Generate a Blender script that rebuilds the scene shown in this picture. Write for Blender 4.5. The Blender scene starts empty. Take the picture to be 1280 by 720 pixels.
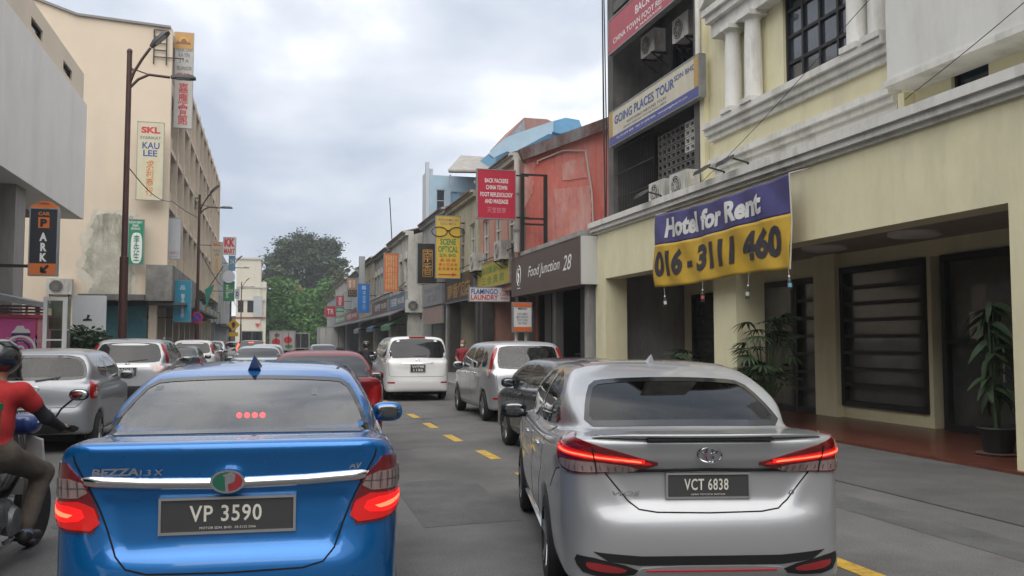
import bpy, bmesh, math, random
import numpy as np
from mathutils import Vector, Matrix
from mathutils.bvhtree import BVHTree
from mathutils.geometry import delaunay_2d_cdt

random.seed(7)
RNG = np.random.default_rng(7)
SC = bpy.context.scene
COL = SC.collection
R = math.radians

# ------------------------------------------------------------------ camera, sky, sun, exposure
F_PX = 1100.0                       # focal length in pixels of the 1280 px wide photograph
CAM_H = 1.6
PITCH = math.atan(67 / F_PX)
YAW = math.atan(302 * math.cos(PITCH) / F_PX)
cam_data = bpy.data.cameras.new('camera')
cam_data.sensor_width = 36
cam_data.lens = F_PX / 1280 * 36
cam_data.clip_end = 3000
cam_data.clip_start = 0.1
cam = bpy.data.objects.new('camera', cam_data)
COL.objects.link(cam)
cam.location = (0, 0, CAM_H)
cam.rotation_euler = (R(90) + PITCH, 0, -YAW)
SC.camera = cam

SUN_EL, SUN_AZ = R(56), R(203)      # azimuth clockwise from +Y (street direction)
SKY_STRENGTH = 0.1
world = bpy.data.worlds.new('World')
SC.world = world
world.use_nodes = True
nt = world.node_tree
nt.nodes.clear()
w_out = nt.nodes.new('ShaderNodeOutputWorld')
w_bg = nt.nodes.new('ShaderNodeBackground')
w_sky = nt.nodes.new('ShaderNodeTexSky')
w_sky.sky_type = 'NISHITA'
w_sky.sun_disc = False
w_sky.sun_elevation = SUN_EL
w_sky.sun_rotation = SUN_AZ
w_sky.dust_density = 3
w_tc = nt.nodes.new('ShaderNodeTexCoord')
w_map = nt.nodes.new('ShaderNodeMapping')
w_map.inputs['Location'].default_value = (0.62, 0.75, -2.61)
w_map.inputs['Scale'].default_value = (1.0, 1.0, 1.9)
w_n1 = nt.nodes.new('ShaderNodeTexNoise')
w_n1.inputs['Scale'].default_value = 2.6
w_n1.inputs['Detail'].default_value = 7
w_n1.inputs['Roughness'].default_value = 0.5
w_n1.inputs['Distortion'].default_value = 0.25
w_ramp = nt.nodes.new('ShaderNodeValToRGB')      # tone of the cloud layer
w_ramp.color_ramp.elements[0].position = 0.36
w_ramp.color_ramp.elements[0].color = (0.40, 0.45, 0.54, 1)
w_ramp.color_ramp.elements[1].position = 0.60
w_ramp.color_ramp.elements[1].color = (0.98, 0.98, 0.98, 1)
_e = w_ramp.color_ramp.elements.new(0.5)
_e.color = (0.64, 0.67, 0.73, 1)
w_gain = nt.nodes.new('ShaderNodeVectorMath')
w_gain.operation = 'SCALE'
w_gain.inputs['Scale'].default_value = 0.80 / SKY_STRENGTH
w_mix = nt.nodes.new('ShaderNodeMix')
w_mix.data_type = 'RGBA'
w_mix.inputs[0].default_value = 0.93             # almost complete overcast over the sky
nt.links.new(w_tc.outputs['Generated'], w_map.inputs['Vector'])
nt.links.new(w_map.outputs[0], w_n1.inputs['Vector'])
nt.links.new(w_n1.outputs['Fac'], w_ramp.inputs[0])
nt.links.new(w_ramp.outputs[0], w_gain.inputs[0])
nt.links.new(w_sky.outputs[0], w_mix.inputs[6])
nt.links.new(w_gain.outputs[0], w_mix.inputs[7])
nt.links.new(w_mix.outputs[2], w_bg.inputs['Color'])
w_bg.inputs['Strength'].default_value = SKY_STRENGTH
nt.links.new(w_bg.outputs[0], w_out.inputs[0])

sun_data = bpy.data.lights.new('sun', 'SUN')
sun_data.energy = 1.5
sun_data.angle = R(75)
sun_data.color = (1.0, 0.96, 0.9)
sun = bpy.data.objects.new('sun', sun_data)
COL.objects.link(sun)
_d = Vector((math.sin(SUN_AZ) * math.cos(SUN_EL), math.cos(SUN_AZ) * math.cos(SUN_EL), math.sin(SUN_EL)))
sun.rotation_euler = _d.to_track_quat('Z', 'Y').to_euler()
sun.location = _d * 60

SC.view_settings.view_transform = 'Standard'
SC.view_settings.look = 'None'
SC.view_settings.gamma = 1
SC.view_settings.exposure = 0.85
SC.view_settings.use_curve_mapping = False
HAZE = 0.0007
SC.render.resolution_x, SC.render.resolution_y = 1024, 576

# ------------------------------------------------------------------ placing: a pixel of the photograph on a real plane
_right = Vector((math.cos(YAW), -math.sin(YAW), 0))
_fwd = Vector((math.sin(YAW) * math.cos(PITCH), math.cos(YAW) * math.cos(PITCH), math.sin(PITCH)))
_up = _right.cross(_fwd)
def ray(px, py):
    return _fwd + _right * ((px - 640) / F_PX) + _up * ((360 - py) / F_PX)
def on_X(px, py, X):
    d = ray(px, py); t = X / d.x
    return d.y * t, CAM_H + d.z * t
def on_Y(px, py, Y):
    d = ray(px, py); t = Y / d.y
    return d.x * t, CAM_H + d.z * t
def on_Z(px, py, Z=0.0):
    d = ray(px, py); t = (Z - CAM_H) / d.z
    return d.x * t, d.y * t

# ------------------------------------------------------------------ materials
MATS = {}
def _nodes(name):
    m = bpy.data.materials.new(name); m.use_nodes = True
    t = m.node_tree
    return m, t, t.nodes['Principled BSDF']
def mat(name, col, rough=0.6, metal=0.0, coat=0.0, spec=0.5, var=0.0, vscale=3.0, bump=0.0, bscale=40.0, emit=None, estr=0.0, stretch=(1, 1, 1), flake=False, dirt=None, damt=0.0, dscale=1.2, speck=0.0, dpos=.48):
    """plain surface: colour with uneven tone (var), dirt in shapes of its own, fine relief"""
    if name in MATS: return MATS[name]
    m, t, b = _nodes(name)
    c4 = (*col, 1)
    b.inputs['Base Color'].default_value = c4
    b.inputs['Roughness'].default_value = rough
    b.inputs['Metallic'].default_value = metal
    b.inputs['Specular IOR Level'].default_value = spec
    b.inputs['Coat Weight'].default_value = coat
    b.inputs['Coat Roughness'].default_value = 0.04
    L = t.links.new
    tc = t.nodes.new('ShaderNodeTexCoord')
    mp = t.nodes.new('ShaderNodeMapping'); mp.inputs['Scale'].default_value = stretch
    L(tc.outputs['Object'], mp.inputs['Vector'])
    cur = None
    if var > 0:
        n = t.nodes.new('ShaderNodeTexNoise'); n.inputs['Scale'].default_value = vscale; n.inputs['Detail'].default_value = 6
        n.inputs['Roughness'].default_value = 0.65
        L(mp.outputs[0], n.inputs['Vector'])
        rp = t.nodes.new('ShaderNodeValToRGB')
        rp.color_ramp.elements[0].position = 0.3; rp.color_ramp.elements[1].position = 0.7
        rp.color_ramp.elements[0].color = (*[max(0, c * (1 - var)) for c in col], 1)
        rp.color_ramp.elements[1].color = (*[min(1, c * (1 + var * .7)) for c in col], 1)
        L(n.outputs['Fac'], rp.inputs[0]); cur = rp.outputs[0]
    if dirt is not None:
        n = t.nodes.new('ShaderNodeTexNoise'); n.inputs['Scale'].default_value = dscale; n.inputs['Detail'].default_value = 8
        n.inputs['Roughness'].default_value = 0.72
        mp2 = t.nodes.new('ShaderNodeMapping'); mp2.inputs['Scale'].default_value = (1, 1, 0.22)
        L(tc.outputs['Object'], mp2.inputs['Vector']); L(mp2.outputs[0], n.inputs['Vector'])
        rp = t.nodes.new('ShaderNodeValToRGB')
        rp.color_ramp.elements[0].position = dpos; rp.color_ramp.elements[1].position = dpos + .24
        rp.color_ramp.elements[0].color = (0, 0, 0, 1); rp.color_ramp.elements[1].color = (damt, damt, damt, 1)
        L(n.outputs['Fac'], rp.inputs[0])
        mx = t.nodes.new('ShaderNodeMix'); mx.data_type = 'RGBA'
        L(rp.outputs[0], mx.inputs[0])
        if cur: L(cur, mx.inputs[6])
        else: mx.inputs[6].default_value = c4
        mx.inputs[7].default_value = (*dirt, 1); cur = mx.outputs[2]
    if speck > 0:                   # loose aggregate
        n = t.nodes.new('ShaderNodeTexNoise'); n.inputs['Scale'].default_value = 70; n.inputs['Detail'].default_value = 3; L(tc.outputs['Object'], n.inputs['Vector'])
        mr = t.nodes.new('ShaderNodeMapRange'); mr.inputs[1].default_value = .3; mr.inputs[2].default_value = .7; mr.inputs[3].default_value = 1 - speck; mr.inputs[4].default_value = 1 + speck
        L(n.outputs['Fac'], mr.inputs[0]); sc = t.nodes.new('ShaderNodeVectorMath'); sc.operation = 'SCALE'
        if cur: L(cur, sc.inputs[0])
        else: sc.inputs[0].default_value = col
        L(mr.outputs[0], sc.inputs['Scale']); cur = sc.outputs[0]
    if cur: L(cur, b.inputs['Base Color'])
    if bump > 0:
        n = t.nodes.new('ShaderNodeTexNoise'); n.inputs['Scale'].default_value = bscale; n.inputs['Detail'].default_value = 4
        L(mp.outputs[0], n.inputs['Vector'])
        bp = t.nodes.new('ShaderNodeBump'); bp.inputs['Strength'].default_value = bump; bp.inputs['Distance'].default_value = 0.02
        L(n.outputs['Fac'], bp.inputs['Height']); L(bp.outputs[0], b.inputs['Normal'])
    if flake:
        n = t.nodes.new('ShaderNodeTexNoise'); n.inputs['Scale'].default_value = 9; n.inputs['Detail'].default_value = 5
        L(tc.outputs['Object'], n.inputs['Vector'])
        mr = t.nodes.new('ShaderNodeMapRange'); mr.inputs[3].default_value = rough * .85; mr.inputs[4].default_value = rough * 1.25
        L(n.outputs['Fac'], mr.inputs[0]); L(mr.outputs[0], b.inputs['Roughness'])
    if emit is not None:
        b.inputs['Emission Color'].default_value = (*emit, 1); b.inputs['Emission Strength'].default_value = estr
    MATS[name] = m
    return m
def glass_mat(name, tint, rough=0.02, refl=1.0, gain=1.3):
    """thin pane: tinted see-through mixed with mirror reflection by Fresnel"""
    if name in MATS: return MATS[name]
    m = bpy.data.materials.new(name); m.use_nodes = True
    t = m.node_tree; t.nodes.clear(); L = t.links.new
    o = t.nodes.new('ShaderNodeOutputMaterial')
    tr = t.nodes.new('ShaderNodeBsdfTransparent'); tr.inputs[0].default_value = (*tint, 1)
    gl = t.nodes.new('ShaderNodeBsdfGlossy'); gl.inputs['Roughness'].default_value = rough; gl.inputs[0].default_value = (refl, refl, refl, 1)
    fr = t.nodes.new('ShaderNodeFresnel'); fr.inputs[0].default_value = 1.52
    mu = t.nodes.new('ShaderNodeMath'); mu.operation = 'MULTIPLY'; mu.inputs[1].default_value = gain; mu.use_clamp = True
    mx = t.nodes.new('ShaderNodeMixShader')
    L(fr.outputs[0], mu.inputs[0]); L(mu.outputs[0], mx.inputs[0]); L(tr.outputs[0], mx.inputs[1]); L(gl.outputs[0], mx.inputs[2]); L(mx.outputs[0], o.inputs[0])
    MATS[name] = m
    return m

# ------------------------------------------------------------------ objects
def tag(o, label=None, cat=None, group=None, kind=None):
    if label: o['label'] = label
    if cat: o['category'] = cat
    if group: o['group'] = group
    if kind: o['kind'] = kind
    return o
def thing(name, label, cat, loc=(0, 0, 0), rz=0.0, group=None):
    o = bpy.data.objects.new(name, None); COL.objects.link(o)
    o.location = loc; o.rotation_euler = (0, 0, rz); o.empty_display_size = 0.2
    return tag(o, label, cat, group)
def origin_of(o):
    v = Vector((0, 0, 0))
    while o is not None:
        v = v + Vector(o.location); o = o.parent
    return v
def mesh_np(name, V, Fc, smooth=False):
    me = bpy.data.meshes.new(name)
    me.from_pydata([tuple(map(float, v)) for v in V], [], [tuple(int(i) for i in f) for f in Fc])
    if smooth and len(me.polygons): me.polygons.foreach_set('use_smooth', [True] * len(me.polygons))
    me.update()
    return me
def link(name, me, m, parent=None, loc=(0, 0, 0)):
    o = bpy.data.objects.new(name, me); COL.objects.link(o)
    if m is not None:
        if len(me.materials) == 0: me.materials.append(m)
        elif me.materials[0] is not m:
            o.material_slots[0].link = 'OBJECT'; o.material_slots[0].material = m
    o.parent = parent; o.location = loc
    return o
def copy_tree(o, parent=None):
    c = o.copy(); COL.objects.link(c); c.parent = parent
    for ch in list(o.children): copy_tree(ch, c)
    return c

class MB:
    """collects simple solids into one mesh"""
    def __init__(s): s.v = []; s.f = []
    def add(s, vs, fs):
        k = len(s.v); s.v += [tuple(v) for v in vs]; s.f += [tuple(i + k for i in f) for f in fs]; return s
    def box(s, x0, x1, y0, y1, z0, z1):
        x0, x1 = min(x0, x1), max(x0, x1); y0, y1 = min(y0, y1), max(y0, y1); z0, z1 = min(z0, z1), max(z0, z1)
        return s.add([(x0, y0, z0), (x1, y0, z0), (x1, y1, z0), (x0, y1, z0), (x0, y0, z1), (x1, y0, z1), (x1, y1, z1), (x0, y1, z1)],
                     [(0, 3, 2, 1), (4, 5, 6, 7), (0, 1, 5, 4), (1, 2, 6, 5), (2, 3, 7, 6), (3, 0, 4, 7)])
    def bar(s, p, q, w, h=None, up=(0, 0, 1)):
        """square bar from p to q"""
        h = h or w; p = Vector(p); q = Vector(q); d = (q - p).normalized(); u = Vector(up)
        if abs(d.dot(u)) > .99: u = Vector((1, 0, 0))
        a = d.cross(u).normalized() * w / 2; b = a.cross(d).normalized() * h / 2
        vs = [p - a - b, p + a - b, p + a + b, p - a + b, q - a - b, q + a - b, q + a + b, q - a + b]
        return s.add(vs, [(0, 3, 2, 1)[::-1], (4, 5, 6, 7)[::-1], (0, 1, 5, 4)[::-1], (1, 2, 6, 5)[::-1], (2, 3, 7, 6)[::-1], (3, 0, 4, 7)[::-1]])
    def tube(s, pts, r, n=8, cap=True):
        pts = [Vector(p) for p in pts]; rs = r if isinstance(r, (list, tuple)) else [r] * len(pts)
        rings = []; prev = None
        for i, p in enumerate(pts):
            d = (pts[min(i + 1, len(pts) - 1)] - pts[max(i - 1, 0)]).normalized()
            u = prev if prev is not None else (Vector((0, 0, 1)) if abs(d.z) < .9 else Vector((1, 0, 0)))
            a = d.cross(u).normalized(); b = a.cross(d).normalized(); prev = b
            rings.append([p + a * (rs[i] * math.cos(2 * math.pi * k / n)) + b * (rs[i] * math.sin(2 * math.pi * k / n)) for k in range(n)])
        vs = [v for rg in rings for v in rg]; fs = []
        for i in range(len(pts) - 1):
            for k in range(n):
                fs.append((i * n + k, i * n + (k + 1) % n, (i + 1) * n + (k + 1) % n, (i + 1) * n + k))
        if cap: fs.append(tuple(range(n))[::-1]); fs.append(tuple(range((len(pts) - 1) * n, len(pts) * n)))
        return s.add(vs, fs)
    def lathe(s, prof, c=(0, 0, 0), axis='z', n=20):
        """prof: (radius, height) pairs turned about an axis through c"""
        vs = []; fs = []
        for r_, h in prof:
            for k in range(n):
                a = 2 * math.pi * k / n; x, y = r_ * math.cos(a), r_ * math.sin(a)
                p = {'z': (x, y, h), 'x': (h, x, y), 'y': (y, h, x)}[axis]
                vs.append((p[0] + c[0], p[1] + c[1], p[2] + c[2]))
        for i in range(len(prof) - 1):
            for k in range(n): fs.append((i * n + k, i * n + (k + 1) % n, (i + 1) * n + (k + 1) % n, (i + 1) * n + k))
        if prof[0][0] > 1e-6: fs.append(tuple(range(n))[::-1])
        if prof[-1][0] > 1e-6: fs.append(tuple(range((len(prof) - 1) * n, len(prof) * n)))
        return s.add(vs, fs)
    def prism(s, poly, O, U, V, depth):
        """flat outline poly (u,v) in the frame O,U,V pushed back by depth along -(U x V)"""
        O = Vector(O); U = Vector(U); V = Vector(V); N = U.cross(V); n = len(poly)
        ar = sum(poly[i][0] * poly[(i + 1) % n][1] - poly[(i + 1) % n][0] * poly[i][1] for i in range(n))
        if ar < 0: poly = list(reversed(poly))
        f = [O + U * a + V * b for a, b in poly]; k = [p - N * depth for p in f]
        fs = [tuple(range(n)), tuple(range(2 * n - 1, n - 1, -1))]
        for i in range(n):
            j = (i + 1) % n; fs.append((i, n + i, n + j, j))
        return s.add(f + k, fs)
    def build(s, name, m, parent=None, smooth=False, local=False):
        """local: the coordinates are already the parent's own"""
        o = Vector((0, 0, 0)) if local or parent is None else origin_of(parent)
        me = mesh_np(name, [(v[0] - o.x, v[1] - o.y, v[2] - o.z) for v in s.v], s.f, smooth)
        if smooth:
            me.set_sharp_from_angle(angle=R(40))
        return link(name, me, m, parent)
def struct(name, mb, m, parent=None):
    o = mb.build(name, m, parent)
    if parent is None: o['kind'] = 'structure'
    return o

# ------------------------------------------------------------------ lettering
def text_mesh(body, bold=0.0, shear=0.0, space=1.0, depth=0.0):
    c = bpy.data.curves.new('lettering', 'FONT'); c.body = body; c.offset = bold; c.shear = shear; c.extrude = depth
    c.align_x = 'CENTER'; c.space_character = space; c.resolution_u = 3; c.space_line = 0.95
    o = bpy.data.objects.new('lettering', c); COL.objects.link(o)
    dg = bpy.context.evaluated_depsgraph_get()
    me = bpy.data.meshes.new_from_object(o.evaluated_get(dg))
    bpy.data.objects.remove(o); bpy.data.curves.remove(c)
    return me
def letter(parent, body, O, U, V, w, h, m, bold=0.012, shear=0.0, lift=0.006, space=1.0, name='lettering', local=False, warp=None):
    """text stretched into a w x h box centred at O in the frame U,V"""
    me = text_mesh(body, bold, shear, space)
    if warp is not None:            # fine enough to follow the cloth
        bm = bmesh.new(); bm.from_mesh(me); bmesh.ops.triangulate(bm, faces=bm.faces)
        for _ in range(4):
            ed = [e for e in bm.edges if e.calc_length() > .09]
            if not ed: break
            bmesh.ops.subdivide_edges(bm, edges=ed, cuts=1); bmesh.ops.triangulate(bm, faces=bm.faces)
        bm.to_mesh(me); bm.free()
    n = len(me.vertices)
    if n == 0: return None
    co = np.empty(n * 3); me.vertices.foreach_get('co', co); co = co.reshape(-1, 3)
    lo = co.min(0); hi = co.max(0)
    a = (co[:, 0] - (lo[0] + hi[0]) / 2) / max(hi[0] - lo[0], 1e-6) * w
    b = (co[:, 1] - (lo[1] + hi[1]) / 2) / max(hi[1] - lo[1], 1e-6) * h
    O = Vector(O); U = Vector(U).normalized(); V = Vector(V).normalized(); N = U.cross(V)
    if warp is not None:
        P = np.array([warp(x, y) for x, y in zip(a, b)])
    else:
        P = np.array(O)[None] + a[:, None] * np.array(U)[None] + b[:, None] * np.array(V)[None] + np.array(N)[None] * lift
    if not local and parent is not None: P = P - np.array(origin_of(parent))[None]
    me.vertices.foreach_set('co', P.astype(np.float32).ravel()); me.update()
    me.materials.clear()
    return link(name, me, m, parent)
# ------------------------------------------------------------------ vehicle bodies: rounded hulls cut from side, plan and cross-section outlines
def chaikin(pts, n=2):
    pts = [tuple(p) for p in pts]
    for _ in range(n):
        q = []
        for i in range(len(pts)):
            a, b = pts[i], pts[(i + 1) % len(pts)]
            q.append((a[0] * .75 + b[0] * .25, a[1] * .75 + b[1] * .25)); q.append((a[0] * .25 + b[0] * .75, a[1] * .25 + b[1] * .75))
        pts = q
    return pts
def poly_sdf(poly, A, B):
    P = np.asarray(poly, float); n = len(P)
    d = np.full(A.shape, 1e9); s = np.ones(A.shape)
    for i in range(n):
        a = P[i]; b = P[i - 1]
        ex, ey = b - a; wx = A - a[0]; wy = B - a[1]
        t = np.clip((wx * ex + wy * ey) / max(ex * ex + ey * ey, 1e-12), 0, 1)
        bx = wx - ex * t; by = wy - ey * t
        d = np.minimum(d, bx * bx + by * by)
        c1 = B >= a[1]; c2 = B < b[1]; c3 = ex * wy > ey * wx
        flip = (c1 & c2 & c3) | (~c1 & ~c2 & ~c3)
        s = np.where(flip, -s, s)
    return s * np.sqrt(d)
def smax(a, b, k):
    h = np.maximum(k - np.abs(a - b), 0) / k
    return np.maximum(a, b) + h * h * k / 4
def smin(a, b, k): return -smax(-a, -b, k)
def in_poly(poly, A, B): return poly_sdf(poly, np.asarray(A, float), np.asarray(B, float)) < 0

def hull(side, plan, sect, X, Y, Z, k, crown, Lc, rnd=2):
    """intersection of the three outlines; crown bows the ends in plan"""
    A2 = poly_sdf(chaikin(side, rnd), *np.meshgrid(Y, Z, indexing='ij'))
    B2 = poly_sdf(chaikin(plan + [(-x, y) for x, y in reversed(plan)], 2), *np.meshgrid(X, Y, indexing='ij'))
    C2 = poly_sdf(chaikin(sect + [(-x, z) for x, z in reversed(sect)], 2), *np.meshgrid(X, Z, indexing='ij'))
    t = np.clip(Y / Lc, 0, 1); sg = 1 - 2 * (t * t * (3 - 2 * t))
    Yp = Y[None, :] - crown * X[:, None] ** 2 * sg[None, :]
    h = Y[1] - Y[0]
    q = np.clip((Yp - Y[0]) / h, 0, len(Y) - 1.001); i0 = q.astype(int); fr = (q - i0)[..., None]
    A3 = A2[i0] * (1 - fr) + A2[i0 + 1] * fr
    return smax(smax(A3, B2[:, :, None], k), C2[:, None, :], k)

def surface_nets(Fv, X, Y, Z):
    h = X[1] - X[0]; nx, ny, nz = Fv.shape
    cs = [(i, j, k) for i in (0, 1) for j in (0, 1) for k in (0, 1)]
    ins = np.zeros((nx - 1, ny - 1, nz - 1), np.int8)
    for i, j, k in cs: ins += (Fv[i:nx - 1 + i, j:ny - 1 + j, k:nz - 1 + k] < 0)
    mask = (ins > 0) & (ins < 8)
    idx = np.full(mask.shape, -1, np.int64); cells = np.argwhere(mask); idx[mask] = np.arange(len(cells))
    vals = np.stack([Fv[cells[:, 0] + i, cells[:, 1] + j, cells[:, 2] + k] for i, j, k in cs], 1)
    acc = np.zeros((len(cells), 3)); cnt = np.zeros(len(cells))
    for a in range(8):
        for b in range(a + 1, 8):
            pa, pb = np.array(cs[a]), np.array(cs[b])
            if np.abs(pa - pb).sum() != 1: continue
            va, vb = vals[:, a], vals[:, b]; cr = (va < 0) != (vb < 0)
            t = np.where(cr, va / np.where(cr, va - vb, 1), 0)[:, None]
            acc += np.where(cr[:, None], pa + (pb - pa) * t, 0); cnt += cr
    V = (cells + acc / cnt[:, None])
    quads = []
    for ax in range(3):
        o = [(0, 0, 0), (1, 0, 0), (0, 1, 0), (0, 0, 1)][ax + 1]
        A_ = Fv[:nx - o[0], :ny - o[1], :nz - o[2]] < 0; B_ = Fv[o[0]:, o[1]:, o[2]:] < 0
        e = np.argwhere(A_ != B_); u, v = [(1, 2), (2, 0), (0, 1)][ax]
        ok = (e[:, u] > 0) & (e[:, v] > 0) & (e[:, u] < Fv.shape[u] - 1) & (e[:, v] < Fv.shape[v] - 1); e = e[ok]
        du = np.zeros(3, int); du[u] = 1; dv = np.zeros(3, int); dv[v] = 1
        g = lambda c: idx[c[:, 0], c[:, 1], c[:, 2]]
        q = np.stack([g(e - du - dv), g(e - dv), g(e), g(e - du)], 1)
        fl = ~A_[e[:, 0], e[:, 1], e[:, 2]]
        q[fl] = q[fl][:, ::-1]; quads.append(q)
    Q = np.concatenate(quads)
    # a little smoothing, then back onto the surface
    def samp(P):
        i = np.clip(P.astype(int), 0, np.array(Fv.shape) - 2); f = P - i; r = 0
        for a, b, c in cs:
            w = (f[:, 0] if a else 1 - f[:, 0]) * (f[:, 1] if b else 1 - f[:, 1]) * (f[:, 2] if c else 1 - f[:, 2])
            r = r + w * Fv[i[:, 0] + a, i[:, 1] + b, i[:, 2] + c]
        return r
    E = np.concatenate([Q[:, [0, 1]], Q[:, [1, 2]], Q[:, [2, 3]], Q[:, [3, 0]]])
    for it in range(3):
        S = np.zeros_like(V); C = np.zeros(len(V))
        np.add.at(S, E[:, 0], V[E[:, 1]]); np.add.at(C, E[:, 0], 1); np.add.at(S, E[:, 1], V[E[:, 0]]); np.add.at(C, E[:, 1], 1)
        V = V * .4 + .6 * S / np.maximum(C, 1)[:, None]
        if it < 2:
            g = np.stack([samp(V + d) - samp(V - d) for d in np.eye(3) * .6], 1) / 1.2
            V = V - g * (samp(V) / np.maximum((g * g).sum(1), 1e-9))[:, None] * .9
    return V * h + np.array([X[0], Y[0], Z[0]]), Q

def car_field(sp, h):
    L, w, H = sp['L'], sp['w'], sp['H']
    nx = int(math.ceil((w + .08) / h)); X = np.arange(-nx, nx + 1) * h
    Y = np.arange(-.12, L + .12, h); Z = np.arange(.08, H + .1, h)
    lo = hull(sp['lower'], sp['plan'], sp['sect'], X, Y, Z, sp.get('k', .035), sp.get('crown', .03), L, sp.get('rnd', 2))
    ca = hull(sp['cabin'], sp['cplan'], sp['csect'], X, Y, Z, sp.get('ck', .05), sp.get('ccrown', .12), L, sp.get('rnd', 2))
    Fv = smin(lo, ca, sp.get('blend', .05))
    X3, Y3, Z3 = X[:, None, None], Y[None, :, None], Z[None, None, :]
    if 'mods' in sp: Fv = sp['mods'](Fv, X3, Y3, Z3)
    return Fv, X, Y, Z
def cut_arches(sp, Fv, X, Y, Z):
    X3, Y3, Z3 = X[:, None, None], Y[None, :, None], Z[None, None, :]
    for wy in sp['wheels']:
        cyl = np.sqrt((Y3 - wy) ** 2 + (Z3 - sp['wr']) ** 2) - (sp['wr'] + .045)
        cyl = np.maximum(cyl, -(np.abs(X3) - (sp['w'] - .30)))
        Fv = smax(Fv, -cyl, .015)
    return Fv

class Surf:
    """a body surface that outlines are laid onto"""
    def __init__(s, V, Q): s.bvh = BVHTree.FromPolygons([tuple(v) for v in V], [tuple(q) for q in Q.tolist()])
    def hit(s, o, d):
        p, n, i, _ = s.bvh.ray_cast(Vector(o), Vector(d))
        if p is None:
            p, n, i, _ = s.bvh.find_nearest(Vector(o) + Vector(d) * 2.0)
        if n.dot(Vector(d)) > 0: n = -n
        return p, n
def pr_rear(u, v): return (u, -2, v), (0, 1, 0)
def pr_side(sg): return lambda u, v: ((sg * 3, u, v), (-sg, 0, 0))
def pr_glass(sp):
    """rays square onto the sloping rear pane; v stays the height"""
    if 'gl' not in sp: return pr_rear
    (ya, za), (yb, zb) = sp['gl']; n = Vector((0, -(zb - za), (yb - ya))).normalized()
    def f(u, v):
        t = (v - za) / (zb - za); p = Vector((u, ya + (yb - ya) * t, v))
        return tuple(p + n * .6), tuple(-n)
    return f
def pr_top(u, v): return (u, v, 4), (0, 0, -1)
def pr_wrap(sg, xc, yc):
    def f(a, z):
        dx, dy = sg * math.sin(R(a)), -math.cos(R(a))
        return (sg * xc + dx * 2.5, yc + dy * 2.5, z), (-dx, -dy, 0)
    return f
def resample(poly, st):
    out = []
    for i in range(len(poly)):
        a, b = poly[i], poly[(i + 1) % len(poly)]; n = max(1, int(math.dist(a, b) / st))
        out += [(a[0] + (b[0] - a[0]) * k / n, a[1] + (b[1] - a[1]) * k / n) for k in range(n)]
    return out
def inset(poly, d):
    """shrink a closed outline by d"""
    n = len(poly); ar = sum(poly[i][0] * poly[(i + 1) % n][1] - poly[(i + 1) % n][0] * poly[i][1] for i in range(n))
    if ar < 0: poly = poly[::-1]
    out = []
    for i in range(n):
        p0, p1, p2 = Vector(poly[i - 1]), Vector(poly[i]), Vector(poly[(i + 1) % n])
        a = (p1 - p0).normalized(); b = (p2 - p1).normalized()
        na, nb = Vector((-a.y, a.x)), Vector((-b.y, b.x)); m = (na + nb)
        if m.length < 1e-6: m = na
        m.normalize(); out.append(tuple(p1 + m * (d / max(.35, m.dot(na)))))
    return out
def decal(surf, outline, proj, name, m, parent, off=.004, thick=.015, grid=.03, hole=None, uscale=1.0, smooth=True):
    """a panel with its own outline laid onto the body, rim turned in; uscale turns u into metres"""
    ol = resample([(u * uscale, v) for u, v in outline], grid); n0 = len(ol)
    pts = [Vector(p) for p in ol]; edges = [(i, (i + 1) % n0) for i in range(n0)]
    hl = None
    if hole:
        hl = resample([(u * uscale, v) for u, v in hole], grid); k = len(pts)
        pts += [Vector(p) for p in hl]; edges += [(k + i, k + (i + 1) % len(hl)) for i in range(len(hl))]
    us = [p[0] for p in ol]; vs = [p[1] for p in ol]
    gu, gv = np.meshgrid(np.arange(min(us), max(us), grid), np.arange(min(vs), max(vs), grid)); gu, gv = gu.ravel(), gv.ravel()
    if len(gu):
        keep = poly_sdf(ol, gu, gv) < -grid * .45
        if hl: keep &= np.abs(poly_sdf(hl, gu, gv)) > grid * .45
        pts += [Vector((a, b)) for a, b in zip(gu[keep], gv[keep])]
    vc, _, fc, *_r = delaunay_2d_cdt(pts, edges, [], 0, 1e-7)
    cen = np.array([[sum(vc[i][0] for i in f) / len(f), sum(vc[i][1] for i in f) / len(f)] for f in fc])
    ok = poly_sdf(ol, cen[:, 0], cen[:, 1]) < 0
    if hl: ok &= poly_sdf(hl, cen[:, 0], cen[:, 1]) > 0
    fc = [f for f, o_ in zip(fc, ok) if o_]
    P, Nn = [], []
    for p in vc:
        o, d = proj(p[0] / uscale, p[1]); q, n = surf.hit(o, d); P.append(q + n * off); Nn.append(n)
    # orientation and rim
    if fc:
        f = fc[len(fc) // 2]; nn = (P[f[1]] - P[f[0]]).cross(P[f[2]] - P[f[0]])
        if nn.dot(Nn[f[0]]) < 0: fc = [tuple(reversed(f)) for f in fc]
    ed = {}
    for f in fc:
        for i in range(len(f)):
            a, b = f[i], f[(i + 1) % len(f)]
            if (b, a) in ed: del ed[(b, a)]
            else: ed[(a, b)] = 1
    V = list(P); FF = [tuple(f) for f in fc]; low = {}
    for a, b in ed:
        for i in (a, b):
            if i not in low: low[i] = len(V); V.append(P[i] - Nn[i] * (thick + off))
        FF.append((b, a, low[a], low[b]))
    me = mesh_np(name, V, FF, smooth)
    if smooth: me.set_sharp_from_angle(angle=R(50))
    return link(name, me, m, parent)
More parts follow.
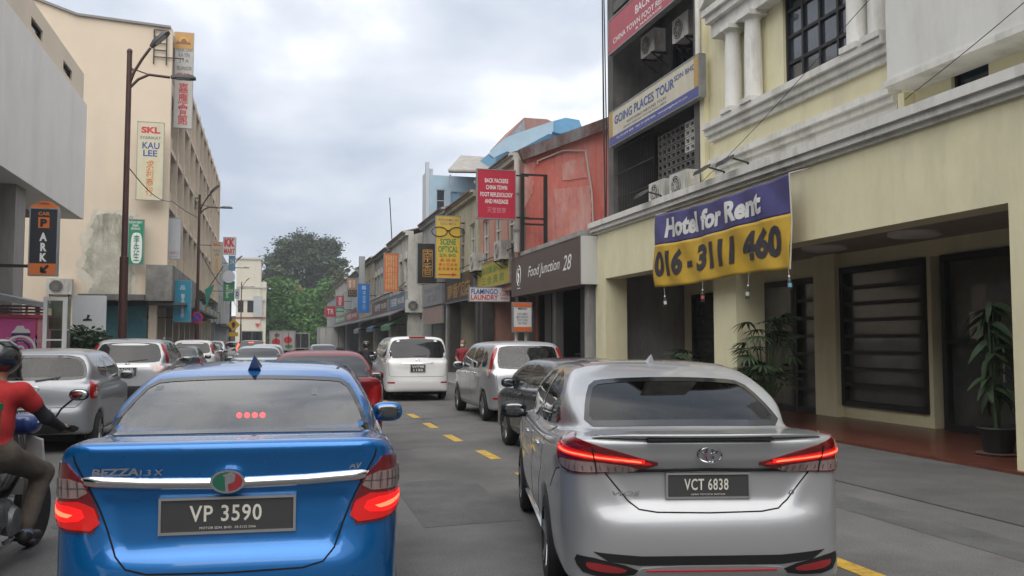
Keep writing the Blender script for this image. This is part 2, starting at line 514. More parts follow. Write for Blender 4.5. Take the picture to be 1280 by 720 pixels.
def strip(surf, pts, proj, name, m, parent, w=.006, off=.0015, st=.03, uscale=1.0):
    """a narrow line (panel gap, trim) along a path on the body"""
    P = []
    for i in range(len(pts) - 1):
        a, b = pts[i], pts[i + 1]; n = max(1, int(math.dist((a[0] * uscale, a[1]), (b[0] * uscale, b[1])) / st))
        P += [(a[0] + (b[0] - a[0]) * k / n, a[1] + (b[1] - a[1]) * k / n) for k in range(n)]
    P.append(pts[-1]); hits = []
    for u, v in P:
        o, d = proj(u, v); hits.append(surf.hit(o, d))
    V, FF = [], []
    for i, (p, n) in enumerate(hits):
        t = (hits[min(i + 1, len(hits) - 1)][0] - hits[max(i - 1, 0)][0])
        s = n.cross(t)
        s = s.normalized() * w / 2 if s.length > 1e-9 else Vector((0, 0, w / 2))
        V += [p + n * off + s, p + n * off - s, p - n * .003 - s, p - n * .003 + s]
    for i in range(len(hits) - 1):
        a, b = i * 4, i * 4 + 4
        for k in range(4): FF.append((a + k, a + (k + 1) % 4, b + (k + 1) % 4, b + k))
    return link(name, mesh_np(name, V, FF), m, parent)

def trim_bar(surf, pts, proj, name, m, parent, w=.045, hgt=.018, st=.03):
    """half-round moulding swept along a path on the body"""
    P = []
    for i in range(len(pts) - 1):
        a, b = pts[i], pts[i + 1]; n = max(1, int(math.dist(a, b) / st))
        P += [(a[0] + (b[0] - a[0]) * k / n, a[1] + (b[1] - a[1]) * k / n) for k in range(n)]
    P.append(pts[-1]); hits = [surf.hit(*proj(u, v)) for u, v in P]; K = 7; V, FF = [], []
    for i, (p, n) in enumerate(hits):
        t = (hits[min(i + 1, len(hits) - 1)][0] - hits[max(i - 1, 0)][0]).normalized(); sd = n.cross(t).normalized()
        e = min(1, (min(i, len(hits) - 1 - i) + .4) / 2)
        for k in range(K):
            a = math.pi * k / (K - 1); V.append(p + sd * (math.cos(a) * w / 2 * (.6 + .4 * e)) + n * (math.sin(a) * hgt * e - .003))
    for i in range(len(hits) - 1):
        for k in range(K - 1): FF.append((i * K + k, i * K + k + 1, i * K + K + k + 1, i * K + K + k))
    return link(name, mesh_np(name, V, FF, True), m, parent)

M_black = mat('trim_black', (.012, .012, .013), .5)
M_gap = mat('panel_gap', (.004, .004, .004), .9)
M_chrome = mat('chrome', (.75, .76, .78), .12, 1.0)
M_mirror = mat('mirror_silver', (.22, .23, .24), .08, 1.0)
M_tyre = mat('tyre_rubber', (.018, .018, .019), .85, var=.3, vscale=8)
M_rim = mat('alloy_rim', (.42, .43, .45), .35, .9)
M_rimdark = mat('steel_rim', (.16, .16, .17), .5, .6)
M_under = mat('underbody', (.01, .01, .01), .9)
M_inside = mat('cabin_trim', (.035, .035, .038), .9, var=.2)
M_seat = mat('seat_fabric', (.05, .05, .055), .95, var=.25, vscale=10)
M_glass = glass_mat('car_glass', (.30, .32, .33))
M_glass_dark = glass_mat('tinted_glass', (.11, .115, .12), gain=1.0)
M_glass_pane = mat('dark_pane', (.012, .013, .015), .05, 0, .0, .5)
M_frit = mat('glass_border', (.008, .008, .009), .12, coat=.6)
M_red_lens = mat('red_lens', (.34, .006, .008), .18, coat=1.0)
M_red_dim = mat('dark_red_lens', (.16, .006, .008), .15, coat=1.0)
M_red_lit = mat('lit_brake_lens', (.42, .008, .008), .2, coat=1.0, emit=(1, .006, .006), estr=.16)
M_red_glow = mat('brake_glow_zone', (.6, .01, .01), .3, emit=(1, .012, .01), estr=.6)
M_red_hot = mat('brake_filament', (1, .1, .05), .3, emit=(1, .09, .04), estr=2.0)
M_clear_lens = mat('clear_lens', (.38, .27, .26), .12, .3, coat=1.0, var=.35, vscale=60, stretch=(1, .1, .1))
M_amber = mat('amber_lens', (.7, .25, .03), .2, coat=1.0)
M_plate = mat('plate_black', (.055, .055, .058), .25, coat=.6)
M_plate_frame = mat('plate_frame', (.5, .5, .5), .3, .7)
M_plate_txt = mat('plate_letters', (.72, .7, .62), .5)
M_white = mat('white_paint', (.78, .78, .77), .5)

def wheel(parent, x, y, r, sg, w=.19, rim=M_rim, spokes=5):
    """tyre turned about the axle; rim with real spokes"""
    wl = thing_part('wheel', parent)
    xo = x + sg * w / 2; xi = x - sg * w / 2
    prof = [(r * .64, xi), (r * .9, xi), (r * .985, xi + sg * .025), (r, xi + sg * .06), (r, xo - sg * .06), (r * .985, xo - sg * .025), (r * .9, xo), (r * .66, xo + sg * .004), (r * .62, xo - sg * .02)]
    b = MB().lathe(prof, (0, y, r), 'x', 28); b.build('tyre', M_tyre, wl, True, True)
    b = MB().lathe([(r * .66, xo - sg * .01), (r * .62, xo - sg * .02), (r * .60, xo - sg * .06), (r * .2, xo - sg * .07), (.01, xo - sg * .07)], (0, y, r), 'x', 28)
    b.build('rim_barrel', M_rimdark, wl, True, True)
    s = MB()
    for k in range(spokes):
        a = 2 * math.pi * k / spokes + .3
        for da in (-.12, .12):
            p = (xo - sg * .03, y + math.cos(a) * r * .1, r + math.sin(a) * r * .1); q = (xo - sg * .015, y + math.cos(a + da) * r * .62, r + math.sin(a + da) * r * .62)
            s.bar(p, q, .035, .02)
    s.lathe([(r * .17, xo - sg * .05), (r * .17, xo - sg * .015), (.005, xo - sg * .008)], (0, y, r), 'x', 16)
    s.build('rim', rim, wl, False, True)
    return wl
def thing_part(name, parent):
    o = bpy.data.objects.new(name, None); COL.objects.link(o); o.parent = parent; o.empty_display_size = .1
    return o
def ellipsoid(c, r, n=16, m=10, e=1.0):
    V, F_ = [], []
    for i in range(m + 1):
        t = math.pi * i / m
        for k in range(n):
            a = 2 * math.pi * k / n
            f = lambda q: math.copysign(abs(q) ** e, q)
            V.append((c[0] + r[0] * f(math.sin(t)) * f(math.cos(a)), c[1] + r[1] * f(math.sin(t)) * f(math.sin(a)), c[2] + r[2] * f(math.cos(t))))
    for i in range(m):
        for k in range(n): F_.append((i * n + k, (i + 1) * n + k, (i + 1) * n + (k + 1) % n, i * n + (k + 1) % n))
    return V, F_
def seats(parent, y, zt, w, n=2, m=None):
    """a row of seats with headrests; y of the backrest, zt of its top"""
    m = m or M_seat
    for k in range(n):
        cx = (k - (n - 1) / 2) * (2 * w / n)
        b = MB(); b.add(*ellipsoid((cx, y, zt - .34), (w / n * .92, .09, .36), 14, 10, .55)); b.add(*ellipsoid((cx, y + .25, zt - .62), (w / n * .92, .28, .1), 14, 8, .6))
        s = b.build('seat', m, parent, True, True)
        h = MB(); h.add(*ellipsoid((cx, y - .02, zt + .12), (.13, .05, .085), 14, 8, .6)); h.bar((cx - .05, y, zt - .04), (cx - .05, y, zt + .08), .012); h.bar((cx + .05, y, zt - .04), (cx + .05, y, zt + .08), .012)
        h.build('headrest', m, s, True, True)
def plate(surf, root, z, w, h, text, y=None, small=None, x=0):
    p, n = surf.hit((x, -2, z), (0, 1, 0)); yy = p.y if y is None else y
    pl = MB().box(x - w / 2, x + w / 2, yy - .016, yy + .02, z - h / 2, z + h / 2).build('number_plate', M_plate, root, False, True)
    fr = MB()
    for (a, b, c, d) in ((-w / 2 - .008, w / 2 + .008, -h / 2 - .008, -h / 2 + .003), (-w / 2 - .008, w / 2 + .008, h / 2 - .003, h / 2 + .008), (-w / 2 - .008, -w / 2 + .003, -h / 2 + .003, h / 2 - .003), (w / 2 - .003, w / 2 + .008, -h / 2 + .003, h / 2 - .003)):
        fr.box(x + a, x + b, yy - .024, yy + .02, z + c, z + d)
    fr.build('plate_frame', M_plate_frame, pl, False, True)
    if text: letter(pl, text, (x - .01, yy - .017, z + (h * .06 if small else 0)), (1, 0, 0), (0, 0, 1), w * .54 if small else w * .8, h * (.5 if '\n' not in text else .8), M_plate_txt, .014, lift=.002, local=True, space=1.1)
    if small: letter(pl, small, (x, yy - .017, z - h * .37), (1, 0, 0), (0, 0, 1), w * .42, h * .07, M_plate_txt, .0, lift=.002, local=True)
    return pl
BODY_CACHE = {}
def car_body(sp, h, key):
    """field -> (vertices, quads, surface, liner) once for each model and resolution"""
    k = (key, h)
    if k not in BODY_CACHE:
        Fv, X, Y, Z = car_field(sp, h)
        V0, Q0 = surface_nets(Fv, X, Y, Z); surf = Surf(V0, Q0)
        Fa = cut_arches(sp, Fv, X, Y, Z); V, Q = surface_nets(Fa, X, Y, Z)
        lin = None
        if sp.get('cut'): lin = surface_nets(np.maximum(Fa + .045, -(Z[None, None, :] - .3)), X, Y, Z)
        BODY_CACHE[k] = (V, Q, surf, lin)
    return BODY_CACHE[k]
def drop_faces(V, Q, wins, grow, L, y_min=-9):
    """remove the body where panes go"""
    kill = np.zeros(len(V), bool)
    for kind, ol in wins:
        if kind == 'rear': kill |= in_poly(inset(ol, -grow), V[:, 0], V[:, 2]) & (V[:, 1] < L * .42) & (V[:, 1] > y_min)
        elif kind == 'front': kill |= in_poly(inset(ol, -grow), V[:, 0], V[:, 2]) & (V[:, 1] > L * .55)
        else: kill |= in_poly(inset(ol, -grow), V[:, 1], V[:, 2]) & (np.abs(V[:, 0]) > .38)
    return Q[~kill[Q].any(1)]
def full(half): return half + [(-x, z) for x, z in reversed(half) if x > 1e-6]
def make_car(sp, key, name, label, loc, rz, paint, h=.035, cat='car', group=None):
    root = thing(name, label, cat, loc, rz, group)
    V, Q, surf, lin = car_body(sp, h, key); L = sp['L']
    rg = chaikin(full(sp['rear_glass']), 1); fg = chaikin(full(sp['front_glass']), 1) if 'front_glass' in sp else None
    sides = [chaikin(s_, 1) for s_ in sp['side_glass']]
    bw = sp.get('border', .04)
    if sp.get('cut'):
        wins = [('rear', inset(rg, bw))] + [('side', inset(s_, .028)) for s_ in sides] + ([('front', inset(fg, .05))] if fg else [])
        ym = sp['gl'][0][0] - .05 if 'gl' in sp else -9; prg = pr_glass(sp)
        Qb = drop_faces(V, Q, wins, 0.0, L, ym)
        link('body', body_mesh(V, Qb), paint, root)
        LV, LQ = lin; link('cabin_lining', body_mesh(LV, drop_faces(LV, LQ, wins, .035, L, ym)), M_inside, root)
        for (yy, zt, n) in sp['seats']: seats(root, yy, zt, sp['w'] * .78, n)
        # glass
        gm = sp.get('glass', M_glass)
        rw = decal(surf, inset(rg, bw * .6), prg, 'rear_window', gm, root, .001, .003, .06)
        decal(surf, rg, prg, 'window_border', M_frit, rw, .003, .006, .03, hole=inset(rg, bw))
        for s_ in sides:
            for sg in (1, -1):
                o = decal(surf, inset(s_, .012), pr_side(sg), 'side_window', gm, root, .001, .003, .06)
                decal(surf, s_, pr_side(sg), 'window_border', M_frit, o, .003, .006, .04, hole=inset(s_, .03))
        if fg: decal(surf, inset(fg, .02), lambda u, v: ((u, L + 2, v), (0, -1, 0)), 'windscreen', glass_mat('windscreen_glass', (.82, .86, .84)), root, .001, .003, .08)
    else:
        link('body', body_mesh(V, Q), paint, root)
        gp = sp.get('pane', M_glass_pane)
        decal(surf, rg, pr_glass(sp), 'rear_window', gp, root, .003, .01, .06)
        for s_ in sides:
            for sg in (1, -1): decal(surf, s_, pr_side(sg), 'side_window', gp, root, .003, .01, .06)
        if fg: decal(surf, fg, lambda u, v: ((u, L + 2, v), (0, -1, 0)), 'windscreen', gp, root, .003, .01, .1)
    for wy in sp['wheels']:
        for sg in (1, -1): wheel(root, sg * (sp['w'] - .11), wy, sp['wr'], sg, rim=sp.get('rim', M_rim))
    MB().box(-sp['w'] + .3, sp['w'] - .3, .3, L - .3, .16, .3).build('underbody', M_under, root, False, True)
    # door mirrors
    if 'mirror' in sp:
        my, mz = sp['mirror']
        for sg in (1, -1):
            p, n = surf.hit((sg * 3, my, mz - .04), (-sg, 0, 0))
            b = MB(); b.add(*ellipsoid((p.x + sg * .12, my, mz), (.115, .065, .075), 18, 12, .75)); b.bar((p.x - sg * .03, my + .02, mz - .05), (p.x + sg * .08, my + .01, mz - .04), .05, .04)
            mo = b.build('door_mirror', sp.get('mirror_mat', paint), root, True, True)
            MB().add(*ellipsoid((p.x + sg * .12, my - .062, mz + .002), (.088, .010, .052), 18, 10, .7)).build('mirror_glass', M_mirror, mo, True, True)
    # panel gaps of the doors and handles
    for ln in sp.get('gaps_side', []):
        for sg in (1, -1): strip(surf, ln, pr_side(sg), 'panel_gap', M_gap, root, .007)
    for (hy, hz) in sp.get('handles', []):
        for sg in (1, -1):
            p, n = surf.hit((sg * 3, hy, hz), (-sg, 0, 0))
            b = MB(); b.add(*ellipsoid((p.x + sg * .018, hy, hz), (.016, .1, .017), 10, 8, .7)); b.box(p.x - sg * .01, p.x + sg * .018, hy - .085, hy - .06, hz - .012, hz + .012); b.box(p.x - sg * .01, p.x + sg * .018, hy + .06, hy + .085, hz - .012, hz + .012)
            b.build('door_handle', sp.get('handle_mat', paint), root, True, True)
    return root, surf
def body_mesh(V, Q):
    used = np.unique(Q); remap = np.full(len(V), -1); remap[used] = np.arange(len(used))
    me = bpy.data.meshes.new('body'); v = V[used]; q = remap[Q]
    me.vertices.add(len(v)); me.vertices.foreach_set('co', v.astype(np.float32).ravel())
    me.loops.add(len(q) * 4); me.loops.foreach_set('vertex_index', q.astype(np.int32).ravel())
    me.polygons.add(len(q)); me.polygons.foreach_set('loop_start', np.arange(0, len(q) * 4, 4, dtype=np.int32)); me.polygons.foreach_set('loop_total', np.full(len(q), 4, np.int32))
    me.polygons.foreach_set('use_smooth', np.ones(len(q), bool)); me.update(calc_edges=True); me.validate()
    return me
def shark_fin(root, surf, y, m, x=0, s=1.0):
    p, n = surf.hit((x, y, 4), (0, 0, -1)); z = p.z
    prof = [(0, 0), (.035, .0), (.0, 0)]
    V = [(x - .03 * s, y - .06 * s, z - .01), (x + .03 * s, y - .06 * s, z - .01), (x + .035 * s, y + .09 * s, z - .01), (x - .035 * s, y + .09 * s, z - .01), (x, y - .075 * s, z + .065 * s), (x, y - .02 * s, z + .06 * s), (x, y + .1 * s, z - .005)]
    Fc = [(0, 1, 4), (1, 2, 5, 4), (2, 6, 5), (3, 5, 6), (3, 0, 4, 5), (0, 3, 2, 1)]
    link('roof_antenna', mesh_np('roof_antenna', V, Fc), m, root)
def emblem_disc(surf, root, x, z, rx, rz_, m, name='emblem', y=None, n=28, d=.015):
    p, _ = surf.hit((x, -2, z), (0, 1, 0)); yy = p.y if y is None else y
    return MB().prism([(rx * math.cos(2 * math.pi * k / n), rz_ * math.sin(2 * math.pi * k / n)) for k in range(n)], (x, yy - d, z), (1, 0, 0), (0, 0, 1), d + .02).build(name, m, root, False, True), yy - d
def ring(rx, rz_, t, n=28):
    """flat elliptical ring as quads"""
    V = []; Fc = []
    for k in range(n):
        a = 2 * math.pi * k / n; V += [(rx * math.cos(a), 0, rz_ * math.sin(a)), ((rx - t) * math.cos(a), 0, (rz_ - t) * math.sin(a)), ((rx - t / 2) * math.cos(a), -t * .5, (rz_ - t / 2) * math.sin(a))]
    for k in range(n):
        j = (k + 1) % n; Fc += [(k * 3, k * 3 + 2, j * 3 + 2, j * 3), (k * 3 + 2, k * 3 + 1, j * 3 + 1, j * 3 + 2)]
    return V, Fc
# ------------------------------------------------------------------ vehicle models
def sstep(x, a, b):
    t = np.clip((x - a) / (b - a), 0, 1); return t * t * (3 - 2 * t)
def bezza_mods(Fv, X, Y, Z):
    ax = np.abs(X); r = (Y < .7)
    lid = sstep(.56 - (.9 - Z) * .28 - ax, -.01, .03) * sstep(Z, .62, .66) * sstep(.905 - Z, 0, .03)
    Fv = Fv + .016 * lid * r
    return Fv - .010 * sstep(Z, 1.085, 1.11) * sstep(.72 - ax, 0, .1) * sstep(.16 - Y, 0, .08)
BEZZA = dict(L=4.15, w=.81, H=1.49, wr=.29, wheels=(.72, 3.17), cut=True,
    lower=[(.10, .22), (.03, .30), (.0, .44), (.005, .56), (.04, .64), (.06, .74), (.07, .9), (.055, 1.03), (.035, 1.10), (.06, 1.135), (.2, 1.14), (.5, 1.135), (1.2, 1.0), (3.0, .98), (3.15, .99), (3.85, .82), (4.1, .68), (4.15, .45), (4.06, .22)],
    plan=[(0, 0), (.42, .0), (.62, .035), (.73, .11), (.785, .26), (.81, .6), (.81, 3.3), (.79, 3.7), (.68, 4.0), (.4, 4.13), (0, 4.15)],
    sect=[(0, .19), (.70, .19), (.775, .28), (.80, .45), (.81, .68), (.805, .9), (.785, 1.03), (.74, 1.12), (.62, 1.17), (0, 1.25)],
    cabin=[(.36, .95), (.42, 1.13), (1.05, 1.415), (1.35, 1.468), (1.85, 1.49), (2.4, 1.46), (2.75, 1.38), (3.4, 1.0), (3.3, .7), (.5, .7)],
    cplan=[(0, .28), (.52, .32), (.66, .55), (.745, 1.4), (.75, 2.8), (.65, 3.4), (0, 3.5)],
    csect=[(0, .6), (.77, .6), (.755, 1.0), (.69, 1.2), (.60, 1.36), (.535, 1.44), (.35, 1.482), (0, 1.495)],
    rear_glass=[(0, 1.142), (.4, 1.145), (.665, 1.155), (.605, 1.28), (.53, 1.40), (.4, 1.412), (0, 1.418)],
    front_glass=[(0, 1.04), (.62, 1.04), (.55, 1.38), (0, 1.40)],
    side_glass=[[(1.0, 1.10), (1.35, 1.33), (1.75, 1.40), (1.95, 1.40), (1.95, 1.06), (1.1, 1.07)], [(2.0, 1.06), (2.0, 1.40), (2.4, 1.37), (3.0, 1.06)]],
    seats=[(1.0, 1.06, 3), (2.2, 1.10, 2)], mirror=(2.72, 1.06), border=.022, mods=bezza_mods, gl=((.44, 1.14), (1.05, 1.415)), glass=glass_mat('grey_glass', (.60, .64, .66), gain=2.3))
P_BLUE = mat('blue_pearl_paint', (.002, .15, .46), .28, .55, 1.0, flake=True)

def build_bezza():
    root, sf = make_car(BEZZA, 'bezza', 'sedan_car', 'metallic blue sedan with lit brake lights and plate VP 3590', (-.18, 4.24, 0), R(-4.6), P_BLUE, .021, group=None)
    xc, yc, us = .3, .55, .0087
    lo = [(25, .735), (37.5, 1.055), (52, 1.05), (70, 1.03), (72, .9), (68, .80), (45, .755)]
    for sg in (1, -1):
        pw = pr_wrap(sg, xc, yc)
        lamp = decal(sf, chaikin(lo, 1), pw, 'tail_lamp', M_red_dim, root, .008, .02, .02, uscale=us)
        decal(sf, chaikin([(32.2, .90), (35.6, .985), (52, .985), (70, .97), (71, .89), (50, .895)], 1), pw, 'clear_segment', M_clear_lens, lamp, .012, .01, .02, uscale=us)
        decal(sf, chaikin([(26.5, .748), (31.8, .885), (50, .88), (70.5, .875), (67.5, .812), (45, .768)], 1), pw, 'brake_segment', M_red_lit, lamp, .012, .01, .02, uscale=us)
        decal(sf, chaikin([(33, .80), (36, .862), (52, .868), (66, .866), (63, .825), (44, .79)], 1), pw, 'brake_glow', M_red_glow, lamp, .0145, .008, .02, uscale=us)
        for q in range(9): strip(sf, [(36.5 + q * 3.7, .905), (36.8 + q * 3.75, .98)], pw, 'reflector_rib', mat('lamp_rib', (.12, .11, .11), .3, .5), lamp, .005, .0135, uscale=us)
        strip(sf, [(33, .943), (70, .935)], pw, 'reflector_rib', mat('lamp_rib', (.12, .11, .11), .3, .5), lamp, .005, .0135, uscale=us)
        decal(sf, [(38, .825), (44, .838), (58, .850), (60, .838), (46, .818), (40, .812)], pw, 'brake_bulb', M_red_hot, lamp, .016, .006, .02, uscale=us)
        strip(sf, [(24, .735), (37.5, 1.06), (38, 1.09)], pw, 'panel_gap', M_gap, root, .008, .002, uscale=us)
    # chrome strip, emblem, badges
    cs = [(-.648, .985), (-.3, .974), (0, .972), (.3, .974), (.648, .985), (.632, .940), (.3, .922), (0, .918), (-.3, .922), (-.632, .940)]
    trim_bar(sf, [(-.64, .972), (-.35, .955), (0, .948), (.35, .955), (.64, .972)], pr_rear, 'chrome_strip', M_chrome, root, .056, .026)
    em, ye = emblem_disc(sf, root, 0, .962, .077, .053, M_chrome, y=.035)
    G = mat('emblem_green', (.01, .12, .07), .3, coat=1); Rd = mat('emblem_red', (.3, .02, .03), .3, coat=1)
    def arc(a0, a1, rx, rz, cx=0, cz=0, n=14): return [(cx + rx * math.cos(R(a0 + (a1 - a0) * k / n)), cz + rz * math.sin(R(a0 + (a1 - a0) * k / n))) for k in range(n + 1)]
    MB().prism(arc(80, 265, .066, .044) + [(-.012, -.01), (-.012, .03)], (0, ye - .002, .962), (1, 0, 0), (0, 0, 1), .002).build('emblem_field', G, em, False, True)
    MB().prism(arc(-85, 75, .066, .044) + [(.035, .03), (.03, .0), (.0, -.012)], (0, ye - .002, .962), (1, 0, 0), (0, 0, 1), .002).build('emblem_field', Rd, em, False, True)
    MB().prism([(-.01, -.045), (-.0, -.045), (.003, -.012), (.022, -.005), (.028, .015), (.012, .033), (-.018, .033), (-.02, .024), (.006, .022), (.013, .012), (.008, .002), (-.008, -.002)], (0, ye - .004, .962), (1, 0, 0), (0, 0, 1), .004).build('emblem_letter', M_chrome, em, False, True)
    letter(root, 'BEZZA', (-.49, .058, 1.012), (1, 0, 0), (0, 0, 1), .20, .034, M_chrome, .035, .12, .004, local=True, name='badge')
    letter(root, '1.3 X', (-.335, .05, 1.008), (1, 0, 0), (0, 0, 1), .10, .028, M_chrome, .02, .12, .004, local=True, name='badge')
    letter(root, 'AV', (.575, .068, 1.015), (1, 0, 0), (0, 0, 1), .06, .03, M_chrome, .02, .2, .004, local=True, name='badge')
    plate(sf, root, .805, .59, .15, 'VP 3590', small='EXORA MOTOR SDN. BHD.  03-5122 5566'.replace('EXORA ', ''))
    # lid and bumper gaps
    strip(sf, [(.515, .735), (.48, .64), (.43, .585), (.34, .562), (0, .555), (-.34, .562), (-.43, .585), (-.48, .64), (-.515, .735)], pr_rear, 'panel_gap', M_gap, root, .008, .002)
    for sg in (1, -1):
        strip(sf, [(sg * .475, 1.25), (sg * .50, 1.6), (sg * .51, 2.0), (sg * .50, 2.5)], pr_top, 'roof_ditch', M_black, root, .014, .002)
        strip(sf, [(.66, .75), (.30, .78)], pr_side(sg), 'panel_gap', M_gap, root, .007)
    strip(sf, [(-.60, 1.155), (0, 1.148), (.60, 1.155)], pr_glass(BEZZA), 'window_seal', M_black, root, .014, .003)
    # high brake light behind the pane
    hb = MB().box(-.10, .14, .70, .76, 1.19, 1.225).build('high_brake_light', M_black, root, False, True)
    for k in range(4):
        b = MB(); b.add(*ellipsoid((-.03 + k * .04, .697, 1.208), (.015, .007, .015), 10, 8)); b.build('brake_diode', mat('red_diode', (1, .05, .05), .3, emit=(1, .012, .015), estr=2.2), hb, True, True)
    decal(sf, [(-.50, 1.345), (-.46, 1.345), (-.46, 1.365), (-.495, 1.365)], pr_glass(BEZZA), 'window_sticker', mat('pale_sticker', (.16, .17, .17), .7), root, .002, .002, .05)
    decal(sf, [(.34, 1.31), (.37, 1.31), (.37, 1.345), (.34, 1.345)], pr_glass(BEZZA), 'window_sticker', mat('pale_sticker', (.16, .17, .17), .7), root, .002, .002, .05)
    MB().box(-.6, .6, .62, 1.0, 1.06, 1.10).build('parcel_shelf', M_inside, root, False, True)
    shark_fin(root, sf, 1.22, mat('dark_blue_paint', (.004, .02, .10), .3, .4, 1.0), .0, 1.2)
    b = MB(); b.box(-.62, .62, .16, .2, .30, .36); b.build('bumper_crossbar', M_under, root, False, True)
    return root

def vios_mods(Fv, X, Y, Z):
    ax = np.abs(X); r = (Y < .7)
    lid = sstep(.60 - (.87 - Z) * .75 - ax, -.01, .03) * sstep(Z, .655, .69) * sstep(.885 - Z, 0, .02)
    Fv = Fv + .018 * lid * r
    Fv = Fv - .014 * sstep(Z, .895, .93) * sstep(.985 - Z, 0, .06) * sstep(.62 - ax, 0, .08) * r
    crease = np.exp(-((Z - .735) / .05) ** 2) * sstep(Y, 1.0, 1.6) * sstep(3.4 - Y, 0, .5)
    return Fv + .016 * crease
VIOS = dict(L=4.42, w=.865, H=1.475, wr=.305, wheels=(.98, 3.53), cut=True, glass=M_glass_dark,
    lower=[(.12, .20), (.04, .27), (.0, .40), (-.005, .52), (.02, .60), (.06, .66), (.075, .78), (.07, .92), (.035, .985), (.015, 1.03), (.05, 1.055), (.2, 1.06), (.55, 1.06), (1.2, .98), (3.0, .98), (3.2, .98), (4.0, .78), (4.35, .62), (4.42, .45), (4.33, .20)],
    plan=[(0, 0), (.45, .005), (.66, .045), (.78, .14), (.84, .36), (.865, .8), (.865, 3.4), (.83, 3.9), (.7, 4.25), (.4, 4.4), (0, 4.42)],
    sect=[(0, .18), (.72, .18), (.82, .27), (.85, .45), (.865, .66), (.858, .84), (.835, .97), (.77, 1.07), (.62, 1.13), (0, 1.22)],
    cabin=[(.42, .90), (.5, 1.055), (1.15, 1.355), (1.55, 1.455), (2.0, 1.478), (2.45, 1.45), (2.8, 1.37), (3.45, .98), (3.3, .7), (.6, .7)],
    cplan=[(0, .34), (.52, .38), (.68, .62), (.785, 1.5), (.79, 2.8), (.68, 3.5), (0, 3.6)],
    csect=[(0, .6), (.82, .6), (.80, 1.0), (.725, 1.2), (.64, 1.36), (.56, 1.43), (.34, 1.466), (0, 1.478)],
    rear_glass=[(0, 1.085), (.4, 1.088), (.64, 1.098), (.59, 1.24), (.525, 1.345), (.4, 1.362), (0, 1.37)],
    front_glass=[(0, 1.02), (.64, 1.02), (.56, 1.38), (0, 1.40)],
    side_glass=[[(1.02, 1.085), (1.22, 1.23), (1.6, 1.355), (2.06, 1.392), (2.06, 1.0), (1.2, 1.03)], [(2.14, 1.0), (2.14, 1.392), (2.6, 1.335), (3.15, 1.04), (3.12, .995)]],
    seats=[(1.15, 1.04, 3), (2.3, 1.08, 2)], mirror=(2.95, 1.0), mirror_mat=M_black, border=.03, mods=vios_mods, gl=((.52, 1.07), (1.15, 1.36)),
    gaps_side=[[(2.10, 1.0), (2.12, .7), (2.10, .32)], [(3.2, .98), (3.22, .7), (3.15, .32), (2.10, .30), (1.62, .32)], [(1.12, 1.02), (1.2, .86), (1.36, .68), (1.5, .5), (1.6, .32)]],
    handles=[(1.42, .885), (2.36, .875)])
P_SILVER = mat('silver_paint', (.40, .41, .425), .33, .4, 1.0, flake=True)
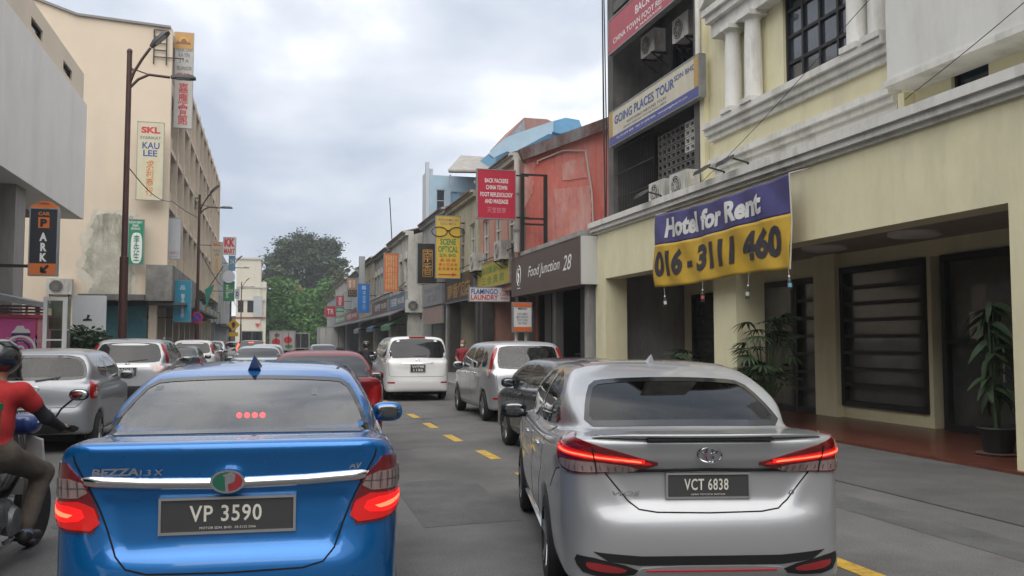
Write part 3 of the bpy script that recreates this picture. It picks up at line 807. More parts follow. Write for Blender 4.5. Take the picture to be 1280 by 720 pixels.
def build_vios():
    root, sf = make_car(VIOS, 'vios', 'sedan_car', 'silver sedan with boot spoiler and plate VCT 6838', (2.40, 4.52, 0), R(-12.2), P_SILVER, .021)
    xc, yc, us = .3, .55, .0087
    ol = [(-4, .912), (8, .935), (26, .990), (44, 1.045), (60, 1.062), (73, 1.04), (70, .95), (62, .875), (48, .852), (28, .858), (8, .880)]
    for sg in (1, -1):
        pw = pr_wrap(sg, xc, yc)
        lamp = decal(sf, chaikin(ol, 1), pw, 'tail_lamp', M_red_dim, root, .010, .02, .018, uscale=us)
        decal(sf, chaikin([(10, .873), (30, .864), (47, .862), (60, .882), (65, .925), (40, .925), (20, .905)], 1), pw, 'clear_segment', M_clear_lens, lamp, .014, .01, .018, uscale=us)
        decal(sf, chaikin([(2, .905), (20, .918), (44, .945), (68, .965), (71, 1.02), (46, .99), (24, .955), (6, .925)], 1), pw, 'brake_segment', M_red_lit, lamp, .014, .01, .018, uscale=us)
        for q in range(12): strip(sf, [(14 + q * 4, .872 if q < 10 else .885), (14.4 + q * 4, .90)], pw, 'reflector_rib', mat('lamp_rib', (.12, .11, .11), .3, .5), lamp, .005, .0155, uscale=us)
        decal(sf, [(8, .918), (26, .932), (44, .952), (67, .968), (69, .995), (44, .975), (26, .952), (8, .934)], pw, 'brake_glow', M_red_glow, lamp, .0155, .008, .018, uscale=us)
        decal(sf, [(10, .922), (26, .937), (42, .957), (64, .975), (64, .983), (42, .966), (26, .945), (10, .929)], pw, 'brake_bulb', M_red_hot, lamp, .017, .006, .018, uscale=us)
        strip(sf, [(36, .856), (36.6, 1.005)], pw, 'panel_gap', M_gap, lamp, .008, .018, uscale=us)
        # bumper corner: black insert, reflector
        dec = decal(sf, chaikin([(sg * .40, .335), (sg * .74, .41), (sg * .76, .36), (sg * .70, .29), (sg * .45, .29)], 1), pr_rear, 'bumper_insert', M_black, root, .006, .01, .03)
        decal(sf, chaikin([(sg * .47, .335), (sg * .69, .372), (sg * .70, .345), (sg * .66, .32), (sg * .50, .31)], 1), pr_rear, 'reflector', mat('reflector_red', (.30, .015, .02), .25, coat=1), root, .010, .01, .02)
        strip(sf, [(.62, .70), (.40, .84), (.3, .86)], pr_side(sg), 'panel_gap', M_gap, root, .007)
        sk = decal(sf, chaikin([(1.32, .22), (3.1, .22), (3.15, .30), (1.3, .31)], 1), pr_side(sg), 'side_skirt', P_SILVER, root, .022, .03, .06)
    decal(sf, [(-.66, .425), (-.4, .405), (.4, .405), (.66, .425), (.58, .375), (.4, .352), (-.4, .352), (-.58, .375)], pr_rear, 'bumper_insert', M_black, root, .004, .01, .03)
    dif = decal(sf, chaikin([(-.44, .30), (-.38, .352), (.38, .352), (.44, .30), (.36, .25), (-.36, .25)], 1), pr_rear, 'diffuser_trim', mat('matt_silver', (.4, .4, .41), .45, .5), root, .012, .02, .03)
    strip(sf, [(-.37, .326), (.37, .326)], pr_rear, 'red_pinstripe', mat('pinstripe_red', (.5, .02, .03), .4), dif, .008, .016)
    plate(sf, root, .782, .47, .130, 'VCT 6838', small='UMW TOYOTA MOTOR')
    strip(sf, [(-.46, .868), (0, .876), (.46, .868)], pr_rear, 'garnish_shadow_strip', M_black, root, .012, .012)  # black strip: garnish bar with the thin shadow above the plate painted in
    strip(sf, [(.60, .90), (.585, .852), (.46, .70), (.40, .655), (.3, .64), (0, .635), (-.3, .64), (-.40, .655), (-.46, .70), (-.585, .852), (-.60, .90)], pr_rear, 'panel_gap', M_gap, root, .008, .002)
    # oval emblem: three crossing ovals
    p, _ = sf.hit((0, -2, .962), (0, 1, 0)); em = thing_part('emblem', root)
    for (rx, rz, dz) in ((.074, .050, 0), (.026, .046, 0), (.050, .022, .02)):
        V, Fc = ring(rx, rz, .011)
        link('emblem_oval', mesh_np('emblem_oval', [(a, b + p.y - .016 + .12 * (c + dz), c + .962 + dz) for a, b, c in V], Fc), M_chrome, em)
    letter(root, 'VIOS', (-.47, sf.hit((-.47, -2, .742), (0, 1, 0))[0].y - .012, .742), (1, 0, 0), (0, 0, 1), .16, .024, M_chrome, .02, .2, .004, local=True, name='badge')
    letter(root, 'G', (.485, sf.hit((.485, -2, .742), (0, 1, 0))[0].y - .008, .742), (1, 0, 0), (0, 0, 1), .035, .026, M_chrome, .02, .2, .004, local=True, name='badge')
    # spoiler lip along the boot edge
    V, Fc = [], []; n = 24
    for i in range(n + 1):
        x = -.66 + 1.32 * i / n; y0 = .02 + .16 * (abs(x) / .66) ** 2.6 * .55; e = max(0, 1 - (abs(x) / .66) ** 6)
        zt = 1.056
        for (dy, dz) in ((.16, .0), (.02, .014 * e), (-.035, .022 * e + .002), (-.030, .006 * e), (.05, -.018)): V.append((x, y0 + dy, zt + dz))
    for i in range(n):
        for k in range(4): Fc.append((i * 5 + k, i * 5 + k + 1, i * 5 + 5 + k + 1, i * 5 + 5 + k))
    so = link('boot_spoiler', mesh_np('boot_spoiler', V, Fc, True), P_SILVER, root)
    MB().box(-.36, .36, -.004, .03, 1.045, 1.056).build('spoiler_shadow_gap', M_black, so, False, True)
    MB().box(-.6, .6, .70, 1.1, 1.02, 1.06).build('parcel_shelf', M_inside, root, False, True)
    b = MB(); b.add(*ellipsoid((-.14, .92, 1.105), (.15, .09, .05), 16, 10, .5)); b.build('tissue_box', mat('tissue_box', (.25, .38, .4), .7, var=.5, vscale=14), root, True, True)
    shark_fin(root, sf, 1.62, P_SILVER, 0, .85)
    for sg in (1, -1): strip(sf, [(sg * .52, 1.5), (sg * .54, 2.2), (sg * .53, 2.6)], pr_top, 'roof_ditch', M_black, root, .014, .002)
    return root

# --- models seen smaller
ALZA = dict(L=4.22, w=.848, H=1.62, wr=.30, wheels=(.72, 3.47), cut=True, glass=glass_mat('clear_car_glass', (.42, .44, .45)),
    lower=[(.10, .22), (.03, .3), (0, .44), (.01, .58), (.05, .66), (.07, .85), (.10, 1.0), (.3, 1.03), (3.3, 1.0), (3.85, .88), (4.13, .7), (4.22, .45), (4.1, .2)],
    plan=[(0, 0), (.5, .01), (.7, .07), (.79, .2), (.835, .5), (.848, 1.2), (.848, 3.3), (.81, 3.8), (.68, 4.08), (.4, 4.2), (0, 4.22)],
    sect=[(0, .18), (.72, .18), (.81, .28), (.84, .5), (.848, .75), (.835, .98), (.79, 1.08), (0, 1.2)],
    cabin=[(.06, .8), (.09, 1.0), (.24, 1.34), (.30, 1.54), (.45, 1.60), (1.2, 1.635), (2.2, 1.615), (2.65, 1.54), (3.5, 1.02), (3.4, .7), (.2, .7)],
    cplan=[(0, 0), (.55, .02), (.70, .12), (.80, .5), (.82, 1.3), (.82, 2.8), (.68, 3.5), (0, 3.6)],
    csect=[(0, .6), (.84, .6), (.83, 1.0), (.755, 1.25), (.68, 1.48), (.6, 1.58), (.35, 1.622), (0, 1.635)],
    rear_glass=[(0, 1.05), (.55, 1.06), (.64, 1.10), (.60, 1.45), (.5, 1.51), (0, 1.52)],
    front_glass=[(0, 1.06), (.66, 1.06), (.58, 1.5), (0, 1.53)],
    side_glass=[[(.52, 1.10), (.55, 1.32), (.95, 1.46), (.95, 1.07)], [(1.02, 1.06), (1.02, 1.47), (1.85, 1.5), (1.85, 1.04)], [(1.93, 1.04), (1.93, 1.5), (2.5, 1.47), (3.2, 1.08), (3.2, 1.04)]],
    seats=[(.95, 1.05, 2), (1.7, 1.10, 3), (2.5, 1.12, 2)], mirror=(2.95, 1.08), handles=[(1.45, .95), (2.3, .93)], handle_mat=M_chrome,
    gaps_side=[[(1.89, 1.0), (1.89, .32)], [(.98, 1.05), (1.02, .8), (1.25, .55)], [(3.1, 1.0), (3.05, .32), (1.15, .3)]])
ESTIMA = dict(L=4.79, w=.9, H=1.76, wr=.33, wheels=(.95, 3.85),
    lower=[(.10, .22), (.02, .3), (0, .5), (.03, .62), (.06, .9), (.09, 1.08), (.3, 1.1), (3.7, 1.05), (4.3, .95), (4.7, .72), (4.79, .45), (4.68, .2)],
    plan=[(0, 0), (.55, .01), (.76, .08), (.85, .22), (.89, .6), (.9, 1.5), (.9, 3.8), (.86, 4.3), (.72, 4.65), (.4, 4.77), (0, 4.79)],
    sect=[(0, .18), (.76, .18), (.86, .28), (.895, .5), (.9, .8), (.885, 1.05), (.84, 1.15), (0, 1.3)],
    cabin=[(.05, .9), (.08, 1.1), (.20, 1.45), (.24, 1.68), (.40, 1.745), (1.3, 1.775), (2.4, 1.755), (3.0, 1.66), (4.1, 1.06), (4.0, .7), (.2, .7)],
    cplan=[(0, 0), (.6, .02), (.76, .12), (.86, .5), (.88, 1.3), (.88, 3.2), (.7, 4.1), (0, 4.2)],
    csect=[(0, .6), (.895, .6), (.885, 1.05), (.82, 1.35), (.74, 1.62), (.65, 1.72), (.35, 1.765), (0, 1.775)],
    rear_glass=[(0, 1.17), (.60, 1.15), (.80, 1.16), (.78, 1.24), (.70, 1.58), (.55, 1.66), (0, 1.68)],
    front_glass=[(0, 1.12), (.68, 1.12), (.6, 1.6), (0, 1.65)],
    side_glass=[[(.4, 1.18), (.45, 1.55), (1.3, 1.62), (1.3, 1.14)], [(1.38, 1.14), (1.38, 1.62), (2.3, 1.63), (2.3, 1.12)], [(2.38, 1.12), (2.38, 1.63), (2.9, 1.55), (3.6, 1.14)]],
    mirror=(3.35, 1.13), mirror_mat=M_black)
CRV = dict(L=4.5, w=.91, H=1.68, wr=.35, wheels=(.85, 3.5),
    lower=[(.12, .28), (.03, .36), (0, .52), (.03, .66), (.07, .95), (.1, 1.06), (.3, 1.1), (3.2, 1.05), (4.0, .98), (4.4, .8), (4.5, .5), (4.38, .25)],
    plan=[(0, 0), (.55, .01), (.76, .08), (.86, .22), (.9, .6), (.91, 1.5), (.91, 3.5), (.86, 4.05), (.72, 4.35), (.4, 4.48), (0, 4.5)],
    sect=[(0, .24), (.76, .24), (.87, .34), (.905, .55), (.91, .8), (.89, 1.02), (.84, 1.12), (0, 1.3)],
    cabin=[(.08, .9), (.12, 1.08), (.34, 1.42), (.44, 1.60), (.62, 1.66), (1.4, 1.70), (2.3, 1.67), (2.7, 1.58), (3.5, 1.06), (3.4, .7), (.2, .7)],
    cplan=[(0, .05), (.55, .06), (.72, .16), (.84, .6), (.87, 1.4), (.87, 2.8), (.7, 3.5), (0, 3.6)],
    csect=[(0, .6), (.90, .6), (.885, 1.05), (.80, 1.3), (.70, 1.55), (.62, 1.635), (.35, 1.68), (0, 1.695)],
    rear_glass=[(0, 1.13), (.5, 1.13), (.70, 1.17), (.62, 1.5), (.5, 1.565), (0, 1.58)],
    front_glass=[(0, 1.1), (.68, 1.1), (.6, 1.52), (0, 1.56)],
    side_glass=[[(.6, 1.28), (.8, 1.5), (1.2, 1.55), (1.2, 1.16)], [(1.27, 1.15), (1.27, 1.56), (2.05, 1.57), (2.05, 1.12)], [(2.12, 1.12), (2.12, 1.57), (2.5, 1.51), (3.15, 1.12)]], mirror=(2.95, 1.15))
AXIA = dict(L=3.65, w=.81, H=1.51, wr=.28, wheels=(.55, 3.0), cut=True, glass=glass_mat('axia_glass', (.26, .28, .28), gain=1.0),
    lower=[(.10, .24), (.03, .32), (0, .46), (.02, .60), (.06, .66), (.08, .85), (.12, 1.0), (.3, 1.02), (2.6, .98), (3.2, .88), (3.55, .7), (3.65, .45), (3.55, .22)],
    plan=[(0, 0), (.45, .01), (.66, .06), (.76, .18), (.80, .45), (.81, 1.0), (.81, 2.8), (.77, 3.3), (.65, 3.53), (.35, 3.63), (0, 3.65)],
    sect=[(0, .2), (.68, .2), (.77, .3), (.80, .5), (.81, .75), (.79, .95), (.74, 1.05), (0, 1.2)],
    cabin=[(.10, .8), (.14, 1.0), (.30, 1.25), (.40, 1.42), (.55, 1.48), (1.2, 1.52), (1.8, 1.50), (2.2, 1.42), (3.0, .98), (2.9, .7), (.2, .7)],
    cplan=[(0, .05), (.5, .07), (.66, .18), (.76, .55), (.78, 1.2), (.78, 2.3), (.65, 3.0), (0, 3.1)],
    csect=[(0, .6), (.79, .6), (.78, 1.0), (.71, 1.2), (.63, 1.38), (.56, 1.46), (.3, 1.505), (0, 1.515)],
    rear_glass=[(0, 1.04), (.55, 1.045), (.655, 1.09), (.60, 1.30), (.48, 1.395), (0, 1.405)],
    front_glass=[(0, 1.04), (.6, 1.04), (.52, 1.38), (0, 1.42)],
    side_glass=[[(.6, 1.12), (.75, 1.3), (1.3, 1.39), (1.3, 1.03)], [(1.38, 1.03), (1.38, 1.39), (1.9, 1.36), (2.6, 1.03)]],
    seats=[(.85, 1.02, 2), (1.75, 1.06, 2)], mirror=(2.45, 1.04))
SEDAN = dict(BEZZA); SEDAN.update(gl=((.44, 1.14), (1.05, 1.415)), cut=False, mods=lambda Fv, X, Y, Z: Fv, L=4.15,
    gaps_side=[[(1.97, 1.02), (1.97, .32)], [(3.0, 1.0), (3.02, .35), (1.5, .32)], [(1.1, 1.06), (1.15, .85), (1.35, .6)]], handles=[(1.3, .92), (2.2, .9)])
CITY = dict(SEDAN); CITY.update(cut=True, glass=glass_mat('clear_car_glass', (.42, .44, .45)), mirror_mat=M_black)
PICKUP = dict(CRV); PICKUP.update(L=4.9, H=1.7,
    cabin=[(1.7, .9), (1.75, 1.1), (1.95, 1.6), (2.1, 1.68), (2.6, 1.7), (3.1, 1.64), (3.8, 1.06), (3.6, .7), (1.8, .7)],
    cplan=[(0, 1.6), (.7, 1.62), (.84, 1.8), (.87, 2.2), (.87, 3.0), (.7, 3.8), (0, 3.9)],
    lower=[(.05, .35), (0, .5), (0, 1.02), (.05, 1.05), (1.8, 1.05), (3.5, 1.06), (4.4, .98), (4.8, .8), (4.9, .5), (4.78, .25)],
    plan=[(0, 0), (.8, .0), (.88, .05), (.91, .2), (.91, 3.9), (.86, 4.4), (.72, 4.75), (.4, 4.88), (0, 4.9)],
    rear_glass=[(0, 1.16), (.66, 1.16), (.6, 1.56), (0, 1.58)], side_glass=[[(2.1, 1.12), (2.2, 1.55), (2.75, 1.57), (2.75, 1.12)], [(2.83, 1.12), (2.83, 1.56), (3.05, 1.52), (3.5, 1.12)]], mirror=(3.3, 1.15))
MODELS = dict(sedan=SEDAN, city=CITY, axia=AXIA, crv=CRV, estima=ESTIMA, alza=ALZA, pickup=PICKUP)

PAINTS = {}
def paint(name, col, metal=.5, rough=.32):
    return mat(name + '_car_paint', col, rough, metal, .6, spec=.35, flake=True)
def lamps(root, sf, outline, mats, lit=False, xc=.3, yc=.55):
    for sg in (1, -1):
        pw = pr_wrap(sg, xc, yc); lamp = None
        for i, (nm, ol, m) in enumerate(mats):
            o = decal(sf, chaikin(ol, 1), pw, nm if lamp else 'tail_lamp', m, lamp or root, .008 + .004 * i, .02, .03, uscale=.0087)
            lamp = lamp or o
def wiper(root, sf, x0, z0, x1, z1):
    strip(sf, [(x0, z0), (x1, z1)], pr_rear, 'wiper', M_black, root, .022, .012)

def road_cars():
    # grey hatchback beside the rider
    r, s = make_car(AXIA, 'axia', 'hatchback_car', 'light grey hatchback stopped beside the motorcycle rider in red', (-3.22, 13.85, 0), 0, paint('light_grey', (.30, .31, .33)), .03)
    lamps(r, s, None, [('tail', [(42, .80), (46, 1.02), (62, 1.03), (68, .98), (66, .82), (54, .76)], M_red_lens), ('clear_segment', [(50, .80), (53, .88), (63, .88), (63, .82)], M_clear_lens)])
    plate(s, r, .58, .44, .11, 'VJD 67 F'); wiper(r, s, -.02, 1.03, .30, 1.08)
    V, Fc = ring(.055, .04, .012); p, _ = s.hit((0, -2, .92), (0, 1, 0)); link('emblem', mesh_np('emblem', [(a, b + p.y - .004, c + .92) for a, b, c in V], Fc), M_chrome, r)
    letter(r, 'AXIA', (.5, s.hit((.5, -2, .83), (0, 1, 0))[0].y, .83), (1, 0, 0), (0, 0, 1), .14, .03, M_chrome, .02, .1, .005, local=True, name='badge')
    for sg in (1, -1): strip(s, [(sg * .70, .9), (sg * .60, .72), (sg * .54, .66), (0, .655)], pr_rear, 'panel_gap', M_gap, r, .008)
    decal(s, chaikin([(-.62, .36), (-.5, .42), (.5, .42), (.62, .36), (.5, .29), (-.5, .29)], 1), pr_rear, 'bumper_insert', M_black, r, .004, .01, .05)
    # silver sport utility
    r, s = make_car(CRV, 'crv', 'sport_utility_car', 'pale silver sport utility with tall red pillar lamps and plate WYR 3930', (-3.05, 21.0, 0), R(-1), paint('pale_silver', (.32, .33, .34), .6), .035)
    lamps(r, s, None, [('tail', [(50, 1.10), (46, 1.52), (55, 1.56), (62, 1.4), (66, 1.12)], M_red_lens)], yc=.75)
    for sg in (1, -1): decal(s, chaikin([(sg * .5, .93), (sg * .5, 1.08), (sg * .83, 1.08), (sg * .83, .93)], 1), pr_rear, 'lamp_wing', M_clear_lens, r, .006, .01, .05)
    decal(s, [(-.45, 1.03), (.45, 1.03), (.45, 1.07), (-.45, 1.07)], pr_rear, 'chrome_strip', M_chrome, r, .012, .02, .06)
    plate(s, r, .93, .40, .20, 'WYR\n3930'); wiper(r, s, 0, 1.15, .4, 1.2)
    decal(s, [(-.84, .34), (.84, .34), (.84, .62), (-.84, .62)], pr_rear, 'bumper_insert', M_black, r, .005, .01, .06)
    letter(r, 'H', (0, s.hit((0, -2, 1.1), (0, 1, 0))[0].y - .01, 1.10), (1, 0, 0), (0, 0, 1), .09, .07, M_chrome, .03, 0, .008, local=True, name='emblem')
    MB().box(.66, .70, .7, 2.3, 1.66, 1.70).build('roof_rail', M_chrome, r, False, True); MB().box(-.70, -.66, .7, 2.3, 1.66, 1.70).build('roof_rail', M_chrome, r, False, True)
    # red sedan ahead of the blue one
    r, s = make_car(SEDAN, 'sedan', 'sedan_car', 'dark red sedan queueing in front of the blue sedan', (.62, 11.3, 0), R(-3), mat('dark_red_car_paint', (.17, .006, .010), .35, .1, .25, .25, flake=True), .03)
    lamps(r, s, None, [('tail', [(30, .80), (34, 1.04), (52, 1.06), (70, 1.02), (70, .84), (50, .78)], M_red_lens), ('clear_segment', [(46, .80), (46, .86), (66, .88), (66, .84)], M_clear_lens)])
    plate(s, r, .80, .44, .11, 'WSB 2047'); strip(s, [(-.5, .90), (.5, .90)], pr_rear, 'chrome_strip', M_chrome, r, .025, .008)
    for sg in (1, -1): strip(s, [(sg * .56, .78), (sg * .45, .6), (0, .57)], pr_rear, 'panel_gap', M_gap, r, .008)
    # dark grey sedan parked before the silver one
    r, s = make_car(CITY, 'city', 'sedan_car', 'dark grey sedan parked between the silver sedan and the silver people carrier', (4.24, 10.35, 0), R(-.5), paint('dark_grey', (.045, .048, .055), .5, .25), .03)
    lamps(r, s, None, [('tail', [(30, .80), (34, 1.04), (52, 1.06), (70, 1.02), (70, .84), (50, .78)], M_red_lens)])
    plate(s, r, .80, .44, .11, 'BKT 5170'); r.scale = (.93, .93, .93)
    # silver people carrier
    r, s = make_car(ALZA, 'alza', 'people_carrier', 'silver people carrier with upright red lamps parked by the kerb', (4.98, 16.75, 0), R(-1.0), paint('bright_silver', (.44, .45, .46), .65), .03)
    lamps(r, s, None, [('tail', [(53, .86), (46, 1.45), (52, 1.50), (58, 1.3), (66, .92)], M_red_lens), ('clear_segment', [(54, .87), (52, 1.02), (61, 1.05), (64, .93)], M_clear_lens)], yc=.6)
    strip(s, [(-.3, 1.0), (.3, 1.0)], pr_rear, 'chrome_strip', M_chrome, r, .03, .01); plate(s, r, .86, .40, .12, 'WVE 8816'); wiper(r, s, 0, 1.08, .4, 1.1)
    for sg in (1, -1):
        decal(s, [(sg * .5, .46), (sg * .74, .46), (sg * .74, .50), (sg * .5, .50)], pr_rear, 'reflector', M_red_lens, r, .006, .01, .04)
        strip(s, [(sg * .68, .95), (sg * .66, .66), (sg * .6, .63), (0, .625)], pr_rear, 'panel_gap', M_gap, r, .008)
    # white people carrier
    r, s = make_car(ESTIMA, 'estima', 'people_carrier', 'white people carrier with wide dark rear window standing in the road', (3.85, 23.6, 0), R(-1.5), mat('white_pearl_paint', (.72, .72, .71), .3, .05, 1.0, flake=True), .035)
    lamps(r, s, None, [('tail', [(50, 1.04), (50, 1.15), (66, 1.15), (66, 1.06)], M_clear_lens)], yc=.7)
    plate(s, r, .88, .40, .20, 'WPM\n1186'); strip(s, [(-.42, 1.02), (.42, 1.02)], pr_rear, 'chrome_strip', M_chrome, r, .03, .01)
    MB().box(-.22, .22, .26, .30, 1.70, 1.735).build('high_brake_light', M_red_lens, r, False, True); wiper(r, s, -.1, 1.2, .25, 1.21)
    for sg in (1, -1):
        decal(s, [(sg * .62, .48), (sg * .80, .48), (sg * .80, .52), (sg * .62, .52)], pr_rear, 'reflector', M_red_lens, r, .006, .01, .04)
        strip(s, [(sg * .80, 1.1), (sg * .76, .70), (sg * .7, .66), (0, .655)], pr_rear, 'panel_gap', M_gap, r, .008)
    V, Fc = ring(.055, .045, .012); p, _ = s.hit((0, -2, 1.08), (0, 1, 0)); link('emblem', mesh_np('emblem', [(a, b + p.y - .004, c + 1.08) for a, b, c in V], Fc), M_chrome, r)

    def queue(model, label, x, y, pt, hh=.06, lit=False, name=None, cat='car', rz=0):  # farther cars
        sp = dict(MODELS[model]); sp['cut'] = False; sp['gaps_side'] = []; sp['handles'] = []
        r, s = make_car(sp, model + '_far', name or {'crv': 'sport_utility_car', 'axia': 'hatchback_car', 'pickup': 'pickup_truck', 'alza': 'people_carrier'}.get(model, 'sedan_car'), label, (x, y, 0), rz, pt, hh, cat, 'cars queueing down the street')
        z0, z1 = {'crv': (1.1, 1.5), 'alza': (.9, 1.4), 'pickup': (.75, 1.0)}.get(model, (.8, 1.03)); yc = .75 if model == 'crv' else .55
        lamps(r, s, None, [('tail', [(44, z0), (44, z1), (66, z1), (66, z0)], M_red_hot if lit else M_red_lens)], yc=yc)
        plate(s, r, .85 if model != 'pickup' else .62, .4, .12, None)
        if lit:
            zz = sp['rear_glass'][-1][1] - .03; p, _ = s.hit((0, -2, zz), (0, 1, 0)); MB().box(-.14, .14, p.y - .02, p.y + .05, zz - .02, zz + .02).build('high_brake_light', M_red_hot, r, False, True)
        return r
    queue('sedan', 'pale blue grey sedan queueing right before the dark red sedan', -.35, 26.5, paint('pale_blue_grey', (.30, .34, .38)))
    queue('sedan', 'dark silver sedan left of the queue, right behind a white sport utility', -3.0, 30.5, paint('gunmetal', (.10, .105, .115)))
    queue('crv', 'white sport utility ahead of the silver sport utility by the lamp post', -3.0, 37, paint('off_white', (.62, .62, .61), .05))
    queue('axia', 'small silver hatchback with its red high brake light on', -.15, 38, paint('light_silver', (.42, .43, .44)), lit=True)
    queue('crv', 'black sport utility with glowing brake lamps behind the printed lorry', -1.05, 52, paint('black', (.012, .012, .013), .2, .2), lit=True)
    queue('sedan', 'blue silver sedan parked beyond the white people carrier', 2.6, 45, paint('blue_silver', (.26, .30, .35)))
    queue('pickup', 'silver pickup truck in the left queue ahead of grey sedans', -4.0, 66, paint('pickup_silver', (.40, .41, .42)))
    queue('sedan', 'mid grey sedan in the left queue behind the silver pickup', -3.3, 50, paint('mid_grey', (.2, .21, .22)))
    queue('alza', 'white people carrier waiting beside the dark canvas lorry', -3.2, 84, paint('off_white', (.62, .62, .61), .05), name='people_carrier')

def lorry(label, x, y, w, hb, L, box_m, rz=0, art=None):
    """box lorry from behind: box with doors, frame, bumper, lamps, wheels, cab"""
    r = thing('lorry', label, 'lorry', (x, y, 0), rz, 'lorries down the street')
    z0 = .95
    bx = MB().box(-w / 2, w / 2, 0, L, z0, z0 + hb).build('cargo_box', box_m, r, False, True)
    fr = MB()
    for sx in (-1, 1): fr.box(sx * w / 2 - .05, sx * w / 2 + .05, -.03, .05, z0, z0 + hb)
    fr.box(-w / 2 + .05, w / 2 - .05, -.03, .05, z0 + hb - .08, z0 + hb + .02); fr.box(-w / 2 + .05, w / 2 - .05, -.03, .05, z0 - .06, z0 + .04); fr.box(-.025, .025, -.03, .03, z0 + .04, z0 + hb - .08)
    fr.build('door_frame', mat('lorry_frame', (.35, .35, .35), .6, .3), bx, False, True)
    for sx in (-.25, .25): MB().tube([(sx * w, -.045, z0 + .1), (sx * w, -.045, z0 + hb - .15)], .02, 6).build('lock_rod', M_chrome, bx, False, True)
    MB().box(-w / 2 + .1, w / 2 - .1, -.02, .1, .5, .64).build('bumper', M_black, r, False, True)
    for sx in (-1, 1):
        MB().box(sx * (w / 2 - .38), sx * (w / 2 - .12), -.06, -.02, .66, .80).build('tail_lamp', M_red_lens, r, False, True)
        for yy in (1.2, L + .6): wheel(r, sx * (w / 2 - .2), yy, .4, sx, .25, M_rimdark)
    MB().box(-.4, .4, .1, L + 1.2, .55, z0).build('chassis', M_under, r, False, True)
    MB().box(-w / 2 + .08, w / 2 - .08, L + .15, L + 1.7, .6, 2.3).build('cab', M_white, r, False, True)
    return r, bx, z0
# ------------------------------------------------------------------ ground, road, pavements
M_asphalt = mat('asphalt', (.125, .123, .12), .88, var=.35, vscale=.7, bump=.5, bscale=110, dirt=(.07, .07, .07), damt=.7, dscale=.5, speck=.3)
M_concrete = mat('concrete_paving', (.095, .095, .092), .9, var=.3, vscale=1.1, bump=.4, bscale=80, dirt=(.07, .07, .066), damt=.8, dscale=.6, speck=.25)
M_pave = mat('pavement_slab', (.20, .195, .185), .9, var=.25, vscale=1.5, bump=.3, bscale=40)
M_kerb = mat('kerb_stone', (.24, .235, .22), .85, var=.3, vscale=4)
M_line = mat('yellow_road_paint', (.55, .34, .04), .7, var=.35, vscale=9, dirt=(.1, .08, .05), damt=.8, dscale=7)
M_earth = mat('earth', (.09, .085, .07), .95, var=.4, vscale=.2)
M_tilered = mat('red_floor_tile', (.13, .042, .026), .35, coat=.15, var=.3, vscale=2.5)
struct('ground', MB().box(-300, 300, -250, 420, -.4, -.15), M_earth)
road = struct('road', MB().box(-4.7, 6.3, -30, 175, -.14, 0), M_asphalt)
struct('forecourt', MB().box(6.3, 8.62, -30, 23.2, -.13, .012), M_concrete)
pav_l = struct('pavement_left', MB().box(-30, -4.86, -30, 175, -.12, .125), M_pave)
struct('kerb_left', MB().box(-4.86, -4.7, -30, 175, -.11, .13), M_kerb)
pav_r = struct('pavement_right', MB().box(6.46, 30, 23.2, 175, -.12, .125), M_pave)
struct('kerb_right', MB().box(6.3, 6.46, 23.2, 175, -.11, .13), M_kerb)
for k in range(16):
    y = 12.2 + 2.25 * (k - 2); sk = .06 * ((k * 7) % 3 - 1)
    o = MB().prism([(-.08, -.5), (.08, -.5 + .04), (.08, .5 + .04), (-.08, .5)], (2.97 + sk * .4, y, .004), (1, 0, 0), (0, 1, 0), .003).build('road_marking', M_line, road)
    o.location.z += 0.001
MB().prism([(-.08, -.55), (.08, -.5), (.08, .5), (-.08, .5)], (4.0, 5.25, .005), (1, 0, 0), (0, 1, 0), .003).build('road_marking', M_line, road)
for (x, y, r_) in ((.9, 9.6, .33), (-2.6, 10.5, .3)):
    MB().lathe([(r_, -.002), (r_, .006), (.01, .007)], (x, y, 0), 'z', 24).build('manhole_cover', mat('cast_iron', (.05, .048, .046), .7, .4, var=.3, vscale=20), road)
# repaired strips of newer asphalt
M_patch = mat('asphalt_patch', (.10, .10, .10), .9, var=.3, vscale=2, bump=.5, bscale=110, speck=.3)
MB().prism([(0, 0), (.9, .1), (1.0, 2.6), (.05, 2.5)], (1.3, 7.6, .003), (1, 0, 0), (0, 1, 0), .002).build('asphalt_patch', M_patch, road)
MB().prism([(0, 0), (.5, 0), (.55, 14), (.02, 14)], (5.3, 4.0, .003), (1, 0, 0), (0, 1, 0), .002).build('asphalt_patch', M_patch, road)
MB().prism([(0, 0), (.35, 0), (.38, 30), (.02, 30)], (-1.55, 9.0, .003), (1, 0, 0), (0, 1, 0), .002).build('asphalt_patch', M_patch, road)

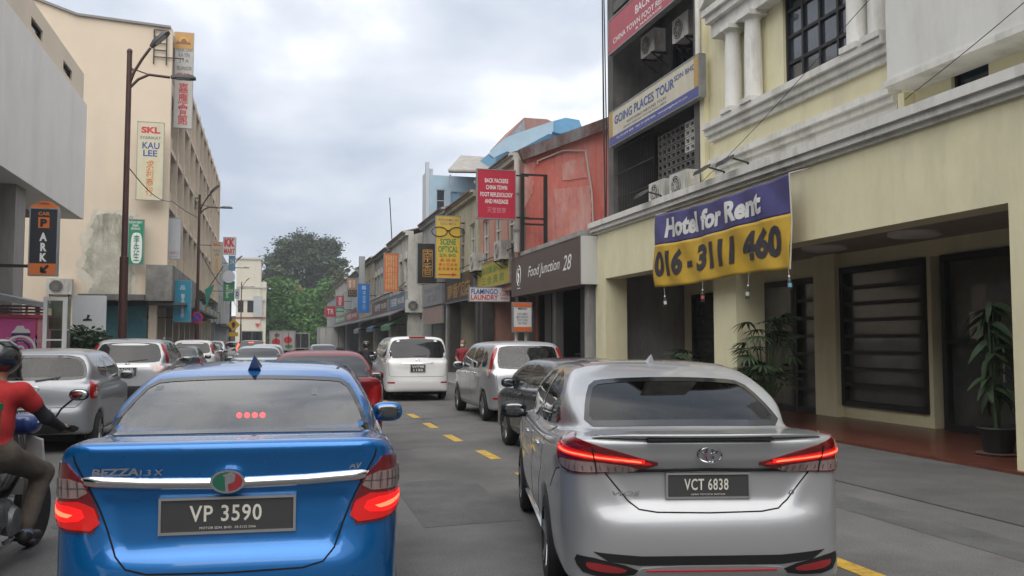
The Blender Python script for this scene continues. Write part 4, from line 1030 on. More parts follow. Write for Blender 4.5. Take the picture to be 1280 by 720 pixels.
# cracks and oil drips in the asphalt
rc_ = random.Random(12)
for k in range(9):
    x, y = rc_.uniform(-3, 6), rc_.uniform(5.5, 22); a = rc_.uniform(-.5, .5) + (1.57 if k % 3 == 0 else 0); pts = []
    for q in range(14):
        pts.append((x, y)); x += math.sin(a) * .16; y += math.cos(a) * .16; a += rc_.uniform(-.55, .55)
    L_, R_ = [], []
    for i, (u, v) in enumerate(pts):
        u2, v2 = pts[min(i + 1, 13)]; u1, v1 = pts[max(i - 1, 0)]; n_ = Vector((v2 - v1, u1 - u2)).normalized() * rc_.uniform(.004, .012); L_.append((u + n_.x, v + n_.y, .0022)); R_.append((u - n_.x, v - n_.y, .0022))
    MB().add(L_ + R_, [(i, i + 1, 14 + i + 1, 14 + i) for i in range(13)]).build('asphalt_crack', mat('crack_dark', (.03, .03, .03), .95), road)
for k in range(16):
    x, y, r_ = rc_.uniform(-2.8, 5.5), rc_.uniform(5.2, 24), rc_.uniform(.05, .22); n_ = 18
    MB().prism([(r_ * rc_.uniform(.7, 1.1) * math.cos(6.283 * q / n_), 1.5 * r_ * rc_.uniform(.7, 1.1) * math.sin(6.283 * q / n_)) for q in range(n_)], (x, y, .0018 + k * .00004), (1, 0, 0), (0, 1, 0), .001).build('oil_stain', mat('oil_stain', (.062, .06, .058), .6), road)

# ------------------------------------------------------------------ wall helpers
def holed(mb, axis, c0, c1, a0, a1, z0, z1, holes):
    """wall slab with rectangular openings; axis 'y' runs along the street, 'x' across it; c0..c1 is the thickness"""
    zs = sorted({z0, z1, *[h[2] for h in holes], *[h[3] for h in holes]}); zs = [z for z in zs if z0 <= z <= z1]
    for b, t in zip(zs, zs[1:]):
        m = (b + t) / 2; cuts = sorted((max(h[0], a0), min(h[1], a1)) for h in holes if h[2] < m < h[3])
        p = a0
        for s, e in cuts + [(a1, a1)]:
            if s > p + 1e-4:
                if axis == 'y': mb.box(c0, c1, p, s, b, t)
                else: mb.box(p, s, c0, c1, b, t)
            p = max(p, e)
    return mb
def window(parent, axis, c, dirn, a0, a1, z0, z1, fm, pm, nx=1, nz=1, t=.05, sill=None, depth=.12, name='window'):
    """frame with mullions (part) and its pane (sub-part); c: outer wall face, dirn: +1/-1 towards the inside"""
    fr = MB(); i0, i1 = c + dirn * depth * .5, c + dirn * depth
    def bx(m, p, q, b, e, k0=i0, k1=i1):
        if axis == 'y': m.box(k0, k1, p, q, b, e)
        else: m.box(p, q, k0, k1, b, e)
    bx(fr, a0, a0 + t, z0, z1); bx(fr, a1 - t, a1, z0, z1); bx(fr, a0 + t, a1 - t, z0, z0 + t); bx(fr, a0 + t, a1 - t, z1 - t, z1)
    for k in range(1, nx): p = a0 + (a1 - a0) * k / nx; bx(fr, p - t / 2, p + t / 2, z0 + t, z1 - t, i0 + dirn * .01, i1)
    for k in range(1, nz): p = z0 + (z1 - z0) * k / nz; bx(fr, a0 + t, a1 - t, p - t / 2, p + t / 2, i0 + dirn * .015, i1 - dirn * .01)
    w = fr.build(name, fm, parent)
    g = MB(); bx(g, a0 + t * .5, a1 - t * .5, z0 + t * .5, z1 - t * .5, i1 + dirn * .002, i1 + dirn * .02); g.build('pane', pm, w)
    if sill:
        s = MB(); bx(s, a0 - .06, a1 + .06, z0 - .08, z0 - .002, c - dirn * .07, c + dirn * .03); s.build('sill', sill, w)
    return w
M_pane = mat('dark_window_pane', (.02, .024, .028), .08, coat=.5)
M_pane_blue = mat('blue_window_pane', (.035, .05, .07), .06, coat=.5, var=.4, vscale=.8)
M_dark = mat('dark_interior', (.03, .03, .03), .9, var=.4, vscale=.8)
M_iron = mat('black_iron', (.012, .012, .013), .55)
M_steel = mat('galvanised_steel', (.30, .31, .32), .5, .6, var=.25, vscale=4)
M_shutter = mat('roller_shutter', (.22, .23, .23), .55, .4, var=.3, vscale=2)
M_acwhite = mat('air_conditioner_shell', (.52, .51, .48), .55, var=.2, vscale=6, dirt=(.15, .13, .1), damt=.7, dscale=3)
M_yellow = mat('pale_yellow_plaster', (.74, .69, .465), .8, var=.07, vscale=1.1, bump=.06, bscale=30, dirt=(.50, .47, .33), damt=.55, dscale=1.1)
M_cornice = mat('off_white_moulding', (.68, .67, .63), .75, var=.08, vscale=2, dirt=(.28, .27, .24), damt=.75, dscale=1.6)
M_whitewall = mat('white_plaster', (.66, .66, .63), .8, var=.06, vscale=1.2, dirt=(.4, .39, .35), damt=.5, dscale=.8)
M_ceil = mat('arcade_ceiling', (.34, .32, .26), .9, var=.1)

# ------------------------------------------------------------------ yellow hotel with arcade
HX = 8.7
hotel = thing('hotel_building', 'pale yellow hotel with arcade, white cornice and small temple front', 'building', (HX, 12, 0))
for (a, b) in ((22.2, 22.95), (15.3, 16.2), (7.6, 8.72), (1.0, 1.9)):
    MB().box(HX, HX + .62, a, b, 0, 3.3).build('pillar', M_yellow, hotel)
MB().box(HX, HX + .5, .5, 22.96, 3.3, 4.56).build('beam', M_yellow, hotel)
cb = MB(); cb.box(HX - .06, HX + .5, .5, 22.98, 4.56, 4.63); cb.box(HX - .14, HX + .5, .5, 23.0, 4.63, 4.74); cb.box(HX - .20, HX + .5, .5, 23.02, 4.74, 4.88)
cb.build('cornice', M_cornice, hotel)
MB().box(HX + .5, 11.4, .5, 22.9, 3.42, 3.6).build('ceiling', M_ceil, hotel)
MB().box(HX + .5, 9.62, .5, 22.9, 4.72, 4.86).build('arcade_roof', M_cornice, hotel)
tile = MB().box(8.62, 13.5, .5, 22.95, -.1, .055).build('arcade_floor', M_tilered, hotel)
IX = 11.4
iw = MB(); holed(iw, 'y', IX, IX + .25, .5, 22.95, .055, 3.42, [(16.55, 19.1, .055, 3.0), (13.3, 15.75, .3, 3.12), (10.4, 13.2, .055, 3.12), (19.9, 22.4, .055, 2.9), (3, 9.2, .055, 3.1)])
iw.build('inner_wall', M_yellow, hotel)
MB().box(IX - .16, IX - .002, 15.76, 16.5, .055, 3.42).build('inner_pillar', M_yellow, hotel)
MB().box(IX - .16, IX - .002, 19.15, 19.85, .055, 3.42).build('inner_pillar', M_yellow, hotel)
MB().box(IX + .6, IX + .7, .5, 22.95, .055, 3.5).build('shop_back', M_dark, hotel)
M_frost = mat('dusty_glass', (.055, .058, .055), .25, coat=.3, var=.35, vscale=1.4)
def barred(y0, y1, z0, z1, nb, name='shop_front'):
    """glazed front behind horizontal steel bars"""
    f = thing_part(name, hotel)
    fr = MB(); fr.box(IX - .06, IX + .06, y0, y0 + .10, z0, z1); fr.box(IX - .06, IX + .06, y1 - .10, y1, z0, z1); fr.box(IX - .06, IX + .06, y0 + .1, y1 - .1, z1 - .12, z1); fr.box(IX - .06, IX + .06, y0 + .1, y1 - .1, z0, z0 + .1)
    fr.build('frame', M_iron, f)
    for k in range(nb):
        z = z0 + .1 + (z1 - z0 - .2) * (k + 1) / (nb + 1)
        MB().box(IX - .05, IX + .03, y0 + .101, y1 - .101, z - .035, z + .035).build('bar', M_iron, f)
    MB().box(IX + .065, IX + .09, y0 + .02, y1 - .02, z0 + .02, z1 - .02).build('pane', M_frost, f)
barred(13.3, 15.75, .3, 3.12, 7)
barred(16.55, 17.4, .06, 3.0, 6); barred(17.42, 19.1, .06, 3.0, 1, 'shop_door')
barred(10.4, 12.9, .06, 3.12, 1, 'shop_door'); barred(19.9, 22.4, .06, 2.9, 4)
for y in (11.7, 11.5, 18.2, 18.35): MB().tube([(IX - .12, y, .95), (IX - .12, y, 1.55)], .018, 8).build('door_pull', M_steel, hotel)
for (y, z) in ((12.1, 1.9),): MB().box(IX - .075, IX - .062, y - .14, y + .14, z - .25, z + .2).build('paper_notice', mat('notice_paper', (.4, .4, .36), .9, var=.3, vscale=14), hotel)
for (px, py) in ((1143, 292), (1030, 310)):
    dd = ray(px, py); t_ = (3.4 - CAM_H) / dd.z
    MB().lathe([(.42, 3.42), (.42, 3.37), (.36, 3.345), (.01, 3.34)], (dd.x * t_, dd.y * t_, 0), 'z', 28).build('ceiling_lamp', mat('lamp_diffuser', (.75, .75, .72), .5), hotel, True)
# upper storey
UX = 9.62
up = MB(); holed(up, 'y', UX, UX + .3, .5, 18.2, 4.86, 9.9, [(12.8, 14.95, 6.5, 9.1), (9.9, 10.6, 5.27, 5.70)])
up.build('upper_wall', M_yellow, hotel)
MB().box(UX + .3, 20, .5, 18.19, 4.0, 12.0).build('rear_block', M_yellow, hotel)
wn = window(hotel, 'y', UX, 1, 12.8, 14.95, 6.5, 9.1, M_iron, M_pane_blue, 4, 5, .06)
wn['label'] = 'black framed grid window'
window(hotel, 'y', UX, 1, 9.9, 10.6, 5.27, 5.70, M_iron, M_pane_blue, 1, 1, .05)
for (z, e) in ((5.28, .10), (5.40, .18), (5.52, .26)): MB().box(UX - e, UX - .001, 11.65, 17.6, z, z + .118).build('lower_moulding', M_cornice, hotel)
MB().box(UX - .16, UX - .001, 11.72, 17.5, 5.64, 6.05).build('balcony_panel', M_yellow, hotel)
for (z, e) in ((6.052, .24), (6.18, .32), (6.31, .40)): MB().box(UX - e, UX - .001, 11.6, 17.65, z, z + .125).build('upper_moulding', M_cornice, hotel)
def column(y, x=UX - .22, z0=6.436, z1=8.3):
    c = MB().lathe([(.20, z0 + .1), (.185, z0 + .14), (.175, z0 + 1.2), (.155, z1 - .16), (.175, z1 - .14), (.2, z1 - .1)], (x, y, 0), 'z', 20).build('column', M_cornice, hotel, True)
    MB().box(x - .22, x + .215, y - .22, y + .22, z0, z0 + .1).build('column_base', M_cornice, c); MB().box(x - .24, x + .215, y - .24, y + .24, z1 - .1, z1).build('capital', M_cornice, c)
for y in (16.5, 15.7, 12.4, 11.85): column(y)
eb = MB(); eb.box(UX - .30, UX - .001, 11.5, 17.3, 8.3, 8.62); eb.box(UX - .42, UX - .001, 11.45, 17.35, 8.62, 8.78); eb.box(UX - .5, UX - .001, 11.4, 17.4, 8.78, 8.92); eb.build('entablature', M_cornice, hotel)
MB().prism([(11.55, 0), (17.25, 0), (14.4, 1.5)], (UX - .28, 0, 8.925), (0, 1, 0), (0, 0, 1), -.27).build('pediment', M_yellow, hotel)
pm = MB(); pm.bar((UX - .3, 11.4, 9.0), (UX - .3, 14.4, 10.58), .5, .16, (0, 0, 1)); pm.bar((UX - .31, 17.4, 9.0), (UX - .31, 14.4, 10.59), .5, .16, (0, 0, 1)); pm.build('raking_cornice', M_cornice, hotel)
# plain white box front beside the temple front
MB().box(UX - .55, UX - .002, 0.5, 11.3, 5.575, 11.5).build('white_panel', M_whitewall, hotel)
lb = MB(); lb.box(UX - .62, UX - .003, 0.5, 11.32, 5.48, 5.572); lb.build('panel_ledge', M_cornice, hotel)
MB().box(UX - .2, UX - .001, 11.36, 11.5, 4.94, 5.47).build('pilaster', M_yellow, hotel)
MB().box(UX - .12, UX - .004, 18.0, 18.22, 4.94, 12).build('end_pilaster', M_yellow, hotel)
dp = MB(); dp.tube([(UX - .2, 18.12, 12), (UX - .2, 18.12, 8.2)], .06, 10); dp.build('drain_pipe', M_cornice, hotel, True)

# ------------------------------------------------------------------ dark office block with shop signs behind the arcade
GX = 9.5
M_dirtyconc = mat('dirty_concrete', (.13, .125, .12), .9, var=.35, vscale=1.2, dirt=(.05, .048, .045), damt=.85, dscale=.8)
off = thing('office_building', 'sooty grey office block with open balconies between yellow hotel and salmon wall', 'building', (GX, 21, 0))
for y0, y1 in ((18.26, 18.5), (23.55, 23.95)): MB().box(GX, GX + 2, y0, y1, 0 if y0 > 20 else 3.7, 19).build('pier', M_dirtyconc, off)
for z in (4.3, 7.75, 11.2, 14.6, 18.0): MB().box(GX + .02, 22, 18.5, 23.55, z, z + .28).build('floor_slab', M_dirtyconc, off)
MB().box(GX + 2.0, 22, 18.262, 23.95, 0, 4.3).build('ground_block', M_dirtyconc, off)
MB().box(GX + 1.9, 22, 23.7, 23.96, 4.3, 19).build('side_wall', M_dirtyconc, off)
for fl, z in enumerate((4.58, 8.03, 11.48, 14.88)):
    w = MB(); hs = [(18.9, 20.7, z + 1.0, z + 2.5), (21.2, 23.0, z + 1.0, z + 2.5)]
    holed(w, 'y', GX + 1.6, GX + 1.8, 18.5, 23.55, z, z + 3.17, hs); w.build('back_wall', M_dirtyconc, off)
    for h in hs: window(off, 'y', GX + 1.6, 1, *h, M_iron, M_pane, 3, 1, .05)
# breeze block screen on the lowest open floor
scr = thing_part('block_screen', off)
for r_ in range(7):
    for c in range(9):
        y = 18.62 + c * .26; z = 5.62 + r_ * .19
        b = MB(); t_ = .03; b.box(GX + .2, GX + .3, y, y + .24, z, z + t_); b.box(GX + .2, GX + .3, y, y + .24, z + .17 - t_, z + .17); b.box(GX + .2, GX + .3, y, y + t_, z + t_, z + .17 - t_); b.box(GX + .2, GX + .3, y + .24 - t_, y + .24, z + t_, z + .17 - t_)
        b.build('screen_block', mat('pale_screen_block', (.5, .49, .46), .8) if c < 3 and r_ > 2 else M_dirtyconc, scr)
gr = thing_part('iron_grille', off)
for k in range(22):
    y = 21.0 + k * .115; MB().box(GX + .1, GX + .115, y, y + .012, 5.0, 7.7).build('grille_bar', M_iron, gr)
for z in (5.0, 5.7, 6.4, 7.1, 7.66): MB().box(GX + .085, GX + .099, 20.95, 23.5, z, z + .03).build('grille_rail', M_iron, gr)
MB().box(GX + .02, GX + .12, 18.5, 23.54, 4.58, 5.0).build('balcony_parapet', M_dirtyconc, off)
for k, yy in enumerate((24.02, 24.10, 24.05)):
    MB().tube([(GX - .02 - .05 * k, yy, 19), (GX - .06 - .02 * k, yy + .05, 12), (GX - .02, yy + .02 + .1 * k, 8), (GX - .05, yy, 4.6)], .018, 6).build('hanging_cable', M_iron, off, True)

def air_conditioner(label, x, y, z, face, s=1.0, group='air conditioner units'):
    """outdoor unit: shell, fan grille with guard, bracket; face: direction the fan looks"""
    o = thing('air_conditioner', label, 'air conditioner', (x, y, z), {'-x': R(-90), '-y': 0, '+x': R(90)}[face], group)
    w, d, h = .82 * s, .3 * s, .56 * s
    b = MB().box(-w / 2, w / 2, -d / 2, d / 2, 0, h).build('shell', M_acwhite, o, False, True)
    f = MB().lathe([(.22 * s, -d / 2 - .012), (.22 * s, -d / 2 + .01), (.01, -d / 2 + .011)], (-.1 * s, 0, .28 * s), 'y', 24); f.build('fan_recess', M_dark, b, False, True)
    g = MB()
    for r_ in (.07, .13, .19, .225): g.tube([(-.1 * s + r_ * s * math.cos(a * math.pi / 10), -d / 2 - .02, .28 * s + r_ * s * math.sin(a * math.pi / 10)) for a in range(21)], .006 * s, 5, False)
    for a in range(4): g.bar((-.1 * s - .22 * s * math.cos(a * .785), -d / 2 - .02, .28 * s - .22 * s * math.sin(a * .785)), (-.1 * s + .22 * s * math.cos(a * .785), -d / 2 - .02, .28 * s + .22 * s * math.sin(a * .785)), .01)
    g.build('fan_guard', M_acwhite, b, False, True)
    for sx in (-.3, .3):
        k = MB(); k.bar((sx * s, -d / 2 - .05, -.03), (sx * s, d / 2 + .12, -.03), .04); k.bar((sx * s, -d / 2, -.05), (sx * s, d / 2 + .12, -.34 * s), .03); k.build('bracket', M_iron, o, False, True)
    return o
yy, zz = on_X(833, 250, GX - .15); air_conditioner('grimy air conditioner unit beside another at the arcade roof, farther from hotel', GX - .25, yy, 4.92, '-x', 1.1)
yy, zz = on_X(858, 240, GX - .15); air_conditioner('grimy air conditioner unit on arcade roof right against yellow hotel wall', GX - .25, yy - .1, 4.92, '-x', 1.1)
yy, zz = on_X(812, 60, GX + .4); air_conditioner('air conditioner unit in the open floor under the red massage sign', GX + .5, yy, zz - .2, '-x', 1.1)
yy, zz = on_X(853, 40, GX + .4); air_conditioner('air conditioner unit hung under the slab above the tour sign end', GX + .5, yy, zz - .2, '-x', 1.1)
# small flood lamps on the arcade roof
for (px, py, nm) in ((826, 243, 'beside the two air conditioners'), (905, 205, 'above the letter H of the banner'), (935, 197, 'above the middle of the banner')):
    y_, z_ = on_X(px, py, HX + .1)
    o = thing('flood_lamp', 'small black flood lamp on the arcade cornice ' + nm, 'lamp', (HX + .1, y_, 4.88), 0, 'flood lamps on the cornice')
    MB().bar((0, 0, 0), (0, 0, .16), .03).build('stand', M_iron, o, False, True); MB().bar((0, 0, .15), (-.42, 0, .24), .03).build('arm', M_iron, o, False, True)
    b = MB(); b.add([(-.40, -.17, .20), (-.40, .17, .20), (-.62, .17, .06), (-.62, -.17, .06), (-.36, -.13, .28), (-.36, .13, .28), (-.60, .13, .14), (-.60, -.13, .14)], [(0, 1, 2, 3), (7, 6, 5, 4), (0, 4, 5, 1), (1, 5, 6, 2), (2, 6, 7, 3), (3, 7, 4, 0)]); b.build('lamp_head', M_iron, o, False, True)
# ------------------------------------------------------------------ signboards
M_red = mat('sign_red', (.45, .02, .045), .5); M_blue_t = mat('sign_blue_ink', (.03, .07, .28), .5); M_redink = mat('sign_red_ink', (.55, .04, .05), .5)
M_whiteink = mat('sign_white_ink', (.75, .75, .73), .5); M_blackink = mat('sign_black_ink', (.02, .02, .022), .5); M_gold = mat('gilt_letters', (.45, .26, .08), .4, .5)
M_greyink = mat('sign_grey_ink', (.16, .17, .2), .6); M_greenink = mat('sign_green_ink', (.02, .22, .08), .5); M_orangeink = mat('sign_orange_ink', (.6, .2, .03), .5)
def sign_mat(name, col): return mat('sign_face_' + name, col, .45, var=.06, vscale=3, dirt=tuple(c * .6 for c in col), damt=.45, dscale=1.5)
def board(label, O, U, V, w, h, face, texts=(), depth=.14, frame=M_steel, name='signboard', group=None, arms=None, ft=.03):
    """box sign: panel, rim frame, lettering; O is the lower left corner of the front face, texts: (words, u, v, width, height, ink, weight)"""
    O = Vector(O); U = Vector(U); V = Vector(V); N = U.cross(V)
    o = thing(name, label, 'sign', tuple(O + U * w / 2), 0, group)
    MB().prism([(0, 0), (w, 0), (w, h), (0, h)], O, U, V, depth).build('panel', face, o)
    fr = MB()
    for (a, b, c, d) in ((-ft, w + ft, -ft, .0), (-ft, w + ft, h, h + ft), (-ft, 0, 0, h), (w, w + ft, 0, h)):
        fr.prism([(a, c), (b, c), (b, d), (a, d)], O + N * .012, U, V, depth + .02)
    fr.build('frame', frame, o)
    for t in texts:
        b, u, v, tw, th, m = t[:6]; bold = t[6] if len(t) > 6 else .015; sh = t[7] if len(t) > 7 else 0
        letter(o, b, O + U * (u * w) + V * (v * h), U, V, tw * w, th * h, m, bold, sh, .006)
    if arms:
        for (u, v, du) in arms:     # brackets: from the edge of the board towards the wall
            p = O + U * (u * w) + V * (v * h) - N * depth * .5
            MB().bar(p, p + U * du, .05).build('bracket', M_iron, o)
    return o
def board_Y(label, px0, py0, px1, py1, Y, face, texts=(), **k):
    """board square to the street, facing the traffic, corners read off the photograph at distance Y"""
    x0, z0 = on_Y(px0, py1, Y); x1, z1 = on_Y(px1, py0, Y)
    return board(label, (x0, Y, z0), (1, 0, 0), (0, 0, 1), x1 - x0, z1 - z0, face, texts, **k)
def vert(s): return '\n'.join(s)

# ------------------------------------------------------------------ shophouses on the right
M_tilebrown = mat('old_roof_tile', (.16, .09, .065), .9, var=.45, vscale=2)
M_pink = mat('faded_pink_plaster', (.42, .22, .17), .85, var=.12, vscale=1.2, dirt=(.2, .14, .12), damt=.7, dscale=.8)
M_salmon = mat('salmon_plaster', (.60, .15, .115), .85, var=.16, vscale=.9, bump=.1, bscale=12, dirt=(.66, .36, .31), damt=.75, dscale=1.3, dpos=.44)
M_olive = mat('weathered_cream_plaster', (.38, .35, .26), .85, var=.15, vscale=1.2, dirt=(.15, .14, .12), damt=.8, dscale=.9)
M_greyplaster = mat('grey_plaster', (.34, .34, .33), .85, var=.15, vscale=1.1, dirt=(.12, .12, .115), damt=.85, dscale=.9)
M_oldwhite = mat('peeling_white_plaster', (.50, .49, .44), .9, var=.15, vscale=1.5, bump=.15, bscale=8, dirt=(.16, .15, .125), damt=.95, dscale=1.3)
M_darkpier = mat('dark_shop_pier', (.06, .055, .05), .8, var=.3)
M_trimpale = mat('pale_window_trim', (.5, .48, .43), .7, var=.1)
def shophouse(label, X, Y0, Y1, ze, wall, nwin=3, arched=False, zr=None, roof=M_tilebrown, zw=(4.9, 6.8), deep=12, canopy=None, side=None, floor1=3.5, pier=None):
    o = thing('shophouse', label, 'shophouse', (X, (Y0 + Y1) / 2, .125), 0, 'shophouses along the right side')
    zr = zr or ze + 1.8; L = Y1 - Y0; holes = []
    for k in range(nwin):
        c = Y0 + L * (k + .5) / nwin; hw = min(.5, L / nwin * .3); holes.append((c - hw, c + hw, *zw))
    MB_ = MB(); holed(MB_, 'y', X, X + .3, Y0 + .01, Y1 - .01, floor1, ze, holes); MB_.build('front_wall', wall, o)
    for h in holes:
        w = window(o, 'y', X, 1, *h, M_trimpale, M_pane, 2, 3, .06, M_trimpale, .14)
        if arched:
            c = (h[0] + h[1]) / 2; r_ = (h[1] - h[0]) / 2 + .06
            MB().prism([(r_ * math.cos(R(a)), r_ * .8 * math.sin(R(a))) for a in range(0, 181, 15)], (X - .05, c, h[3] + .002), (0, -1, 0), (0, 0, 1), .045).build('arch_hood', M_trimpale, w)
    # party walls with the slope of the roof, ridge in the middle
    for i, y in enumerate((Y0 + .01, Y1 - .31)):
        m = side if (side and i == 0) else wall
        MB().prism([(X + .3, .125), (X + deep, .125), (X + deep, ze), (X + deep / 2, zr), (X + .3, ze + .05)], (0, y, 0), (1, 0, 0), (0, 0, 1), .3).build('party_wall', m, o)
    c = MB(); c.box(X - .18, X + .3, Y0 + .01, Y1 - .01, ze, ze + .16); c.box(X - .28, X + .3, Y0 + .012, Y1 - .012, ze + .161, ze + .26); c.build('eaves_cornice', wall if wall is not M_pink else M_trimpale, o)
    r1 = MB(); r1.add([(X - .35, Y0 + .32, ze + .262), (X - .35, Y1 - .32, ze + .262), (X + deep / 2, Y1 - .32, zr - .02), (X + deep / 2, Y0 + .32, zr - .02), (X - .35, Y0 + .32, ze + .20), (X - .35, Y1 - .32, ze + .20), (X + deep / 2, Y1 - .32, zr - .12), (X + deep / 2, Y0 + .32, zr - .12)],
        [(3, 2, 1, 0), (4, 5, 6, 7), (0, 1, 5, 4), (1, 2, 6, 5), (2, 3, 7, 6), (3, 0, 4, 7)]); r1.build('roof', roof, o)
    # ground floor: arcade piers, beam, shop front set back
    for y0, y1 in ((Y0 + .012, Y0 + .4), (Y1 - .4, Y1 - .012)): MB().box(X + .002, X + .5, y0, y1, .125, floor1 - .002).build('pier', pier or wall, o)
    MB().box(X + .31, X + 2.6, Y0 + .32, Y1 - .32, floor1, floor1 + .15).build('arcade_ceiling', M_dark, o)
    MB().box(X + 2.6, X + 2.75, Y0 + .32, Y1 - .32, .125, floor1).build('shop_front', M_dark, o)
    n = max(2, int(L / 1.6))
    for k in range(n):
        a = Y0 + .4 + (L - .8) * k / n; MB().box(X + 2.50, X + 2.59, a + .06, a + (L - .8) / n - .06, .2, floor1 - .5).build('shutter', M_shutter if (k + int(Y0)) % 3 else M_pane, o)
    if canopy:
        b = MB(); b.add([(X - 1.0, Y0 + .1, floor1 - .35), (X - 1.0, Y1 - .1, floor1 - .35), (X - .01, Y1 - .1, floor1 + .1), (X - .01, Y0 + .1, floor1 + .1), (X - 1.0, Y0 + .1, floor1 - .42), (X - 1.0, Y1 - .1, floor1 - .42), (X - .01, Y1 - .1, floor1 + .03), (X - .01, Y0 + .1, floor1 + .03)],
            [(3, 2, 1, 0), (4, 5, 6, 7), (0, 1, 5, 4), (1, 2, 6, 5), (2, 3, 7, 6), (3, 0, 4, 7)]); b.build('canopy', canopy, o)
    return o
M_canopy = mat('canopy_sheet', (.10, .10, .105), .6, var=.3, vscale=3)
# low eating house with the brown sign
fj = thing('eating_house', 'single storey open fronted eating house under brown script sign', 'shop', (8.5, 26.5, .125))
MB().box(8.45, 9.0, 23.3, 29.7, 3.55, 4.55).build('front_beam', M_greyplaster, fj); MB().box(8.45, 20, 23.3, 29.7, 4.552, 4.75).build('flat_roof', M_greyplaster, fj)
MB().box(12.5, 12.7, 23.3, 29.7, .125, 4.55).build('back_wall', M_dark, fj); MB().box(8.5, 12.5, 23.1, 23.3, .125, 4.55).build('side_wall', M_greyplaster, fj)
MB().box(9.1, 12.49, 29.55, 29.69, .125, 4.5).build('side_wall', M_dark, fj); MB().box(9.01, 12.49, 23.31, 29.54, 3.9, 4.0).build('ceiling', M_dark, fj)  # dark lining added to stand for the shade on the inner wall
for y in (26.2, 29.2): MB().box(8.6, 8.85, y, y + .25, .125, 3.55).build('post', mat('dark_post', (.09, .085, .08), .8), fj)
for y in (23.6, 24.4, 27.2, 28.0): MB().box(9.02, 9.08, y, y + .7, .125, 3.2).build('shade_panel', mat('shade_panel_dark', (.05, .05, .052), .6, var=.3), fj)  # dark panels added to fill the open front with its inner shade
MB().box(10.2, 10.8, 24.2, 28.6, .125, 1.15).build('counter', M_dark, fj); MB().box(10.1, 10.9, 24.1, 28.7, 1.152, 1.2).build('counter_top', M_steel, fj)
for k in range(3):
    MB().box(12.42, 12.49, 24.0 + k * 1.7, 25.3 + k * 1.7, 1.5, 2.6).build('menu_panel', mat('dim_menu_panel', (.12, .10, .08), .6, var=.6, vscale=6), fj)
shophouse('salmon and faded pink shophouse with bare salmon party wall', 8.45, 30.0, 35.9, 8.1, M_pink, 3, zr=10.6, side=M_salmon, zw=(4.6, 6.6), pier=M_darkpier)
shophouse('weathered cream shophouse behind the yellow optician sign', 8.35, 35.95, 42.2, 7.75, M_olive, 3, canopy=None, zw=(4.8, 6.7), pier=M_darkpier)
shophouse('grey plaster shophouse with moulded parapet behind the gilt sign', 8.3, 42.25, 49.7, 7.95, M_greyplaster, 4, zw=(4.9, 6.7))
shophouse('peeling white shophouse standing forward of the grey one', 7.55, 50.0, 58, 7.7, M_oldwhite, 4, True, zw=(4.9, 6.4), canopy=M_canopy, side=M_oldwhite)
shophouse('old grey shophouse with arched windows behind the orange sign', 7.55, 58.1, 67, 7.6, M_greyplaster, 5, True, zw=(4.9, 6.4), canopy=M_canopy)
shophouse('drab cream shophouse behind the bright blue sign', 7.55, 67.1, 78, 7.8, M_olive, 5, zw=(4.9, 6.5), canopy=M_canopy)
shophouse('pale blue grey shophouse at the far end of the row', 7.5, 78.1, 92, 7.6, mat('pale_blue_plaster', (.36, .42, .46), .85, var=.12, dirt=(.2, .22, .23), damt=.6), 6, zw=(4.8, 6.6), canopy=M_canopy)
shophouse('white shophouse beyond the pale blue grey one, last before the trees', 7.5, 92.1, 108, 8.0, M_oldwhite, 6, zw=(4.8, 6.8), canopy=M_canopy)
shophouse('low grey shophouse by the box lorry before the trees', 7.5, 108.1, 124, 7.0, M_greyplaster, 6, zw=(4.8, 6.2), canopy=M_canopy)
shophouse('unseen cream shophouse added for reflections at the near end of the yellow hotel', 8.7, -9.5, .4, 8.5, M_olive, 4, zw=(4.9, 6.7)); shophouse('unseen white shophouse added for reflections two doors from the near end of the yellow hotel', 8.7, -20, -9.6, 9.5, M_oldwhite, 4, zw=(4.9, 6.7)); shophouse('unseen grey shophouse added for reflections three doors from the near end of the yellow hotel', 8.7, -32, -20.1, 8.0, M_greyplaster, 5, zw=(4.9, 6.7))  # unseen row added behind the camera for paint and glass to reflect
# capping and pipes on the salmon party wall
cap = thing('wall_capping', 'rusty metal flashing along the top of the salmon wall', 'flashing', (9, 29.9, 8.2))
b = MB(); b.bar((8.5, 29.88, 8.24), (14.45, 29.88, 10.7), .26, .40); b.build('flashing', mat('rusty_flashing', (.16, .09, .075), .85, .2, var=.4, vscale=3, dirt=(.33, .34, .35), damt=.9, dscale=1.0), cap)
pt_ = thing('faded_patch', 'paler rendered patches on the bare salmon party wall', 'plaster patch', (10, 29.95, 5))
for pts in ([(693, 236), (738, 232), (740, 300), (694, 306)], [(655, 205), (668, 202), (666, 240), (656, 260)], [(700, 205), (730, 196), (733, 222), (704, 226)]):
    q_ = resample(pts, 3); rj5 = random.Random(len(q_)); MB().prism([on_Y(a + rj5.uniform(-1, 1), b + rj5.uniform(-1, 1), 29.985) for a, b in q_], (0, 29.985, 0), (1, 0, 0), (0, 0, 1), .02).build('patch', mat('faded_salmon', (.62, .22, .18), .9, var=.2, vscale=2, dirt=(.66, .42, .37), damt=.9, dscale=2, dpos=.42), pt_)
pp = thing('drain_pipe', 'pale drain pipe running up the front corner of the salmon wall', 'pipe', (8.35, 29.9, 4.6))
MB().tube([(8.36, 29.86, 4.76), (8.36, 29.86, 8.1)], .10, 10).build('pipe', M_trimpale, pp, True)
for z in (5.5, 6.8): MB().lathe([(.125, z), (.125, z + .06)], (8.36, 29.86, 0), 'z', 12).build('pipe_clip', M_steel, pp)
tr = thing('wall_conduit', 'thin conduit bent across the salmon wall', 'pipe', (9.4, 29.9, 7))
